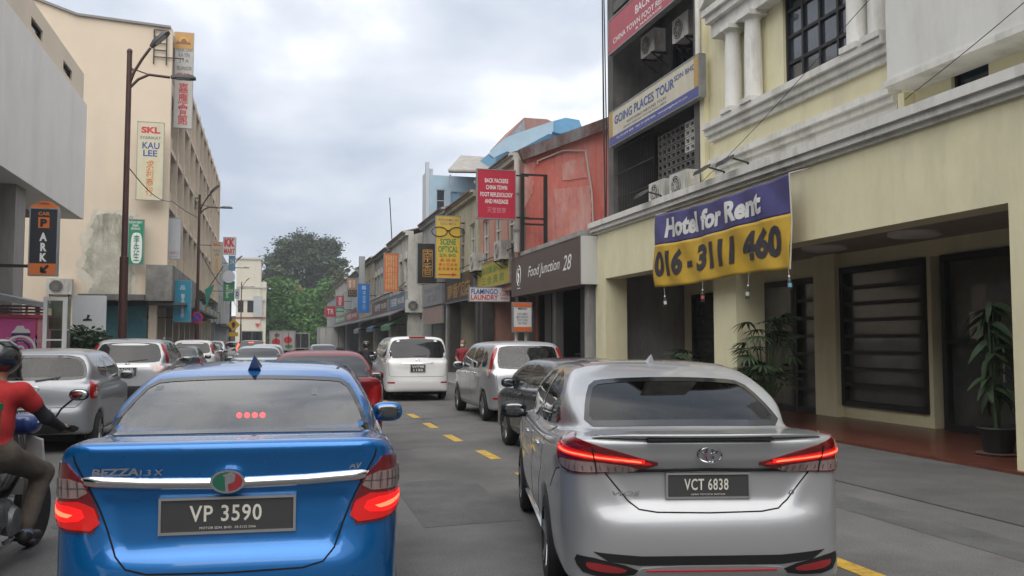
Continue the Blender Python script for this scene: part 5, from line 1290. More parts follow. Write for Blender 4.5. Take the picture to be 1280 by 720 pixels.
a = [on_Y(p, q, 29.9) for p, q in ((672, 205), (672, 201), (704, 188), (732, 188), (740, 240), (742, 285))]
MB().tube([(x, 29.92, z) for x, z in a], .03, 6).build('pipe', M_trimpale, tr, True)
sf_ = thing('sign_frame', 'empty rusty steel sign frame standing off the salmon wall', 'frame', (8.8, 29.5, 4.76))
x0, z1 = on_Y(653, 217, 29.4); x1, z0 = on_Y(682, 300, 29.4)
for x in (x0, x1): MB().box(x - .06, x + .06, 29.35, 29.45, 4.75, z1).build('upright', M_iron, sf_)
for z in (z1, z1 - 1.55, z1 - 1.75): MB().box(x0 + .06, x1 - .06, 29.36, 29.44, z - .06, z).build('rail', M_iron, sf_)
# blue roofed buildings behind the row
M_ltblue = mat('light_blue_sheet', (.36, .50, .60), .6, var=.1, vscale=1.2)
M_ltblue2 = mat('sky_blue_paint', (.13, .33, .52), .6, var=.1)
bb = thing('rooftop_building', 'light blue building with slatted roof canopy behind the shophouses', 'building', (13, 62, 0))
x0, z1 = on_Y(537, 215, 60); x1, _z = on_Y(625, 200, 60)
hs = []
w = MB(); holed(w, 'x', 60, 60.3, x0, x1, 0, z1 - .2, [(x0 + .5, x0 + 1.1, z1 - 3.5, z1 - 1.2), (x0 + 1.5, x0 + 3.2, z1 - 3.2, z1 - 1.3)]); w.build('front_wall', M_ltblue, bb)
window(bb, 'x', 60, 1, x0 + .5, x0 + 1.1, z1 - 3.5, z1 - 1.2, M_trimpale, M_pane_blue, 1, 3); window(bb, 'x', 60, 1, x0 + 1.5, x0 + 3.2, z1 - 3.2, z1 - 1.3, M_trimpale, mat('bright_blue_pane', (.22, .42, .6), .2, coat=.4), 3, 2)
MB().box(x0 + .01, x0 + .3, 60.301, 63, 0, z1 + .3).build('side_wall', mat('pale_grey_tower', (.5, .54, .58), .7), bb); MB().box(x0 - .25, x0 - .01, 60, 60.4, 0, z1 + .7).build('stair_tower', mat('pale_grey_tower', (.5, .54, .58), .7), bb)
MB().box(x0 + .31, x1, 60.31, 63, 0, z1 - .3).build('block', M_ltblue, bb)
(ca, za_), (cb_, zb_) = on_Y(560, 212, 57), on_Y(640, 213, 57); (cc, zc), (cd, zd) = on_Y(640, 198, 64), on_Y(576, 194, 64)
rc = MB(); q = [(ca, 57, za_), (cb_, 57, zb_), (cc, 64, zc), (cd, 64, zd)]
rc.add(q + [(x, y, z - .12) for x, y, z in q], [(3, 2, 1, 0)[::-1], (4, 5, 6, 7)[::-1], (0, 1, 5, 4), (1, 2, 6, 5), (2, 3, 7, 6), (3, 0, 4, 7)])
rc.build('roof_canopy', mat('canopy_sheet_grey', (.34, .32, .29), .8, var=.3, vscale=2), bb)
for k in range(9):
    t = (k + .5) / 9; l = lambda A, B: tuple(A[i] + (B[i] - A[i]) * t for i in range(3))
    p_, q_ = l(q[0], q[3]), l(q[1], q[2]); MB().bar((p_[0], p_[1], p_[2] - .2), (q_[0], q_[1], q_[2] - .2), .12, .14).build('canopy_batten', mat('batten_wood', (.14, .13, .12), .8), bb)
for x in (ca + .2, (ca + cb_) / 2, cb_): MB().bar((x, 57.2, z1 - 1.5), (x, 57.2, za_ - .3), .1).build('canopy_post', M_steel, bb)
b2 = thing('rooftop_building', 'sky blue rooftop house with red gable end behind the salmon wall', 'building', (17, 57, 0))
def outline_Y(pts, Y, depth, name, m, parent):
    MB().prism([on_Y(p, q, Y) for p, q in pts], (0, Y, 0), (1, 0, 0), (0, 0, 1), depth).build(name, m, parent)
outline_Y([(620, 300), (620, 184), (640, 176), (726, 160), (740, 170), (740, 300)], 57, 6, 'wall', M_ltblue2, b2)
outline_Y([(612, 193), (616, 186), (632, 172), (636, 170), (692, 151), (692, 164), (640, 192), (634, 189), (617, 197)], 56, .3, 'eaves_sheet', M_ltblue, b2)
outline_Y([(692.5, 151), (707, 147), (724, 150), (728, 160), (700, 167), (692.5, 165)], 56.2, .5, 'blue_gable_end', M_ltblue2, b2)
outline_Y([(634, 170), (655, 147), (684, 149), (690, 152), (640, 178)], 58, 5, 'gable_roof', mat('red_oxide_roof', (.33, .17, .14), .8, var=.15), b2)
outline_Y([(637, 169), (656, 149.5), (656, 165)], 57.9, .06, 'gable_shutter', M_steel, b2)
ant = thing('radio_mast', 'thin tall antenna mast above the old grey shophouse', 'mast', (9.5, 60, 8.2))
xa, za = on_Y(487, 247, 60); MB().tube([(xa + .25, 60, 7.5), (xa, 60, za)], .035, 6).build('mast', M_iron, ant)

# ------------------------------------------------------------------ right hand signs
def board_X(label, px0, px1, X, zb, zt, face, texts=(), **k):
    """board flat on the right hand fronts, reading away from the far end"""
    y0, _ = on_X(px0, 400, X); y1, _ = on_X(px1, 400, X)
    return board(label, (X, y0, zb), (0, -1, 0), (0, 0, 1), y0 - y1, zt - zb, face, texts, **k)
M_brownface = sign_mat('brown', (.085, .062, .055))
o = board_X('long dark brown sign with pale script lettering, Food Junction 28', 640, 725, 8.2, 3.2, 4.5, M_brownface,
    [('Food Junction', .52, .50, .47, .34, M_whiteink, .004, .35), ('28', .85, .52, .11, .34, M_whiteink, .006, .3)], depth=.6, frame=mat('brown_metal_rim', (.12, .09, .08), .5, .2))
MB().box(8.215, 8.8, on_X(725, 400, 8.2)[0] - .07, on_X(725, 400, 8.2)[0] - .035, 3.18, 4.52).build('end_panel', mat('pale_metal_rim', (.55, .55, .54), .5, .2), o)
V, Fc = ring(.26, .36, .03); pc = Vector((8.19, 29.0, 3.86))
link('emblem', mesh_np('emblem', [Vector((b_, -a_, c_)) + pc - origin_of(o) for a_, b_, c_ in V], Fc), M_whiteink, o)
em = MB(); em.tube([(8.185, 29.02, 3.62), (8.185, 28.98, 3.8), (8.185, 29.06, 3.95), (8.185, 28.95, 4.08)], .03, 6); em.bar((8.185, 29.15, 3.42), (8.185, 28.85, 3.42), .03); em.build('emblem_stem', M_whiteink, o)
y0, zt0 = on_X(762, 145, 9.3); y1, zt1 = on_X(873, 65, 9.3); _, zb0 = on_X(762, 182, 9.3); _, zb1 = on_X(873, 122, 9.3)
M_cream = sign_mat('cream', (.56, .52, .40)); 
gzb, gzt = (zb0 + zb1) / 2, (zt0 + zt1) / 2; gh = gzt - gzb
o = board('cream and blue tour agency sign, GOING PLACES TOUR', (9.3, y0, gzb), (0, -1, 0), (0, 0, 1), y0 - y1, gh, M_cream,
    [('GOING PLACES TOUR', .42, .70, .70, .26, M_blue_t, .02), ('SDN BHD', .87, .78, .2, .13, M_blue_t, .012), ('RESPONSIBLE INBOUND TOURS', .46, .45, .46, .08, M_greyink, .01), ('INBOUND TOURS AND TICKETING, KUALA LUMPUR', .44, .33, .50, .065, M_greyink, .008)], depth=.16)
MB().box(9.284, 9.299, y1 + .01, y0 - .01, gzb + .01, gzb + gh * .24).build('blue_band', sign_mat('blue_band', (.06, .07, .26)), o)
letter(o, 'TEL 03-2078 4008   FAX 03-2078 4026   www.goingplaces-kl.com', (9.284, (y0 + y1) / 2, gzb + gh * .125), (0, -1, 0), (0, 0, 1), (y0 - y1) * .8, gh * .07, M_whiteink, .006)
for yy in (y0 - .01, y1 + .21): MB().box(9.285, 9.299, yy - .2, yy, gzb + gh * .245, gzt - .01).build('gold_edge', sign_mat('gold_edge', (.45, .27, .06)), o)
_, rb0 = on_X(762, 68, 9.3); _, rb1 = on_X(842, 0, 9.3); rzb = (rb0 + rb1) / 2
board('red massage sign at the top of the office block', (9.3, y0, rzb), (0, -1, 0), (0, 0, 1), y0 - y1, gh * 1.02, sign_mat('rose_red', (.40, .05, .07)),
    [('BACK PACKERS', .58, .62, .46, .24, M_whiteink, .016), ('CHINA TOWN FOOT REFLEXOLOGY', .50, .28, .88, .16, M_whiteink, .012), ('& MASSAGE', .5, .1, .3, .07, M_whiteink, .01)], depth=.16)
x0, z0 = on_Y(598, 272, 33); 
board_Y('red square massage sign with white letters in front of the salmon wall', 597, 214, 644, 272, 29.1, sign_mat('crimson', (.46, .018, .045)),
    [('BACK PACKERS', .5, .78, .62, .09, M_whiteink), ('CHINA TOWN', .5, .64, .56, .09, M_whiteink), ('FOOT REFLEXOLOGY', .5, .49, .86, .09, M_whiteink), ('AND MASSAGE', .5, .35, .62, .09, M_whiteink), ('天堂按摩', .5, .17, .5, .12, mat('faded_pink_ink', (.6, .25, .27), .5), .0)], arms=[(1, .92, .5), (1, .04, .5)])
o = board_Y('yellow optician sign with spectacles, SCENE OPTICAL', 545, 271, 575, 347, 38.5, sign_mat('bright_yellow', (.62, .42, .05)),
    [('PERKHIDMATAN\nKACA MATA', .5, .91, .86, .11, M_greyink, .01), ('SCENE', .5, .585, .66, .10, M_greenink, .03), ('OPTICAL', .5, .465, .84, .10, M_greenink, .03), ('SDN. BHD.', .5, .365, .72, .055, M_greenink, .02), ('高 視 眼', .5, .285, .66, .055, M_redink, .01), ('鏡 公 司 服 務', .5, .215, .78, .05, M_redink, .01), ('配 眼 鏡 專 家', .5, .145, .8, .05, M_redink, .01)], arms=[(1, .9, 1.0), (1, .06, 1.0)])
x0, z0 = on_Y(545, 347, 38.5); x1, z1 = on_Y(575, 271, 38.5); W, H_ = x1 - x0, z1 - z0
sp_ = thing_part('spectacles', o)
for k in (-1, 1):
    V, Fc = ring(W * .34, H_ * .085, .045, 24); cx = x0 + W * .5 + k * W * .37
    link('rim', mesh_np('rim', [Vector((a_ + cx, b_ + 38.47, c_ + z0 + H_ * .745)) - origin_of(o) for a_, b_, c_ in V], Fc), M_blackink, sp_)
MB().bar((x0 + W * .44, 38.47, z0 + H_ * .765), (x0 + W * .56, 38.47, z0 + H_ * .765), .05).build('bridge', M_blackink, sp_)
MB().prism([(0, .35), (.72, .35), (.72, 0), (1, .5), (.72, 1), (.72, .65), (0, .65)], (x0 + .1, 38.49, z0 + .06), (W * .8, 0, 0), (0, 0, .17), .004).build('arrow', M_redink, o)
o = board_Y('black signboard with gilt Chinese characters beside the optician sign', 522, 305, 546, 354, 42, sign_mat('black', (.022, .02, .02)), [(vert('南香'), .52, .53, .5, .66, M_gold, .012)], arms=[(1, .03, 1.2)])
x0, z0 = on_Y(528, 346, 42); x1, z1 = on_Y(541, 312, 42)
for (a, b, c, d) in ((x0, x1, z0, z0 + .04), (x0, x1, z1 - .04, z1), (x0, x0 + .04, z0, z1), (x1 - .04, x1, z0, z1)): MB().box(a, b, 41.985, 41.998, c, d).build('gilt_border', M_gold, o)
o = board_Y('white laundry sign with blue and red letters, FLAMINGO LAUNDRY', 587, 360, 637, 376, 32.0, sign_mat('white', (.66, .66, .65)), [('FLAMINGO', .37, .70, .66, .40, M_blue_t, .02), ('LAUNDRY', .37, .27, .68, .38, M_redink, .03), ('DRY\nCLEAN\nWASH', .86, .5, .2, .8, M_redink, .01)], arms=[(.9, 1, .8)])
board_X('yellow shop sign above the laundry sign on the pink front', 597, 637, 8.3, 3.75, 4.75, sign_mat('mustard', (.42, .33, .05)), [('KEDAI DOBI SAN CHUEN', .5, .68, .9, .28, M_greenink, .01), ('三 全 洗 衣', .5, .28, .7, .32, M_greenink, .01)], depth=.1)
board_X('black shop sign with raised gilt Chinese letters', 556, 592, 8.2, 3.45, 4.65, sign_mat('charcoal', (.04, .04, .042)), [('南香飯店', .5, .42, .8, .6, M_gold, .03)], depth=.12)
board_X('grey faded shop sign beside the black gilt letter sign', 528, 553, 8.1, 3.5, 4.7, sign_mat('faded_grey', (.22, .23, .24)), [('SYARIKAT SENG', .5, .66, .8, .2, M_greyink, .01), ('成 記', .5, .3, .5, .35, M_greyink, .01)], depth=.12)
board_X('dull pink wooden shop sign under the grey faded sign', 530, 553, 8.15, 2.55, 3.4, sign_mat('dusty_pink', (.30, .22, .20)), [], depth=.08)
menu = board_Y('white and orange menu board hanging before the eating house', 642, 379, 664, 414, 27.5, sign_mat('paper_white', (.6, .6, .58)), [('MENU', .5, .80, .5, .08, M_blackink), ('NASI LEMAK\nMEE GORENG\nROTI CANAI\nTEH TARIK', .5, .45, .66, .42, M_greyink, .01)])
x0, z0 = on_Y(642, 414, 27.5); x1, z1 = on_Y(664, 379, 27.5)
for za, zb in ((z0, z0 + .14), (z1 - .12, z1)): MB().box(x0 + .001, x1 - .001, 27.48, 27.495, za, zb).build('orange_band', mat('sign_orange_band', (.6, .12, .02), .5), menu)
stand = thing('menu_stand', 'pair of thin posts carrying the menu board', 'stand', ((x0 + x1) / 2, 27.7, .125))
for x in (x0 + .15, x1 - .12): MB().tube([(x, 27.72, .125), (x, 27.72, z1 - .05)], .05, 8).build('post', M_trimpale, stand, True)
board_Y('orange signboard with rows of pale characters on the grey shophouses', 480, 317, 498, 364, 51.5, sign_mat('burnt_orange', (.52, .13, .03)), [('雲 吞 麵 茶 室\n潮 州 粥 飯 店\n白 果 薏 米 水\n冷 熱 飲 品 店\n大 眾 餐 室 廳\n咖 喱 雞 飯 麵', .5, .5, .8, .9, mat('sign_pale_gold_ink', (.6, .45, .25), .5), .005)], arms=[(1, .03, 1.0)])
board_Y('bright blue signboard with pale upright characters', 447, 355, 462, 391, 66.5, sign_mat('bright_blue', (.015, .16, .50)), [(vert('平安藥行'), .55, .42, .3, .66, mat('sign_pale_blue_ink', (.3, .5, .65), .5), .01), ('福', .5, .87, .35, .14, M_whiteink, .0)], arms=[(1, .6, 1.2)])
board_Y('bare grey signboard standing above the bright blue one', 449, 321, 456, 357, 70, sign_mat('bare_grey', (.36, .37, .38)))
board_Y('brown signboard with dark emblem near the row end', 434, 348, 446, 362, 76, sign_mat('tan_brown', (.36, .20, .12)), [('老 店\n茶 行', .5, .5, .7, .7, M_whiteink, .0)], arms=[(1, .5, .9)])
board_Y('dark panel with round emblem below the brown signboard', 435, 362, 446, 371, 76, sign_mat('dark_panel', (.03, .03, .032)), [('OO', .5, .5, .8, .6, M_gold, .0)], arms=[(1, .5, .9)])
board_Y('small crimson signboard near the last right hand shops', 420, 370, 430, 383, 86, sign_mat('crimson2', (.36, .05, .08)), [('酒\n家', .5, .5, .4, .8, M_whiteink, .0)], arms=[(1, .5, 1.2)])
board_Y('small green signboard under the small crimson one', 420, 384, 430, 390, 86, sign_mat('leaf_green', (.03, .22, .12)), [('KEDAI', .5, .5, .8, .5, M_whiteink, .0)], arms=[(1, .5, 1.2)])
board_Y('red signboard hung before the green creepers', 406, 383, 420, 396, 105, sign_mat('deep_red', (.40, .03, .05)), [('TR', .5, .5, .6, .5, M_whiteink, .0)], arms=[(1, .5, 3)])
# air conditioners on the shophouse fronts
for (px, py, lab) in ((628, 315, 'air conditioner unit under the window of the pink shophouse, by the salmon corner'), (596, 330, 'air conditioner unit low on the pink front next to the cream shophouse')):
    y_, z_ = on_X(px, py, 8.2); air_conditioner(lab, 8.2, y_, z_ - .3, '-x', 1.25)
y_, z_ = on_X(524, 385, 7.9); air_conditioner('air conditioner unit at the peeling white wall', 7.9, 49.8, z_ - .2, '-y', 1.3)

# ------------------------------------------------------------------ banner on the hotel beam
def wave(u, v):
    """cloth relief of the banner; u along 0..1, v up 0..1"""
    s = .016 * math.sin(u * 9 + v * 3) + .022 * math.sin((u * 1.6 + (1 - v) * .35) * 7.0) * (1 - .6 * v) + .022 * math.sin(u * 31 + v * 9) + .014 * math.exp(-((u - .33 - .25 * (1 - v)) / .03) ** 2) + .025 * math.exp(-((u - .9 + .1 * v) / .025) ** 2)
    return s
ba, bt0 = on_X(827, 270, 8.48); bb_, bt1 = on_X(997, 217, 8.48); _, bl0 = on_X(829, 359, 8.48); _, bl1 = on_X(997, 337, 8.48)
ban = thing('banner', 'blue and yellow cloth banner reading Hotel for Rent on the hotel beam', 'banner', (8.45, (ba + bb_) / 2, 2.8))
BW = ba - bb_
def ban_pt(u, v, lift=0.0):
    zt = bt0 + (bt1 - bt0) * u - .07 * math.sin(math.pi * u) ; zb = bl0 + (bl1 - bl0) * u - .03 * math.sin(math.pi * u * 2)
    y = ba - BW * u + .05 * math.sin(v * 5) * (1 - u)
    return Vector((8.44 - .12 - wave(u, v) - lift, y, zb + (zt - zb) * v))
def cloth(v0, v1, name, m):
    nu, nv = 70, 16; V, Fc = [], []
    for i in range(nu + 1):
        for j in range(nv + 1): V.append(ban_pt(i / nu, v0 + (v1 - v0) * j / nv) - origin_of(ban))
    for i in range(nu):
        for j in range(nv): a = i * (nv + 1) + j; Fc.append((a, a + nv + 1, a + nv + 2, a + 1))
    o = link(name, mesh_np(name, V, Fc, True), m, ban)
    s = o.modifiers.new('thick', 'SOLIDIFY'); s.thickness = .004; s.offset = 0
    return o
cloth(.585, 1, 'blue_cloth', mat('banner_blue', (.055, .05, .17), .55, var=.15, vscale=3)); cloth(0, .585, 'yellow_cloth', mat('banner_yellow', (.50, .31, .018), .5, var=.12, vscale=3))
def ban_text(body, u0, u1, v0, v1, m, bold, lift=.012, shear=0):
    W, H2 = (u1 - u0), (v1 - v0)
    letter(ban, body, (0, 0, 0), (1, 0, 0), (0, 0, 1), W, H2, m, bold, shear, warp=lambda a, b: tuple(ban_pt((u0 + u1) / 2 + a, (v0 + v1) / 2 + b, lift)))
ban_text('Hotel for Rent', .10, .84, .66, .93, mat('banner_white_ink', (.62, .62, .60), .6), .045)
ban_text('016 - 3111 460', .015, .955, .14, .50, mat('banner_black_ink', (.025, .02, .03), .6), .05)
rp_ = MB(); rp_.tube([tuple(ban_pt(0, 1)), (8.69, ba + .1, bt0 + .12)], .012, 6); rp_.build('tie_rope', M_trimpale, ban); rp_ = MB(); rp_.tube([tuple(ban_pt(1, 1)), (8.69, bb_ - .05, bt1 + .1)], .012, 6); rp_.build('tie_rope', M_trimpale, ban)
MB().tube([tuple(ban_pt(1, 0)), tuple(ban_pt(1, .5)), tuple(ban_pt(1, 1))], .014, 6).build('edge_pole', M_trimpale, ban)
M_pet = glass_mat('clear_plastic', (.72, .78, .78), .1)
for k, (px, py, lab, tint, tilt) in enumerate(((833, 376, 'left end of the banner', (.5, .5, .5), -10), (880, 369, 'reddish label, under the digits 31 of the banner', (.45, .10, .10), 0), (933, 364, 'plain bottle under the digits 11 of the banner', (.5, .52, .5), 8), (999, 352, 'blue label, at the right corner of the banner', (.15, .32, .42), -8))):
    y_, z_ = on_X(px, py, 8.33); u = (ba - y_) / BW; u = min(max(u, .0), 1.0); tp = ban_pt(u, 0)
    o = thing('plastic_bottle', 'hanging water bottle weight, ' + lab if k else 'hanging water bottle weight under the ' + lab, 'bottle', (tp.x, tp.y, z_ - .14), 0, 'bottles weighing the banner down')
    o.rotation_euler = (R(tilt), 0, 0)
    MB().lathe([(.03, 0), (.036, .01), (.036, .09), (.032, .1), (.036, .11), (.036, .17), (.014, .22), (.014, .24)], (0, 0, 0), 'z', 14).build('bottle', M_pet, o, True, True)
    MB().lathe([(.0372, .06), (.0372, .13)], (0, 0, 0), 'z', 14).build('bottle_label', mat('bottle_label_%d' % k, tint, .5), o, True, True)
    MB().lathe([(.017, .232), (.017, .26), (.002, .262)], (0, 0, 0), 'z', 12).build('cap', M_white, o, True, True)
    MB().tube([(0, 0, .26), (0, 0, max(.3, tp.z - z_ + .17))], .004, 5).build('string', M_trimpale, o, False, True)
# ------------------------------------------------------------------ left side: car park block, cream block, street furniture
M_greyclad = mat('grey_cladding', (.74, .70, .64), .75, var=.06, vscale=.5, dirt=(.56, .53, .48), damt=.6, dscale=.5)
M_creamwall = mat('cream_wall', (.68, .57, .435), .85, var=.05, vscale=.4, dirt=(.52, .44, .35), damt=.5, dscale=.3)
M_creamdk = mat('cream_balcony_paint', (.58, .49, .38), .85, var=.08, vscale=.8, dirt=(.25, .22, .18), damt=.65, dscale=.6)
M_mould = mat('mouldy_plaster', (.46, .44, .36), .95, var=.35, vscale=1.5, bump=.4, bscale=5, dirt=(.10, .105, .06), damt=1.0, dscale=1.6)
cp = thing('parking_building', 'grey clad car park block with overhanging blank front', 'building', (-7.5, 24, 0))
PX = -7.5; PE = 39.4
MB().box(-9.0, PX, -20, PE, 6.62, 11.4).build('overhang_front', M_greyclad, cp)
ch = []
for k in range(9): y = PE - 2.2 - k * 4.6; ch.append((y - 1.5, y, 11.75, 12.15))
u_ = MB(); holed(u_, 'y', PX - .35, PX - .15, -20, PE, 11.41, 12.7, ch); u_.build('parapet_wall', M_creamwall, cp)
for h in ch: window(cp, 'y', PX - .15, -1, *h, M_iron, M_pane, 1, 1, .05)
for k in range(0): MB().box(PX - .001, PX + .012, PE - .1 - k * 4.6 - .03, PE - .1 - k * 4.6, 6.63, 11.39).build('cladding_joint', mat('cladding_joint', (.2, .2, .19), .8), cp)
for y in (31.6, 24.0, 17.0): MB().box(-9.0, -7.9, y - .6, y + .6, .125, 6.62).build('column', mat('grey_brown_column', (.30, .28, .255), .85, var=.1, vscale=.6, dirt=(.16, .15, .14), damt=.7), cp)
MB().box(-16, -15.8, -20, PE + 1, .125, 12.6).build('back_wall', M_dark, cp)
MB().box(-15.8, -9.0, -20, PE, 6.62, 6.9).build('deck', M_dirtyconc, cp); MB().box(-16, -9.01, -20, PE, 11.0, 12.6).build('roof_block', M_creamwall, cp)
# small canopy roof and railing at the entrance
can = thing('entrance_canopy', 'grey sheet canopy above the pink ticket kiosk', 'canopy', (-7.6, 29, .125))
x0, z0 = on_Y(-60, 378, 28.5); x1, z1 = on_Y(46, 380, 28.5)
cvb = MB(); cvb.add([(x0 - 1, 27.6, z0 + .75), (x1, 27.6, z0 + .05), (x1 + .1, 30.6, z0 + .05), (x0 - 1, 30.6, z0 + .75), (x0 - 1, 27.6, z0 + .55), (x1, 27.6, z0 - .1), (x1 + .1, 30.6, z0 - .1), (x0 - 1, 30.6, z0 + .55)], [(0, 1, 2, 3), (7, 6, 5, 4), (0, 4, 5, 1), (1, 5, 6, 2), (2, 6, 7, 3), (3, 7, 4, 0)]); cvb.build('roof_sheet', M_steel, can)
for x in (x0, x1 - .4): MB().box(x - .06, x + .06, 30.3, 30.42, .125, z0 + .1).build('post', M_steel, can)
rl = thing('railing', 'white pipe railing behind the pink kiosk', 'railing', (-8, 30, .125))
xa, zt = on_Y(-60, 382, 30.0); xb, zb = on_Y(56, 391, 30.0)
for z in (zt, (zt + zb) / 2, zb): MB().tube([(xa, 30.0, z), (xb, 30.0, z)], .035, 8).build('rail', M_white, rl)
for k in range(6): x = xa + (xb - xa) * k / 5; MB().tube([(x, 30.0, .125), (x, 30.0, zt)], .035, 8).build('post', M_white, rl)
# pink kiosk
M_kpink = mat('kiosk_pink', (.60, .10, .30), .5, var=.05)
ki = thing('kiosk', 'hot pink kiosk with white scooter emblem', 'kiosk', (-7.6, 29, .125))
x0, zt = on_Y(-40, 397, 28); x1, _ = on_Y(53, 397, 28); xd, _ = on_Y(44, 420, 28)
MB().box(x0, xd, 28, 29.6, .125, zt).build('front_panel', M_kpink, ki); MB().box(xd + .001, x1 - .12, 28.4, 29.6, .125, zt - .5).build('doorway', M_dark, ki); MB().box(x1 - .119, x1, 28, 29.6, .125, zt).build('door_post', mat('kiosk_pale_pink', (.62, .28, .33), .6), ki)
MB().box(xd + .001, x1 - .12, 28, 28.39, zt - .5, zt).build('lintel', mat('kiosk_red', (.42, .06, .09), .6), ki); MB().box(x0 - .05, x1 + .06, 27.95, 29.65, zt + .001, zt + .1).build('roof', mat('kiosk_red', (.42, .06, .09), .6), ki)
cx, cz = on_Y(25, 437, 27.99)
for r_, t_ in ((.42, .07), (.28, .06), (.12, .05)):
    V, Fc = ring(r_, r_, t_); link('emblem_ring', mesh_np('emblem_ring', [Vector((a_ + cx, 27.985 + b_ * .1, c_ + cz)) - origin_of(ki) for a_, b_, c_ in V], Fc), M_whiteink if r_ != .28 else mat('kiosk_navy', (.05, .05, .14), .6), ki)
hx, hz = on_Y(26, 416, 27.99); MB().prism([(-.25, 0), (.25, 0), (.2, .1), (.1, .12), (.06, .2), (-.1, .2), (-.16, .1)], (hx, 27.985, hz), (1, 0, 0), (0, 0, 1), .01).build('hat_emblem', M_whiteink, ki); MB().prism([(-.26, -.09), (.24, -.09), (.26, -.02), (-.22, -.02)], (hx, 27.984, hz), (1, 0, 0), (0, 0, 1), .01).build('hat_brim', mat('kiosk_navy', (.05, .05, .14), .6), ki)
lx, lz = on_Y(25, 425, 27.99); letter(ki, 'coffee scooter', (lx, 27.99, lz), (1, 0, 0), (0, 0, 1), 1.2, .16, mat('kiosk_letter_pink', (.7, .4, .52), .5), .01, .2)
# glazed display case
dc = thing('display_case', 'tall white framed glass display case with brown boxes', 'display case', (-6, 27.2, .125))
x0, z1 = on_Y(57, 371, 27); x1, z0 = on_Y(79, 446, 27)
fr = MB()
for x in (x0, x1): fr.box(x - .05, x + .05, 27, 27.12, .125, z1)
fr.box(x0 + .05, x1 - .05, 27, 27.12, z1 - .1, z1); fr.box(x0 + .05, x1 - .05, 27, 27.12, .125, .25)
for z in (z0 + .45, ): fr.box(x0 + .05, x1 - .05, 27.02, 27.1, z, z + .04)
fr.build('frame', M_white, dc); MB().box(x0 + .02, x1 - .02, 27.05, 27.06, .2, z1 - .05).build('pane', glass_mat('case_glass', (.7, .72, .7)), dc)
MB().box(x0, x1, 27.75, 27.8, .125, z1).build('back_panel', mat('case_back', (.22, .23, .19), .8, var=.5, vscale=2), dc)
za, zb = on_Y(60, 397, 27.2)[1], on_Y(60, 411, 27.2)[1]; MB().box(x0 + .06, x1 - .06, 27.2, 27.6, zb, za).build('carton', mat('carton_brown', (.36, .25, .15), .85, var=.25, vscale=6), dc)
MB().box(x0 + .03, x1 - .03, 27.13, 27.74, zb - .04, zb - .001).build('shelf', M_white, dc)
# white pylon panel with emblem and shrubs
py_ = thing('pylon_sign', 'plain white pylon sign with small black emblem', 'sign', (-7.6, 44, .125))
x0, z1 = on_Y(91, 369, 42); x1, _ = on_Y(131, 369, 42)
MB().box(x0, x1, 42, 42.5, .125, z1).build('panel', mat('pylon_white', (.74, .75, .76), .6, var=.04), py_)
ex, ez = on_Y(109, 401, 42); MB().prism([(-.18, 0), (.2, 0), (.16, .08), (.05, .1), (.12, .24), (.0, .28), (-.03, .1), (-.16, .07)], (ex, 41.99, ez), (1, 0, 0), (0, 0, 1), .008).build('emblem', M_blackink, py_)
letter(py_, '丫 了 丫\n丫 了 丫', (ex, 41.99, ez - .75), (1, 0, 0), (0, 0, 1), .5, .52, M_blackink, .01)
yk, zk = 50.0, 0
ox, oz = on_Y(74, 357, 49.7); air_conditioner('air conditioner unit on the cream side wall left of the mouldy patch', ox, 49.9, oz - .45, '-y', 1.45, None)

# ------------------------------------------------------------------ cream balcony block
CX, CY = -5.4, 50.2; CE = 98; CT = 18.5
cr = thing('balcony_building', 'tall cream block with deep balconies and blank side wall', 'building', (CX, 70, 0))
MB().prism([(-40, .125), (-9.5, .125), (-9.5, 4.05), (CX - .005, 4.05), (CX - .005, CT + .1), on_Y(97, 20, CY), on_Y(45, 0, CY), on_Y(0, -18, CY), (-40, CT + 7)], (0, CY, 0), (1, 0, 0), (0, 0, 1), .4).build('side_wall', M_creamwall, cr)
MB().box(-40, CX - .96, CY + .41, CE, 6.0, CT - .3).build('block', M_creamwall, cr)
cvp = MB(); ra_, rb_, rc2 = on_Y(97, 20, CY), on_Y(45, 0, CY), on_Y(0, -18, CY); cvp.bar((CX - .1, CY + .1, CT + .16), (ra_[0], CY + .1, ra_[1] + .06), .5, .12); cvp.bar((ra_[0], CY + .1, ra_[1] + .06), (rb_[0], CY + .1, rb_[1] + .06), .5, .12); cvp.bar((rb_[0], CY + .1, rb_[1] + .06), (rc2[0], CY + .1, rc2[1] + .06), .5, .12); cvp.build('roof_coping', mat('coping_grey', (.25, .24, .23), .8), cr)
LV = [6.0, 9.15, 12.3, 15.45, CT]
for i, z in enumerate(LV): MB().box(CX - .95, CX - .06, CY + .41, CE, z - (.25 if i else .3), z + (.02 if i < 4 else .1)).build('floor_slab', M_creamdk, cr)
nf = 13
for k in range(1, nf):
    y = CY + .12 + (CE - CY - .3) * k / (nf - 1)
    MB().box(CX - .94, CX, y - .12, y + .12, 5.72, CT + .25).build('fin', M_creamdk, cr)
for i in range(4):
    z = LV[i]
    for k in range(nf - 1):
        ya = (CY + .26 if k else CY + .45) + (CE - CY - .3) * k / (nf - 1); yb = CY - .02 + (CE - CY - .3) * (k + 1) / (nf - 1)
        MB().box(CX - .40, CX - .28, ya, yb, z + .021, z + 1.0).build('parapet', M_creamdk, cr)
        if k < 9: window(cr, 'y', CX - .955, -1, ya + .5, yb - .5, z + 1.0, z + 2.6, M_trimpale, M_pane, 3, 1, .06, depth=-.06)
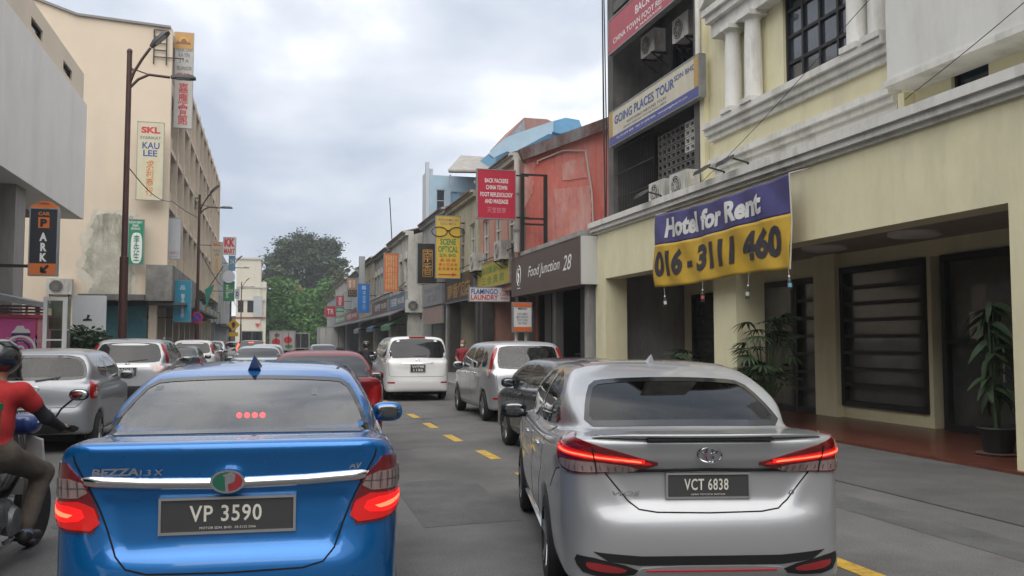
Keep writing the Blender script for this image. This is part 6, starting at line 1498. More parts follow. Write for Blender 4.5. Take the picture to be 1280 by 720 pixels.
# mouldy patch where the plaster came off
px_ = [(112, 300), (118, 288), (113, 283), (121, 268), (150, 267), (152, 270), (166, 270), (163, 300), (166, 340), (163, 371), (116, 369), (110, 365), (118, 352), (110, 340), (102, 336), (108, 322), (104, 316), (112, 310)]
rj = random.Random(4)
def ragged(pts, st, j):
    q = resample(pts, st); return [(a + rj.uniform(-j, j), b + rj.uniform(-j, j)) for a, b in q]
halo = [(100, 296), (110, 280), (116, 262), (172, 264), (170, 376), (100, 374), (106, 356), (97, 346), (94, 330), (102, 318)]
MB().prism([on_Y(a, b, CY - .012) for a, b in ragged(halo, 3, 1.6)], (0, CY - .012, 0), (1, 0, 0), (0, 0, 1), .008).build('flaking_plaster', mat('flaking_plaster', (.62, .57, .47), .9, var=.12, vscale=3, dirt=(.42, .40, .33), damt=.8, dscale=1.2), cr)
MB().prism([on_Y(a, b, CY - .02) for a, b in ragged(px_, 2.5, 1.3)], (0, CY - .03, 0), (1, 0, 0), (0, 0, 1), .02).build('mouldy_patch', M_mould, cr)
# first floor box over the corner and shop fronts below
x0, z1 = on_Y(186, 327, CY); MB().box(CX - .98, CX + .35, CY - .6, CY + 16, 3.75, 5.65).build('corner_fascia', mat('grimy_fascia', (.22, .21, .19), .9, var=.4, vscale=1.2, dirt=(.04, .04, .04), damt=1, dscale=.8), cr)
for k in range(12): MB().box(CX + .02, CX + .25, CY + 17 + k * 2.6, CY + 19.4 + k * 2.6, 3.3 + .1 * (k % 3), 4.5 + .15 * (k % 2)).build('fascia_board', mat('fascia_%d' % (k % 4), [(.38, .26, .06), (.12, .2, .22), (.3, .29, .27), (.16, .12, .09)][k % 4], .6, var=.2), cr)
MB().box(CX - .9, CX + 1.0, CY - .2, CY + 30, 3.55, 3.68).build('walk_canopy', M_dirtyconc, cr)
for k in range(12): y = CY + .3 + k * 4; MB().box(CX - .9, CX - .5, y, y + .5, .125, 3.54).build('pier', M_creamdk, cr)
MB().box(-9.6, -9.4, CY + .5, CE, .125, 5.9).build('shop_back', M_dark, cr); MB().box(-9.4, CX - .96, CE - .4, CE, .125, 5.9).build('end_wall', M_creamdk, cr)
shm = [mat('shop_teal', (.02, .10, .12), .5, var=.3, vscale=2), M_shutter, mat('shop_cream', (.34, .30, .2), .6, var=.3), M_pane, mat('shop_brown', (.14, .06, .045), .6)]
for k in range(11): y = CY + 1 + k * 4.2; MB().box(-8.4, -8.25, y, y + 3.8, .125, 3.4).build('shop_front', shm[k % 5], cr)
MB().box(-9.4, -6.4, CY + .35, CY + .5, .125, 3.5).build('corner_shop_front', shm[0], cr); MB().box(-9.5, CX - .97, CY - 1.2, CY - .02, 3.75, 4.04).build('corner_canopy', M_dirtyconc, cr)
# railing ladder frame at the roof corner
lf = thing('roof_ladder', 'thin steel ladder frame at the roof corner of the cream block', 'ladder', (-5.6, 50.6, 15))
x0, z1 = on_Y(193, 37, 50.1); x1, z0 = on_Y(208, 72, 50.1)
for x in (x0, x1): MB().bar((x, 50.1, z0 - .4), (x, 50.1, z1), .06).build('stile', M_iron, lf)
for k in range(5): z = z0 + (z1 - z0) * k / 4; MB().bar((x0, 50.1, z), (x1 + (.9 if k == 0 else 0), 50.1, z), .05).build('rung', M_iron, lf)

# ------------------------------------------------------------------ left signs
board_Y('tall pale association sign with orange crest and red Chinese characters', 217, 42, 242, 159, 51.5, sign_mat('association', (.52, .50, .45)),
    [('PERSATUAN', .5, .82, .9, .045, M_greyink, .02), ('KA YIN', .5, .765, .62, .045, M_greyink, .02), ('J I A', .5, .70, .55, .045, M_greyink, .02), ('SELANGOR', .52, .625, .86, .04, M_greyink, .02), ('雪隆', .5, .535, .78, .085, M_redink, .01), (vert('嘉應會館'), .5, .25, .58, .44, M_redink, .012)], arms=[(0, .7, -.9), (0, .2, -.6)])
x0, z0 = on_Y(217, 60, 51.5); x1, z1 = on_Y(242, 42, 51.5)
sg_ = bpy.data.objects[[o_.name for o_ in COL.objects if o_.get('label', '').startswith('tall pale association')][0]]
MB().box(x0 + .001, x1 - .001, 51.49, 51.499, z0, z1 - .001).build('crest_field', sign_mat('amber', (.52, .28, .08)), sg_)
cx, cz = (x0 + x1) / 2, (z0 + z1) / 2
MB().prism([(-.42, -.2), (-.3, -.02), (-.2, -.12), (-.05, .1), (.1, .12), (.2, -.1), (.3, -.04), (.42, -.2)], (cx, 51.485, cz), (1, 0, 0), (0, 0, 1), .004).build('crest', mat('crest_brown', (.24, .12, .05), .6), sg_)
MB().prism([(.25 * math.cos(R(a)), .25 * math.sin(R(a))) for a in range(0, 181, 15)], (cx, 51.486, cz - .02), (1, 0, 0), (0, 0, 1), .003).build('crest_sun', mat('crest_gold', (.62, .36, .1), .6), sg_)
board_Y('cream trading company sign, SKL SYARIKAT KAU LEE, near the lamp post', 170, 154, 205, 249, 49.4, sign_mat('ivory', (.60, .55, .38)),
    [('SKL', .5, .90, .74, .085, M_redink, .05), ('SYARIKAT', .5, .80, .80, .04, M_greyink, .015), ('KAU', .52, .70, .66, .085, M_blue_t, .02), ('LEE', .5, .60, .54, .08, M_blue_t, .02), (vert('求利商行'), .5, .28, .30, .46, M_orangeink, .01)])
o = board_Y('green Chinese sign with white oval on the cream side wall', 160, 275, 180, 330, 49.6, sign_mat('green', (.02, .24, .12)), [('KEDAI UBAT\nRAJIN\nSENANG', .45, .87, .9, .2, M_whiteink, .01)])
x0, z0 = on_Y(163, 329, 49.6); x1, z1 = on_Y(178, 291, 49.6); cx, cz, rx, rz = (x0 + x1) / 2, (z0 + z1) / 2, (x1 - x0) / 2, (z1 - z0) / 2
MB().prism([(rx * (1 if math.cos(R(a)) > 0 else -1) * abs(math.cos(R(a))) ** .6, rz * (1 if math.sin(R(a)) > 0 else -1) * abs(math.sin(R(a))) ** .6) for a in range(0, 360, 12)], (cx, 49.588, cz), (1, 0, 0), (0, 0, 1), .008).build('white_oval', M_whiteink, o)
letter(o, vert('李先生'), (cx, 49.586, cz), (1, 0, 0), (0, 0, 1), rx * 1.1, rz * 1.7, M_greenink, .015)
board_Y('faded white upright sign with small characters below', 207, 273, 226, 323, 51.2, sign_mat('faded_white', (.46, .48, .50)), [('中 國 銀 行', .5, .14, .76, .07, M_redink, .0), ('B A N K', .5, .05, .6, .03, M_greyink, .0)], arms=[(0, .9, -.6), (0, .05, -.6)])
board_Y('teal blue sign with a column of white characters', 217, 351, 239, 402, 51.0, sign_mat('teal', (.02, .24, .36)), [(vert('御品茶書館'), .52, .40, .22, .6, M_whiteink, .008), ('品', .5, .83, .3, .1, M_whiteink, 0)], arms=[(0, .9, -.8), (0, .1, -.8)])
board_Y('faded ivory SKL sign farther along the balconies', 264, 303, 278, 342, 72, sign_mat('ivory2', (.55, .45, .30)), [('SKL', .5, .92, .74, .08, M_redink, .04), ('KAU\nLEE', .5, .68, .6, .22, M_greyink, .01), (vert('求利商行'), .5, .27, .3, .46, M_orangeink, .0)], arms=[(0, .9, -1)])
board_Y('red and white KK sign over the far shops', 279, 297, 295, 318, 84, sign_mat('kk_white', (.62, .58, .56)), [('KK', .5, .70, .86, .5, M_redink, .06), ('MART', .5, .2, .86, .3, M_redink, .04)], arms=[(0, .5, -1.2)])
board_Y('pale blue sign under the KK sign', 286, 320, 294, 338, 86, sign_mat('pale_blue', (.16, .33, .45)), [('24', .5, .6, .6, .3, M_whiteink, .01)], arms=[(0, .5, -1.8)])
o = board_Y('green and white sign with round top by the third lamp post', 279, 352, 293, 376, 80, sign_mat('dark_green', (.04, .22, .09)), [('茶\n室', .35, .5, .3, .7, M_whiteink, .0), ('KOPI', .7, .5, .4, .2, M_whiteink, .0)], arms=[(0, .5, -1.2)])
cx, cz = on_Y(286, 346, 80); MB().prism([(.52 * math.cos(R(a)), .55 * math.sin(R(a))) for a in range(0, 360, 12)], (cx, 79.9, cz), (1, 0, 0), (0, 0, 1), .1).build('round_top', mat('sign_face_pale', (.58, .6, .62), .5), o)
board_Y('small white signboard with blue ring by the end house', 294, 362, 299, 373, 96, sign_mat('white_small', (.55, .56, .57)), [('o', .5, .5, .7, .6, M_blue_t, .03)])

# ------------------------------------------------------------------ street lamps
M_lampbrown = mat('brown_lamp_paint', (.075, .035, .03), .45, .2, var=.2, vscale=5)
M_lamphead = mat('lamp_head_grey', (.06, .06, .062), .5, .3)
def street_lamp(label, y, x=-4.25, flag=None):
    o = thing('street_lamp', label, 'street lamp', (x, y, .125), 0, 'street lamps along the left pavement')
    MB().tube([(0, 0, 0), (0, 0, 4.0), (0, 0, 4.01), (0, 0, 10.2)], [.125, .125, .09, .075], 14).build('post', M_lampbrown, o, True, True)
    b = MB(); b.add(*ellipsoid((0, 0, 10.24), (.085, .085, .1), 12, 8)); b.build('finial', M_lampbrown, o, True, True)
    for k, (z0, pts, hd) in enumerate(((9.35, [(0, 0, 9.2), (.14, -.05, 9.6), (.36, -.1, 10.0), (.60, -.15, 10.36)], (.98, -.2, 10.74)), (9.35, [(0, 0, 9.1), (.25, .05, 9.42), (.55, .08, 9.60), (1.15, .1, 9.57)], (1.8, .1, 9.58)))):
        a = MB(); a.tube(pts, .042, 8); arm = a.build('arm', M_lampbrown, o, True, True)
        s = MB(); s.bar((0, 0, z0 + .45 - .05 * k), pts[2 if k else 1], .03); s.build('stay', M_lampbrown, arm, False, True)
        hp = Vector(pts[-1]); dr = (Vector(hd) - hp).normalized(); hb = MB(); c0 = hp + dr * .02; c1 = hp + dr * .75
        upv = Vector((0, 0, 1)); sd = dr.cross(upv).normalized(); up2 = sd.cross(dr).normalized()
        V = []
        for c, w_, t_ in ((c0, .07, .05), (c0 + dr * .2, .16, .09), (c1 - dr * .1, .17, .08), (c1, .1, .03)):
            V += [c - sd * w_ - up2 * .02, c + sd * w_ - up2 * .02, c + sd * w_ * .8 + up2 * t_, c - sd * w_ * .8 + up2 * t_]
        Fc = [(0, 1, 2, 3), (15, 14, 13, 12)]
        for i in range(3):
            for q in range(4): Fc.append((i * 4 + q, i * 4 + 4 + q, i * 4 + 4 + (q + 1) % 4, i * 4 + (q + 1) % 4))
        hb.add(V, Fc); h = hb.build('lamp_head', M_lamphead, arm, True, True)
        c2 = (c0 + c1) / 2 - up2 * .024; MB().prism([(-.2, -.11), (.2, -.11), (.2, .11), (-.2, .11)], c2, dr, sd, .004).build('lens', mat('lamp_lens', (.35, .36, .36), .2), h, False, True)
    return o
street_lamp('brown double arm street lamp in front of the blank cream side wall', 28.3)
l2 = street_lamp('brown double arm street lamp carrying a round no parking sign', 55.7)
street_lamp('brown double arm street lamp near the green and white round topped sign', 101)
street_lamp('brown double arm street lamp before the pale end house', 136)
ns = thing('traffic_sign', 'round red and blue no parking sign on the second lamp post', 'traffic sign', (-4.25, 55.5, 3.0))
def disc(r_, y, m, nm, par, n=32): return MB().prism([(r_ * math.cos(2 * math.pi * k / n), r_ * math.sin(2 * math.pi * k / n)) for k in range(n)], (-4.25, y, 3.03), (1, 0, 0), (0, 0, 1), .01).build(nm, m, par)
disc(.36, 55.53, mat('traffic_red', (.5, .02, .03), .4), 'red_rim', ns); disc(.27, 55.518, mat('traffic_blue', (.02, .06, .35), .4), 'blue_field', ns)
MB().bar((-4.25 - .19, 55.512, 3.03 + .19), (-4.25 + .19, 55.512, 3.03 - .19), .08, .01, (0, 1, 0)).build('red_slash', mat('traffic_red', (.5, .02, .03), .4), ns)
MB().box(-4.3, -4.2, 55.535, 55.6, 2.8, 3.2).build('clamp', M_steel, ns)
ys = thing('traffic_sign', 'yellow warning sign on a thin post before the end house', 'traffic sign', (-4.2, 92, .125))
x_, z_ = on_Y(292, 406, 92); ys.location = (x_, 92, .125)
MB().prism([(0, -.62), (.62, 0), (0, .62), (-.62, 0)], (x_, 91.9, z_), (1, 0, 0), (0, 0, 1), .04).build('diamond', mat('warning_yellow', (.62, .36, .01), .5), ys); MB().prism([(-.45, -.2), (.45, -.2), (.45, .2), (-.45, .2)], (x_, 91.9, z_ - .95), (1, 0, 0), (0, 0, 1), .04).build('plate', mat('warning_yellow', (.62, .36, .01), .5), ys)
MB().tube([(x_, 92, .125), (x_, 92, z_ + .4)], .05, 8).build('post', M_steel, ys); MB().prism([(-.08, -.3), (.08, -.3), (.2, .1), (0, .32), (-.2, .1)], (x_, 91.885, z_), (1, 0, 0), (0, 0, 1), .004).build('arrow', M_blackink, ys)
# car park sign
o = board_Y('tall black and orange CAR PARK sign with a car outline on top', 36, 262, 72, 343, 25.5, sign_mat('night_black', (.022, .025, .033)), [('CAR', .5, .93, .44, .055, M_orangeink, .03), (vert('ARK'), .5, .42, .30, .44, M_whiteink, .05)], depth=.2)
x0, z0 = on_Y(36, 343, 25.5); x1, z1 = on_Y(72, 262, 25.5); W, H_ = x1 - x0, z1 - z0
M_or = mat('sign_face_orange', (.60, .16, .035), .5)
MB().box(x0 + .001, x1 - .001, 25.485, 25.499, z0 + .001, z0 + H_ * .17).build('orange_base', M_or, o)
MB().prism([(a * W, b * W) for a, b in ((-.02, 0), (1.02, 0), (1.0, .1), (.86, .17), (.74, .27), (.5, .30), (.32, .26), (.18, .16), (.0, .1))], (x0, 25.5, z1 + .03), (1, 0, 0), (0, 0, 1), .2).build('car_outline', M_or, o)
MB().prism([(a * W, b * W) for a, b in ((.24, .16), (.72, .16), (.66, .23), (.5, .26), (.36, .23))], (x0, 25.49, z1 + .03), (1, 0, 0), (0, 0, 1), .004).build('car_window', mat('sign_face_dim_orange', (.34, .08, .03), .5), o)
MB().prism([(0, 0), (.42 * W, 0), (.42 * W, .165 * H_), (0, .165 * H_)], (x0 + .29 * W, 25.49, z0 + .71 * H_), (1, 0, 0), (0, 0, 1), .006).build('orange_square', M_or, o)
letter(o, 'P', (x0 + .5 * W, 25.488, z0 + .79 * H_), (1, 0, 0), (0, 0, 1), .26 * W, .12 * H_, M_blackink, .06)
for (p, q, w_) in (((.72, .14), (.47, .05), .07), ((.46, .04), (.66, .04), .06), ((.46, .035), (.46, .12), .06)): MB().bar((x0 + p[0] * W, 25.483, z0 + p[1] * H_), (x0 + q[0] * W, 25.483, z0 + q[1] * H_), w_, .01, (0, 1, 0)).build('arrow', M_blackink, o)
for f in (.13, ): MB().bar((x0 - 1.6, 25.6, z0 + f * H_), (x0, 25.6, z0 + f * H_), .08).build('bracket', M_iron, o)
# green bunting
bn = thing('bunting_flag', 'limp green flag on a slanting stick below the balconies', 'flag', (-4.8, 66, 4))
a = [on_Y(p, q, 66) for p, q in ((279, 333), (262, 358), (256, 362), (258, 386), (262, 372), (268, 356))]
MB().tube([(a[0][0], 66, a[0][1]), (a[1][0], 66.1, a[1][1])], .03, 6).build('stick', M_iron, bn)
MB().prism(a[1:], (0, 66, 0), (1, 0, 0), (0, 0, 1), .02).build('cloth', mat('flag_green', (.04, .25, .19), .7), bn)

# ------------------------------------------------------------------ lower blocks beyond, and the pale end house
def far_house(label, x0, x1, Y, z1, wall, cols, rows, deep=20, name='house', z0=.0):
    o = thing(name, label, 'building', ((x0 + x1) / 2, Y, z0)); hs = []
    for i in range(cols):
        for j in range(rows):
            a = x0 + (x1 - x0) * (i + .25) / cols; b = x0 + (x1 - x0) * (i + .75) / cols; c = z0 + (z1 - z0) * (j + .35) / rows; d = z0 + (z1 - z0) * (j + .8) / rows; hs.append((a, b, c, d))
    w = MB(); holed(w, 'x', Y, Y + .3, x0, x1, z0, z1, hs); w.build('front_wall', wall, o)
    for h in hs: window(o, 'x', Y, 1, *h, M_trimpale, M_pane, 2, 2, .06)
    MB().box(x0, x1, Y + .35, Y + deep, z0, z1 - .05).build('block', wall, o); MB().box(x0 - .15, x1 + .15, Y - .15, Y + deep, z1 + .001, z1 + .25).build('roof', M_trimpale, o)
    return o
lb = thing('low_building', 'grey weathered low block beyond the cream balcony block', 'building', (-6, 105, 0))
hs = [(99.5 + k * 4, 101.5 + k * 4, z, z + 1.6) for k in range(7) for z in (5, 8.2)]
w = MB(); holed(w, 'y', -5.7, -5.4, 98.2, 128, 3.6, 11.5, hs); w.build('front_wall', M_greyplaster, lb)
for h in hs: window(lb, 'y', -5.4, -1, *h, M_trimpale, M_pane, 2, 1, .06)
MB().box(-20, -5.75, 98.21, 128, .125, 11.4).build('block', M_greyplaster, lb); MB().box(-5.69, -4.6, 98.3, 127.9, 3.3, 3.5).build('canopy', M_canopy, lb)
x0, z1 = on_Y(296, 324, 152); x1, _ = on_Y(326.5, 324, 152)
eh = thing('end_house', 'pale cream three storey house closing the view beside the creepers', 'building', ((x0 + x1) / 2, 152, 0))
xm, zm = on_Y(327, 352, 151.8); hs = [(x0 + 1.8, x0 + 3.0, on_Y(0, 388, 152)[1], on_Y(0, 370, 152)[1]), (x0 + .3, x0 + 1.2, on_Y(0, 388, 152)[1], on_Y(0, 370, 152)[1])]
M_end = mat('pale_cream_end_wall', (.60, .56, .45), .85, var=.06, dirt=(.4, .38, .3), damt=.5, dscale=.3)
w = MB(); holed(w, 'x', 152, 152.3, x0, x1, 0, z1, hs); w.build('front_wall', M_end, eh)
for h in hs: window(eh, 'x', 152, 1, *h, M_iron, M_pane, 3, 3, .06)
MB().box(x0, x1, 152.31, 165, 0, z1 - .1).build('block', M_end, eh); MB().box(x0 - .2, x1 + .2, 151.8, 165, z1 + .001, z1 + .3).build('parapet', M_trimpale, eh)
MB().box(x1 + .01, x1 + .9, 152.2, 164, 0, zm).build('side_wing', M_end, eh)
for py in (355, 372, 396): z_ = on_Y(0, py, 152)[1]; MB().box(x0, x1 + .9, 151.86, 151.99, z_, z_ + .25).build('string_course', M_trimpale if py < 390 else mat('brick_red_band', (.3, .1, .07), .8), eh)
MB().box(x1 - 1.1, x1 + .3, 151.7, 151.85, on_Y(0, 394, 152)[1], on_Y(0, 366, 152)[1]).build('shutter_panel', mat('pale_grey_shutter', (.4, .42, .42), .6, var=.2, vscale=8), eh)
MB().prism([(0, -.4), (.4, .3), (-.4, .3)], (x1 - .4, 151.84, on_Y(0, 405, 152)[1]), (1, 0, 0), (0, 0, 1), .06).build('crest', M_redink, eh)
far_house('unseen plain cream block added behind the viewer for reflections', -30, 34, -62, 13, M_creamdk, 12, 4, 12, 'reflection_block')  # unseen block added at the back so the cars have something to mirror
# ------------------------------------------------------------------ people: one continuous surface grown round a posed skeleton
def body_from_bones(bones, h, k=.035):
    """bones: (a, b, ra, rb, material index)"""
    P = np.array([b[0] for b in bones] + [b[1] for b in bones]); lo = P.min(0) - .2; hi = P.max(0) + .2
    X = np.arange(lo[0], hi[0], h); Y = np.arange(lo[1], hi[1], h); Z = np.arange(lo[2], hi[2], h)
    G = np.stack(np.meshgrid(X, Y, Z, indexing='ij'), -1)
    def cone(p, b):
        a, c = np.array(b[0]), np.array(b[1]); d = c - a
        t = np.clip(((p - a) @ d) / max(d @ d, 1e-9), 0, 1); return np.linalg.norm(p - a - t[..., None] * d, axis=-1) - (b[2] + (b[3] - b[2]) * t)
    Fv = None
    for b in bones:
        c = cone(G, b); kk = b[5] if len(b) > 5 else k; Fv = c if Fv is None else smin(Fv, c, kk)
    V, Q = surface_nets(Fv, X, Y, Z); cen = V[Q].mean(1)
    D = np.stack([cone(cen, b) for b in bones]); mi = np.array([b[4] for b in bones])[D.argmin(0)]
    return V, Q, mi
def person_mesh(name, bones, mats, h, parent):
    V, Q, mi = body_from_bones(bones, h); me = body_mesh(V, Q)
    for m in mats: me.materials.append(m)
    if len(me.polygons) == len(mi): me.polygons.foreach_set('material_index', mi.astype(np.int32))
    o = bpy.data.objects.new(name, me); COL.objects.link(o); o.parent = parent
    return o
def hand_bones(w, d, side, m, r=.0105, curl=.03):
    """palm and five fingers from the wrist w, pointing along d; side is the thumb side"""
    w, d, s = Vector(w), Vector(d).normalized(), Vector(side).normalized(); n = d.cross(s).normalized(); out = []
    kn = w + d * .075; out.append((w, kn, .026, .030, m, .02))
    for i, L_ in enumerate((.066, .075, .070, .055)):
        b = kn + s * (.028 - .019 * i); mid = b + d * L_ * .5 - n * .006; tip = mid + d * L_ * .25 - n * curl
        out += [(b, mid, r, r * .95, m, .008), (mid, tip, r * .95, r * .8, m, .008)]
    tb = w + d * .03 + s * .03; out += [(tb, tb + s * .025 + d * .03, r * 1.15, r, m, .01), (tb + s * .025 + d * .03, tb + s * .025 + d * .055 - n * .012, r, r * .85, m, .008)]
    return [(tuple(a), tuple(b), *rest) for a, b, *rest in out]
M_skin = mat('brown_skin', (.30, .16, .10), .6, var=.1); M_shirt = mat('red_shirt', (.42, .022, .022), .9, var=.15, vscale=6, bump=1.0, bscale=9, stretch=(1, 1, .5)); M_trouser = mat('khaki_brown_trousers', (.10, .078, .06), .92, var=.25, vscale=8, bump=1.0, bscale=10, stretch=(1, .5, 1))
M_sleeve = mat('black_arm_sleeve', (.014, .014, .017), .8); M_shoe = mat('black_shoe', (.018, .017, .017), .6); M_sock = mat('blue_grey_sock', (.16, .2, .27), .9); M_helmet = mat('dark_helmet', (.02, .02, .022), .25, coat=.8)
M_maroon = mat('maroon_shirt', (.24, .018, .03), .85); M_darkcloth = mat('dark_cloth', (.018, .019, .024), .9)
SEAT = dict(pel=(0, 0, .80), che=(0, .07, 1.12), nec=(0, .12, 1.31), hea=(0, .16, 1.44))
def rider_bones():
    B = [((0, -.02, .83), (0, .03, 1.0), .145, .15, 1), ((0, .03, 1.0), (0, .08, 1.17), .15, .155, 1), ((-.12, .09, 1.22), (.12, .09, 1.22), .085, .085, 1), ((0, .1, 1.27), (0, .14, 1.38), .06, .055, 0), ((0, .15, 1.42), (0, .17, 1.50), .085, .09, 0)]
    for s in (1, -1):
        sh, el, wr = (s * .18, .10, 1.24), (s * .30, .25, 1.04), (s * .315, .475, .955)
        mid = tuple((a * .6 + b * .4) for a, b in zip(sh, el))
        B += [(sh, mid, .075, .066, 1), (mid, el, .050, .046, 3), (el, wr, .046, .034, 3)]
        B += hand_bones(wr, (-.03 * s, 1, -.12), (-s, 0, .1), 0)
        hp, kn, an = (s * .095, .02, .80), (s * .20, .47, .62), (s * .175, .27, .29)
        B += [((s * .05, -.02, .80), hp, .13, .12, 2), (hp, kn, .105, .075, 2), (kn, an, .075, .062, 2), (an, (s * .175, .26, .22), .045, .042, 5), ((s * .175, .24, .19), (s * .19, .42, .17), .045, .038, 4)]
    return B
def motorcycle(root, shield):
    M_bk = mat('bike_black', (.014, .014, .015), .35, coat=.5); M_eng = mat('engine_alloy', (.24, .24, .24), .5, .8, var=.4, vscale=14)
    for nm, y, r in (('front_wheel', .82, .285), ('rear_wheel', -.48, .285)):
        w = thing_part(nm, root)
        MB().lathe([(r * .8, -.035), (r * .95, -.04), (r, 0), (r * .95, .04), (r * .8, .035)], (0, y, r), 'x', 30).build('tyre', M_tyre, w, True, True)
        MB().lathe([(r * .82, -.025), (r * .72, -.02), (r * .72, .02), (r * .82, .025)], (0, y, r), 'x', 30).build('rim', M_chrome, w, True, True)
        s = MB()
        for k in range(16): a = math.pi * 2 * k / 16; s.bar((.02 * (-1) ** k, y, r), (0, y + math.cos(a) * r * .75, r + math.sin(a) * r * .75), .006)
        s.lathe([(.04, -.05), (.04, .05)], (0, y, r), 'x', 12); s.build('spokes', M_chrome, w, False, True)
    b = MB(); b.add(*ellipsoid((0, -.12, .74), (.13, .42, .06), 18, 10, .7)); b.build('seat', M_bk, root, True, True)
    b = MB(); b.add(*ellipsoid((0, -.25, .60), (.11, .40, .12), 18, 10, .8)); b.build('rear_cowl', shield, root, True, True)
    for s in (1, -1):
        b = MB(); b.add([(s * .02, .62, .90), (s * .17, .55, .86), (s * .24, .44, .55), (s * .20, .40, .28), (s * .06, .46, .30), (s * .05, .56, .6), (s * .03, .60, .89), (s * .165, .53, .85), (s * .225, .42, .55), (s * .19, .38, .29), (s * .06, .44, .31), (s * .05, .54, .6)],
            [(0, 1, 2, 5), (2, 3, 4, 5), (11, 8, 7, 6), (11, 10, 9, 8), (0, 6, 7, 1), (1, 7, 8, 2), (2, 8, 9, 3), (3, 9, 10, 4), (4, 10, 11, 5), (5, 11, 6, 0)]); b.build('leg_shield', shield, root, True, True)
    b = MB(); b.tube([(0, .58, .92), (0, .80, .30)], .04, 10); b.build('fork', M_chrome, root, True, True)
    b = MB(); b.tube([(0, .5, .62), (0, .3, .5), (0, .05, .5), (0, -.3, .62)], .045, 10); b.build('frame_tube', M_bk, root, True, True)
    b = MB(); b.add(*ellipsoid((0, .10, .36), (.13, .2, .13), 18, 12, .7)); b.lathe([(.10, .08), (.11, .14), (.09, .17), (.02, .175)], (0, .12, .33), 'x', 20); b.lathe([(.06, .1), (.07, .15), (.01, .16)], (0, -.05, .38), 'x', 16); b.build('engine', M_eng, root, True, True)
    b = MB(); b.tube([(.1, .22, .3), (.14, .1, .2), (.15, -.1, .2), (.16, -.25, .26), (.17, -.75, .36)], [.018, .02, .025, .05, .045], 12); b.build('exhaust', M_chrome, root, True, True)
    b = MB(); b.add(*ellipsoid((0, .60, .97), (.12, .11, .08), 18, 10, .7)); b.build('headlamp_cowl', mat('bike_blue', (.02, .05, .2), .3, coat=.6), root, True, True)
    b = MB(); b.tube([(-.36, .50, .94), (-.2, .58, .98), (.2, .58, .98), (.36, .50, .94)], .014, 8); hb = b.build('handlebar', M_chrome, root, True, True)
    for s in (1, -1):
        MB().tube([(s * .25, .555, .965), (s * .37, .495, .938)], .019, 10).build('grip', M_bk, hb, True, True)
        m = MB(); m.tube([(s * .22, .57, .98), (s * .27, .60, 1.08), (s * .36, .60, 1.16)], .008, 6); m.add(*ellipsoid((s * .40, .60, 1.19), (.075, .018, .045), 16, 10, .85)); mo = m.build('mirror', M_bk, root, True, True)
        g = MB(); g.add(*ellipsoid((s * .40, .586, 1.19), (.063, .008, .036), 16, 10, .85)); g.build('mirror_glass', M_chrome, mo, True, True)
        MB().tube([(s * .1, .25, .17), (s * .24, .26, .16)], .014, 8).build('foot_peg', M_bk, root, True, True)
    b = MB(); b.add([(-.09, .58, .44), (.09, .58, .44), (.09, .98, .52), (-.09, .98, .52), (-.07, .60, .56), (.07, .60, .56), (.07, .9, .60), (-.07, .9, .60)], [(0, 3, 2, 1), (4, 5, 6, 7), (0, 1, 5, 4), (1, 2, 6, 5), (2, 3, 7, 6), (3, 0, 4, 7)]); b.build('front_mudguard', shield, root, True, True)
def helmet(o):
    b = MB(); V, Fc = ellipsoid((0, .17, 1.485), (.135, .155, .135), 24, 16); b.add(V, Fc); hm = b.build('helmet', M_helmet, o, True, True)
    v = MB(); v.add(*ellipsoid((0, .20, 1.475), (.128, .150, .07), 20, 10)); v.build('visor', M_glass_pane, hm, True, True)
    MB().tube([(-.13, .17, 1.545), (-.09, .08, 1.60), (.09, .08, 1.60), (.13, .17, 1.545)], .010, 6).build('stripe', M_steel, hm, True, True)
bike = thing('motorcycle', 'small motorcycle with pale leg shields beside the blue sedan', 'motorcycle', (-1.90, 6.95, 0), R(-8))
motorcycle(bike, mat('bike_grey_plastic', (.32, .32, .31), .4, coat=.4, var=.2, vscale=6))
rider = thing('person', 'motorcycle rider in red t-shirt, black sleeves, brown trousers and dark helmet', 'person', (-1.90, 6.95, 0), R(-8))
person_mesh('body', rider_bones(), [M_skin, M_shirt, M_trouser, M_sleeve, M_shoe, M_sock], .0115, rider); helmet(rider)
bx = thing('delivery_box', 'dark green box on the motorcycle rack behind the rider', 'box', (-1.90 - .07, 6.95 - .52, .80), R(-8))
b = MB().box(-.22, .22, -.2, .2, 0, .34); b.build('box', mat('box_green', (.015, .12, .05), .5, var=.1), bx, False, True); MB().box(-.23, .23, -.21, .21, .342, .39).build('lid', mat('box_green_lid', (.02, .17, .07), .5), bx, False, True)
MB().box(-.12, .12, -.1, .14, -.05, -.002).build('rack', M_iron, bx, False, True)
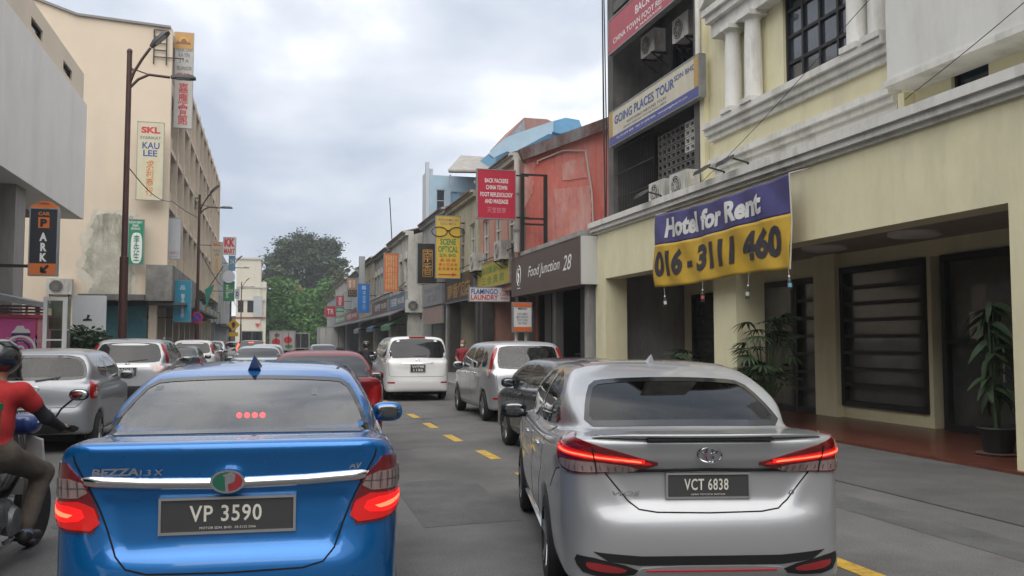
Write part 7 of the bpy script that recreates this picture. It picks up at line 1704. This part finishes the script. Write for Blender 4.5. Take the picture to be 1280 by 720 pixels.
# second rider in the distance
bk2 = thing('motorcycle', 'dark motorcycle by the white people carrier', 'motorcycle', (3.25, 31.0, 0), R(4)); motorcycle(bk2, mat('bike_dark_plastic', (.03, .03, .034), .4))
rd2 = thing('person', 'dark clothed motorcycle rider beyond the white people carrier', 'person', (3.25, 31.0, 0), R(4)); person_mesh('body', rider_bones(), [M_skin, M_darkcloth, M_darkcloth, M_darkcloth, M_shoe, M_shoe], .022, rd2); helmet(rd2)
def standing(label, x, y, z, rz, shirt, trousers, mask=True, s=.93):
    o = thing('person', label, 'person', (x, y, z), rz); o.scale = (s, s, s)
    B = [((0, 0, .96), (0, 0, 1.12), .135, .13, 1), ((0, 0, 1.12), (0, .01, 1.32), .13, .145, 1), ((-.13, 0, 1.40), (.13, 0, 1.40), .07, .07, 1), ((0, 0, 1.44), (0, .01, 1.54), .055, .052, 0), ((0, .015, 1.58), (0, .02, 1.68), .078, .088, 0), ((0, .10, 1.60), (0, .115, 1.615), .012, .016, 0, .02), ((.09, .0, 1.61), (.095, -.01, 1.64), .012, .016, 0, .01), ((-.09, .0, 1.61), (-.095, -.01, 1.64), .012, .016, 0, .01)]
    for sd in (1, -1):
        sh, el, wr = (sd * .19, 0, 1.40), (sd * .25, -.02, 1.13), (sd * .10, .17, .98)
        mid = tuple(a * .5 + b * .5 for a, b in zip(sh, el)); B += [(sh, mid, .062, .056, 1), (mid, el, .045, .042, 0), (el, wr, .042, .032, 0)]
        B += hand_bones(wr, (-.6 * sd, .4, -.4), (0, .4, .6), 0)
        B += [((sd * .09, 0, .93), (sd * .10, .01, .5), .10, .068, 2), ((sd * .10, .01, .5), (sd * .10, -.01, .1), .066, .05, 2), ((sd * .10, -.03, .05), (sd * .115, .15, .045), .045, .04, 3)]
    person_mesh('body', B, [M_skin, shirt, trousers, M_shoe], .02, o)
    b = MB(); b.add(*ellipsoid((0, -.005, 1.68), (.095, .105, .085), 16, 10)); b.build('hair', mat('black_hair', (.012, .011, .01), .7), o, True, True)
    if mask: b = MB(); b.add(*ellipsoid((0, .085, 1.585), (.06, .035, .05), 14, 10)); b.build('face_mask', mat('face_mask', (.6, .63, .65), .8), o, True, True)
    for sd in (1, -1): b = MB(); b.add(*ellipsoid((sd * .034, .098, 1.645), (.012, .006, .007), 8, 6)); b.build('eye', M_blackink, o, True, True)
standing('man in maroon shirt and white mask standing by the shop pillars', 6.15, 28.6, .0, R(150), M_maroon, M_darkcloth)
standing('person in dark clothes on the pavement before the peeling white shophouse', 6.9, 47, .125, R(100), M_darkcloth, M_darkcloth, False)

# ------------------------------------------------------------------ planting
def leaf_mat(name, c0, c1): 
    m = mat(name, c0, .6, var=0); t = m.node_tree; b_ = t.nodes['Principled BSDF']
    n = t.nodes.new('ShaderNodeTexNoise'); n.inputs['Scale'].default_value = .9; n.inputs['Detail'].default_value = 5
    tc = t.nodes.new('ShaderNodeTexCoord'); rp = t.nodes.new('ShaderNodeValToRGB'); rp.color_ramp.elements[0].position = .35; rp.color_ramp.elements[1].position = .68
    rp.color_ramp.elements[0].color = (*c0, 1); rp.color_ramp.elements[1].color = (*c1, 1)
    t.links.new(tc.outputs['Object'], n.inputs['Vector']); t.links.new(n.outputs['Fac'], rp.inputs[0]); t.links.new(rp.outputs[0], b_.inputs['Base Color'])
    return m
M_leaf_dark = leaf_mat('dark_foliage', (.022, .042, .018), (.05, .085, .032)); M_leaf_vine = leaf_mat('creeper_foliage', (.045, .13, .022), (.11, .26, .045)); M_leaf_mid = leaf_mat('grey_green_foliage', (.055, .08, .035), (.11, .14, .06))
M_leaf_palm = leaf_mat('palm_foliage', (.02, .045, .016), (.05, .085, .03)); M_bark = mat('bark', (.09, .07, .055), .95, var=.4, vscale=3, bump=.5, bscale=10)
def leaf_cloud(clumps, per, size, seed, flat=.5):
    """many small leaf faces scattered round clump centres: (centre, radius)"""
    rg = np.random.default_rng(seed); V = []; 
    C = np.concatenate([np.array(c)[None] + rg.normal(0, 1, (max(6, int(per * min(1.6, r * r))), 3)) * np.array([r, r, r * .75]) * .5 for c, r in clumps]); n = len(C)
    a = rg.normal(0, 1, (n, 3)); a[:, 2] *= flat; a /= np.linalg.norm(a, axis=1)[:, None]
    b = np.cross(a, rg.normal(0, 1, (n, 3))); b /= np.linalg.norm(b, axis=1)[:, None]; s = size * rg.uniform(.55, 1.25, n)[:, None]
    V = np.stack([C - a * s, C + b * s * .45, C + a * s, C - b * s * .45], 1).reshape(-1, 3); Fq = np.arange(n * 4).reshape(-1, 4)
    return V, Fq
def tree(label, x, y, z0, zt, rx, ry, m, seed, nclump=60, per=60, size=.55, trunk=.5, name='tree', zc0=None, z_base=None):
    rg = np.random.default_rng(seed); o = thing(name, label, 'tree', (x, y, z_base if z_base is not None else 0))
    zb = z_base if z_base is not None else 0; hz = (zt - z0) / 2; zc = z0 + hz; cl = []
    t = MB(); t.tube([(0, 0, -.3), (.1, 0, (z0 - zb) * .6), (0, .1, zc - zb)], [trunk, trunk * .75, trunk * .35], 10)
    for k in range(nclump):
        u = rg.normal(0, 1, 3); u /= np.linalg.norm(u); rr = rg.uniform(.35, 1.0) ** .4
        c = np.array([u[0] * rx, u[1] * ry, u[2] * hz]) * rr * rg.uniform(.78, 1.12); c[2] += zc - zb
        cl.append((c, rg.uniform(.5, 1.25) * rx * .19))
        if k % 5 == 0: t.tube([(0, 0, (z0 - zb) * .7 + rg.uniform(0, 1) * hz), tuple(c * .6 + np.array([0, 0, (z0 - zb) * .35])), tuple(c)], [trunk * .35, trunk * .2, trunk * .06], 6)
    t.build('trunk', M_bark, o, True, True)
    V, Fq = leaf_cloud([(c, r) for c, r in cl], per, size, seed); link('crown', mesh_np('crown', V, Fq), m, o)
    return o
def tx(px, Y): return on_Y(px, 400, Y)[0]
def tz(py, Y): return on_Y(380, py, Y)[1]
struct('hill', MB().prism([(-60, 0), (70, 0), (60, 5), (20, 7.5), (0, 7), (-30, 5)], (0, 172, -.2), (1, 0, 0), (0, 0, 1), 120), M_earth)
tree('huge dark rain tree rising above the creepers', tx(383, 195), 195, 10.5, tz(294, 195), 8.8, 7, M_leaf_dark, 11, 150, 190, .36, .9, z_base=5)
tree('dark tree spreading left of the huge rain tree', tx(345, 190), 190, 9.5, tz(322, 190), 4.2, 4, M_leaf_dark, 12, 50, 70, .5, .5, z_base=5)
tree('dark tree spreading right of the huge rain tree', tx(415, 190), 190, 9.5, tz(316, 190), 4.6, 4, M_leaf_dark, 13, 55, 70, .5, .5, z_base=5)
tree('grey green tree above the end house roof', tx(340, 168), 168, 9.2, tz(332, 168), 3.4, 2.5, M_leaf_mid, 14, 45, 80, .4, .4)
tree('light green tree above the far right shops', tx(428, 160), 160, 7, tz(328, 160), 3.4, 3, M_leaf_mid, 15, 45, 70, .4, .4)
tree('light green tree between the dark trees and the right shops', tx(441, 150), 150, 7, tz(332, 150), 2.6, 2.6, M_leaf_mid, 16, 35, 70, .4, .35)
# creeper-covered bank: a mass of leaves
rg = np.random.default_rng(5); cl = []
x0, x1 = tx(322, 160), tx(428, 160)
for k in range(330):
    x = rg.uniform(x0 - 1, x1 + 3); top = 11.6 + 1.0 * math.sin(x * .8) + .7 * math.sin(x * 2.1 + 1) - .022 * (x - 4) ** 2; z = rg.uniform(0, 1) ** .8 * top; cl.append((np.array([x, 160 - rg.uniform(0, 1) * 3.0 * (1 - z / 16) + 2, z]), rg.uniform(.8, 1.5)))
V, Fq = leaf_cloud(cl, 55, .38, 5)
cb = link('creeper_mass', mesh_np('creeper_mass', V, Fq), M_leaf_vine, None); tag(cb, 'bright green creepers covering the bank at the street end', 'creepers', kind='stuff')
b = MB(); b.box(x0 - .5, x1 + 2.5, 161.5, 164, 0, 9.5); o = b.build('retaining_wall', M_earth, None); tag(o, 'earth bank wall buried under the creepers', 'wall')
hs_ = thing('hillside_house', 'white house with red tiled roof among the trees', 'house', (tx(355, 176), 176, 5))
MB().box(tx(336, 176), tx(372, 176), 176, 182, 5, tz(362, 176)).build('wall', M_oldwhite, hs_); MB().prism([on_Y(p, q, 175.5) for p, q in ((338, 364), (350, 352), (370, 355), (382, 364))], (0, 175.5, 0), (1, 0, 0), (0, 0, 1), 6).build('roof', mat('red_roof_tile', (.32, .10, .065), .85, var=.3, vscale=3), hs_)
# dark shrub behind the cars on the left
sh = thing('shrub', 'dense dark shrub under the white pylon sign', 'shrub', (-7.4, 41, .125)); rg = np.random.default_rng(8)
xa, xb = on_Y(72, 440, 41)[0], on_Y(128, 440, 41)[0]
cl = [(np.array([rg.uniform(xa, xb) + 7.4, rg.uniform(-.5, .5), rg.uniform(.2, 1.75)]), .5) for k in range(90)]
V, Fq = leaf_cloud(cl, 300, .13, 9); link('foliage', mesh_np('foliage', V, Fq), M_leaf_palm, sh); MB().tube([(0, 0, 0), (0, 0, 1)], .05, 6).build('stem', M_bark, sh, False, True)
bp = thing('balcony_plant', 'small green plant growing on a cream balcony', 'plant', (-5.6, 58, 9.2)); y_, z_ = on_X(240, 252, -5.6); bp.location = (-5.6, y_, z_ - .6)
V, Fq = leaf_cloud([(np.array([0, 0, .3 + .2 * k]), .5) for k in range(4)], 200, .12, 10); link('foliage', mesh_np('foliage', V, Fq), M_leaf_vine, bp); MB().tube([(0, 0, -.2), (0, 0, .6)], .03, 6).build('stem', M_bark, bp, False, True)
# potted fan palm
def blade(L_, w, droop, n=5):
    """one tapering leaf along +y, folded, drooping"""
    V = []; Fc = []
    for i in range(n + 1):
        t = i / n; y = L_ * t * (1 - .15 * droop * t); z = -droop * L_ * .55 * t * t; ww = w * (math.sin(math.pi * min(.98, .12 + t * .86)) ** .7)
        V += [(-ww / 2, y, z + ww * .18), (0, y, z), (ww / 2, y, z + ww * .18)]
    for i in range(n):
        for k in (0, 1): a = i * 3 + k; Fc.append((a, a + 1, a + 4, a + 3))
    return V, Fc
def fan_mesh(seed, n=9, L_=.34):
    r_ = random.Random(seed); b = MB()
    for k in range(n):
        a = R(-75 + 150 * k / (n - 1)) + r_.uniform(-.06, .06); V, Fc = blade(L_ * r_.uniform(.85, 1.05), .045, r_.uniform(.3, .8))
        M_ = Matrix.Rotation(a, 3, 'Z'); b.add([M_ @ Vector(v) for v in V], Fc)
    return mesh_np('frond', b.v, b.f, True)
FANS = [fan_mesh(s) for s in range(4)]
M_pot = mat('clay_pot', (.11, .06, .045), .8, var=.3, vscale=6); M_potblack = mat('black_pot', (.015, .015, .015), .6)
def fan_palm(label, x, y, z, h, n, seed, spread=.35):
    o = thing('potted_palm', label, 'potted plant', (x, y, z), 0, 'potted plants in the arcade'); r_ = random.Random(seed)
    MB().lathe([(.16, 0), (.22, .3), (.24, .32), (.22, .34), (.2, .3), (.01, .29)], (0, 0, 0), 'z', 20).build('pot', M_potblack, o, True, True)
    for k in range(n):
        a = r_.uniform(0, 6.28); hh = h * r_.uniform(.35, 1.0); sp = spread * r_.uniform(.3, 1.0) * (1.2 - .5 * hh / h); bx_, by_ = .1 * math.cos(a), .1 * math.sin(a)
        tip = Vector((math.cos(a) * sp, math.sin(a) * sp, hh))
        st = MB().tube([(bx_, by_, .29), (bx_ * 1.3, by_ * 1.3, hh * .6), tuple(tip)], [.012, .01, .005], 5).build('cane', M_leaf_palm, o, True, True)
        f = link('frond', FANS[k % 4], M_leaf_palm, o); f.location = tip; f.rotation_euler = (R(r_.uniform(-30, 35)), R(r_.uniform(-15, 15)), a - math.pi / 2 + r_.uniform(-.4, .4)); q = r_.uniform(.85, 1.25); f.scale = (q, q, q)
fan_palm('bushy potted fan palm beside the middle hotel pillar', 8.98, 14.7, .055, 2.05, 46, 3, .55)
fan_palm('low potted fan palm in the far bay of the arcade', 9.35, 18.7, .055, 1.35, 18, 4, .5)
LEAVES = [mesh_np('leaf', *blade(.42, .11, d_), True) for d_ in (.9, 1.2, 1.5)]
o = thing('potted_plant', 'tall potted plant with drooping strap leaves by the right hotel pillar', 'potted plant', (9.62, 9.95, .055), 0, 'potted plants in the arcade'); r_ = random.Random(2)
MB().lathe([(.17, 0), (.24, .34), (.26, .36), (.24, .38), (.22, .34), (.01, .33)], (0, 0, 0), 'z', 20).build('pot', M_potblack, o, True, True); MB().lathe([(.28, 0), (.3, .03), (.26, .035)], (0, 0, -.0), 'z', 20).build('saucer', M_pot, o, True, True)
for k in range(3): MB().tube([(.05 * k - .05, .04 * (k - 1), .33), (.06 * k - .06, .02, 1.2), (.08 * k - .1, 0, 2.0)], [.03, .025, .012], 7).build('stem', M_leaf_palm, o, True, True)
for k in range(58):
    a = r_.uniform(0, 6.28); z_ = r_.uniform(.75, 2.1); f = link('leaf', LEAVES[k % 3], M_leaf_palm, o); f.location = (.04 * math.cos(a), .04 * math.sin(a), z_); f.rotation_euler = (R(r_.uniform(-35, 25)), R(r_.uniform(-30, 30)), a); q = r_.uniform(.7, 1.15); f.scale = (q, q, q)

# ------------------------------------------------------------------ lorries, overhead wires
lorry('white box lorry parked before the last right hand shops', on_Y(415, 420, 96)[0], 96, 2.6, 2.2, 5.5, mat('lorry_white', (.50, .50, .48), .6, var=.08))
r_, bx_, z0_ = lorry('box lorry with printed red and white pictures on its doors', on_Y(353, 420, 72)[0], 72, 1.9, 1.5, 4.5, mat('lorry_print_white', (.45, .43, .42), .6))
for k, (a, b_, c, d, m) in enumerate(((-.8, -.15, .35, .9, M_redink), (.1, .75, .5, 1.05, M_redink), (-.6, -.2, 1.0, 1.3, mat('print_brown', (.25, .13, .08), .6)), (.2, .8, .12, .42, mat('print_green', (.1, .2, .08), .6)))):
    MB().prism([(a + (b_ - a) * (.5 + .5 * math.cos(R(q))), c + (d - c) * (.5 + .5 * math.sin(R(q)))) for q in range(0, 360, 20)], (0, -.012, z0_), (1, 0, 0), (0, 0, 1), .008).build('printed_picture', m, bx_, False, True)
lorry('dark canvas lorry in the left queue', on_Y(315, 420, 92)[0], 92, 2.0, 1.7, 4.2, mat('dark_canvas', (.05, .052, .055), .9, var=.2))
lorry('dark grey lorry beside the printed lorry', on_Y(376, 420, 90)[0], 90, 1.6, 1.5, 4, mat('dark_grey_box', (.035, .035, .038), .8))
def cable(label, pts, r=.006):
    o = thing('overhead_cable', label, 'cable', pts[0]); P = []
    for (p, q) in zip(pts, pts[1:]):
        p, q = Vector(p), Vector(q)
        for k in range(9): t = k / 8; c = p.lerp(q, t); c.z -= .03 * (q - p).length * math.sin(math.pi * t) * .5; P.append(c)
    MB().tube(P, r, 5).build('wire', M_iron, o)
fas = [(50.4, 57.6, 7.45, 'long faded blue fascia sign on the peeling white shophouse', (.10, .16, .25)), (58.4, 66.6, 7.45, 'long brown fascia sign on the old grey shophouse', (.17, .10, .07)), (67.5, 77.5, 7.45, 'long cream fascia sign on the drab cream shophouse', (.45, .40, .28)), (78.6, 91.5, 7.4, 'long red fascia sign on the pale blue grey shophouse', (.34, .05, .05)), (92.6, 107, 7.4, 'long green fascia sign on the last white shophouse', (.06, .2, .1))]
for k, (ya, yb, X_, lab, c) in enumerate(fas):
    board(lab, (X_, yb, 3.62), (0, -1, 0), (0, 0, 1), yb - ya, .85, sign_mat('fascia_%d_paint' % k, c), [(('興記茶室', '永成洋服', '大同酒樓', '新光百貨', '華聯貿易')[k], .3, .5, .4, .6, M_whiteink if k != 2 else M_redink, .02), (('HENG KEE', 'YONG SENG', 'TAI TONG', 'SIN KWONG', 'HWA LIAN')[k], .74, .5, .36, .4, M_whiteink if k != 2 else M_redink, .02)], depth=.08)
# awnings and goods before the shops
for k, (y_, lab, c) in enumerate(((52.5, 'striped green roller awning before the peeling white shophouse', (.06, .16, .09)), (61, 'dull blue roller awning before the old grey shophouse', (.08, .13, .22)), (71, 'grey roller awning before the drab cream shophouse', (.25, .25, .25)))):
    o = thing('awning', lab, 'awning', (6.6, y_, 2.9)); a_ = mat('awning_%d' % k, c, .8, var=.2)
    MB().add([(6.55, y_ - 2, 2.55), (6.55, y_ + 2, 2.55), (7.5, y_ + 2, 3.1), (7.5, y_ - 2, 3.1), (6.55, y_ - 2, 2.52), (6.55, y_ + 2, 2.52), (7.5, y_ + 2, 3.07), (7.5, y_ - 2, 3.07)], [(0, 1, 2, 3), (7, 6, 5, 4), (0, 4, 5, 1), (1, 5, 6, 2), (2, 6, 7, 3), (3, 7, 4, 0)]).build('cloth', a_, o)
    MB().add([(6.55, y_ - 2, 2.25), (6.55, y_ + 2, 2.25), (6.55, y_ + 2, 2.519), (6.55, y_ - 2, 2.519), (6.57, y_ - 2, 2.25), (6.57, y_ + 2, 2.25), (6.57, y_ + 2, 2.519), (6.57, y_ - 2, 2.519)], [(0, 3, 2, 1), (4, 5, 6, 7), (0, 1, 5, 4), (2, 3, 7, 6), (0, 4, 7, 3), (1, 2, 6, 5)]).build('valance', a_, o)
    for dy in (-1.9, 1.9): MB().bar((6.57, y_ + dy, 2.53), (7.5, y_ + dy, 2.6), .03).build('arm', M_iron, o)
cable('thin cable slung across the hotel front above the balcony', [(9.0, 8.5, 8.2), (8.9, 11.9, 6.75), (9.0, 17.5, 4.99)])
cable('thin cable from the panel ledge to the arcade cornice', [(8.95, 7.5, 6.2), (8.8, 10.6, 5.1)])
cable('cable running along the shophouse fronts under the signs', [(8.25, 29.9, 4.95), (8.15, 36, 4.9), (8.1, 42, 5.0), (8.1, 49.7, 4.8)], .02)
cable('cable running along the peeling shophouse fronts', [(7.4, 50, 5.0), (7.35, 60, 4.8), (7.35, 72, 4.9), (7.3, 90, 4.7)], .025)
cable('cable from the first lamp post to the cream block', [(-4.25, 28.3, 6.9), (-5.2, 49.4, 9.0)], .018)
cable('cable from the cream balconies to the second lamp post', [(-5.35, 51, 9.3), (-4.25, 55.7, 9.0)], .018)
cable('cable linking the second and third lamp posts', [(-4.25, 55.7, 7.2), (-4.25, 101, 7.2)], .025)
cable('cable hanging along the far left shops', [(-4.25, 101, 6.8), (-4.3, 136, 6.6)], .03)
build_bezza(); build_vios(); road_cars()
# thin humid air over the whole street
hz = bpy.data.materials.new('haze_air'); hz.use_nodes = True; ht = hz.node_tree; ht.nodes.clear()
ho = ht.nodes.new('ShaderNodeOutputMaterial'); hv = ht.nodes.new('ShaderNodeVolumePrincipled')
hv.inputs['Color'].default_value = (.86, .90, .95, 1); hv.inputs['Density'].default_value = HAZE; ht.links.new(hv.outputs[0], ho.inputs['Volume'])
hb = MB().box(-310, 310, -260, 430, -1.4, 34).build('haze', hz); tag(hb, 'thin pale humid haze filling the street', 'haze', kind='stuff')
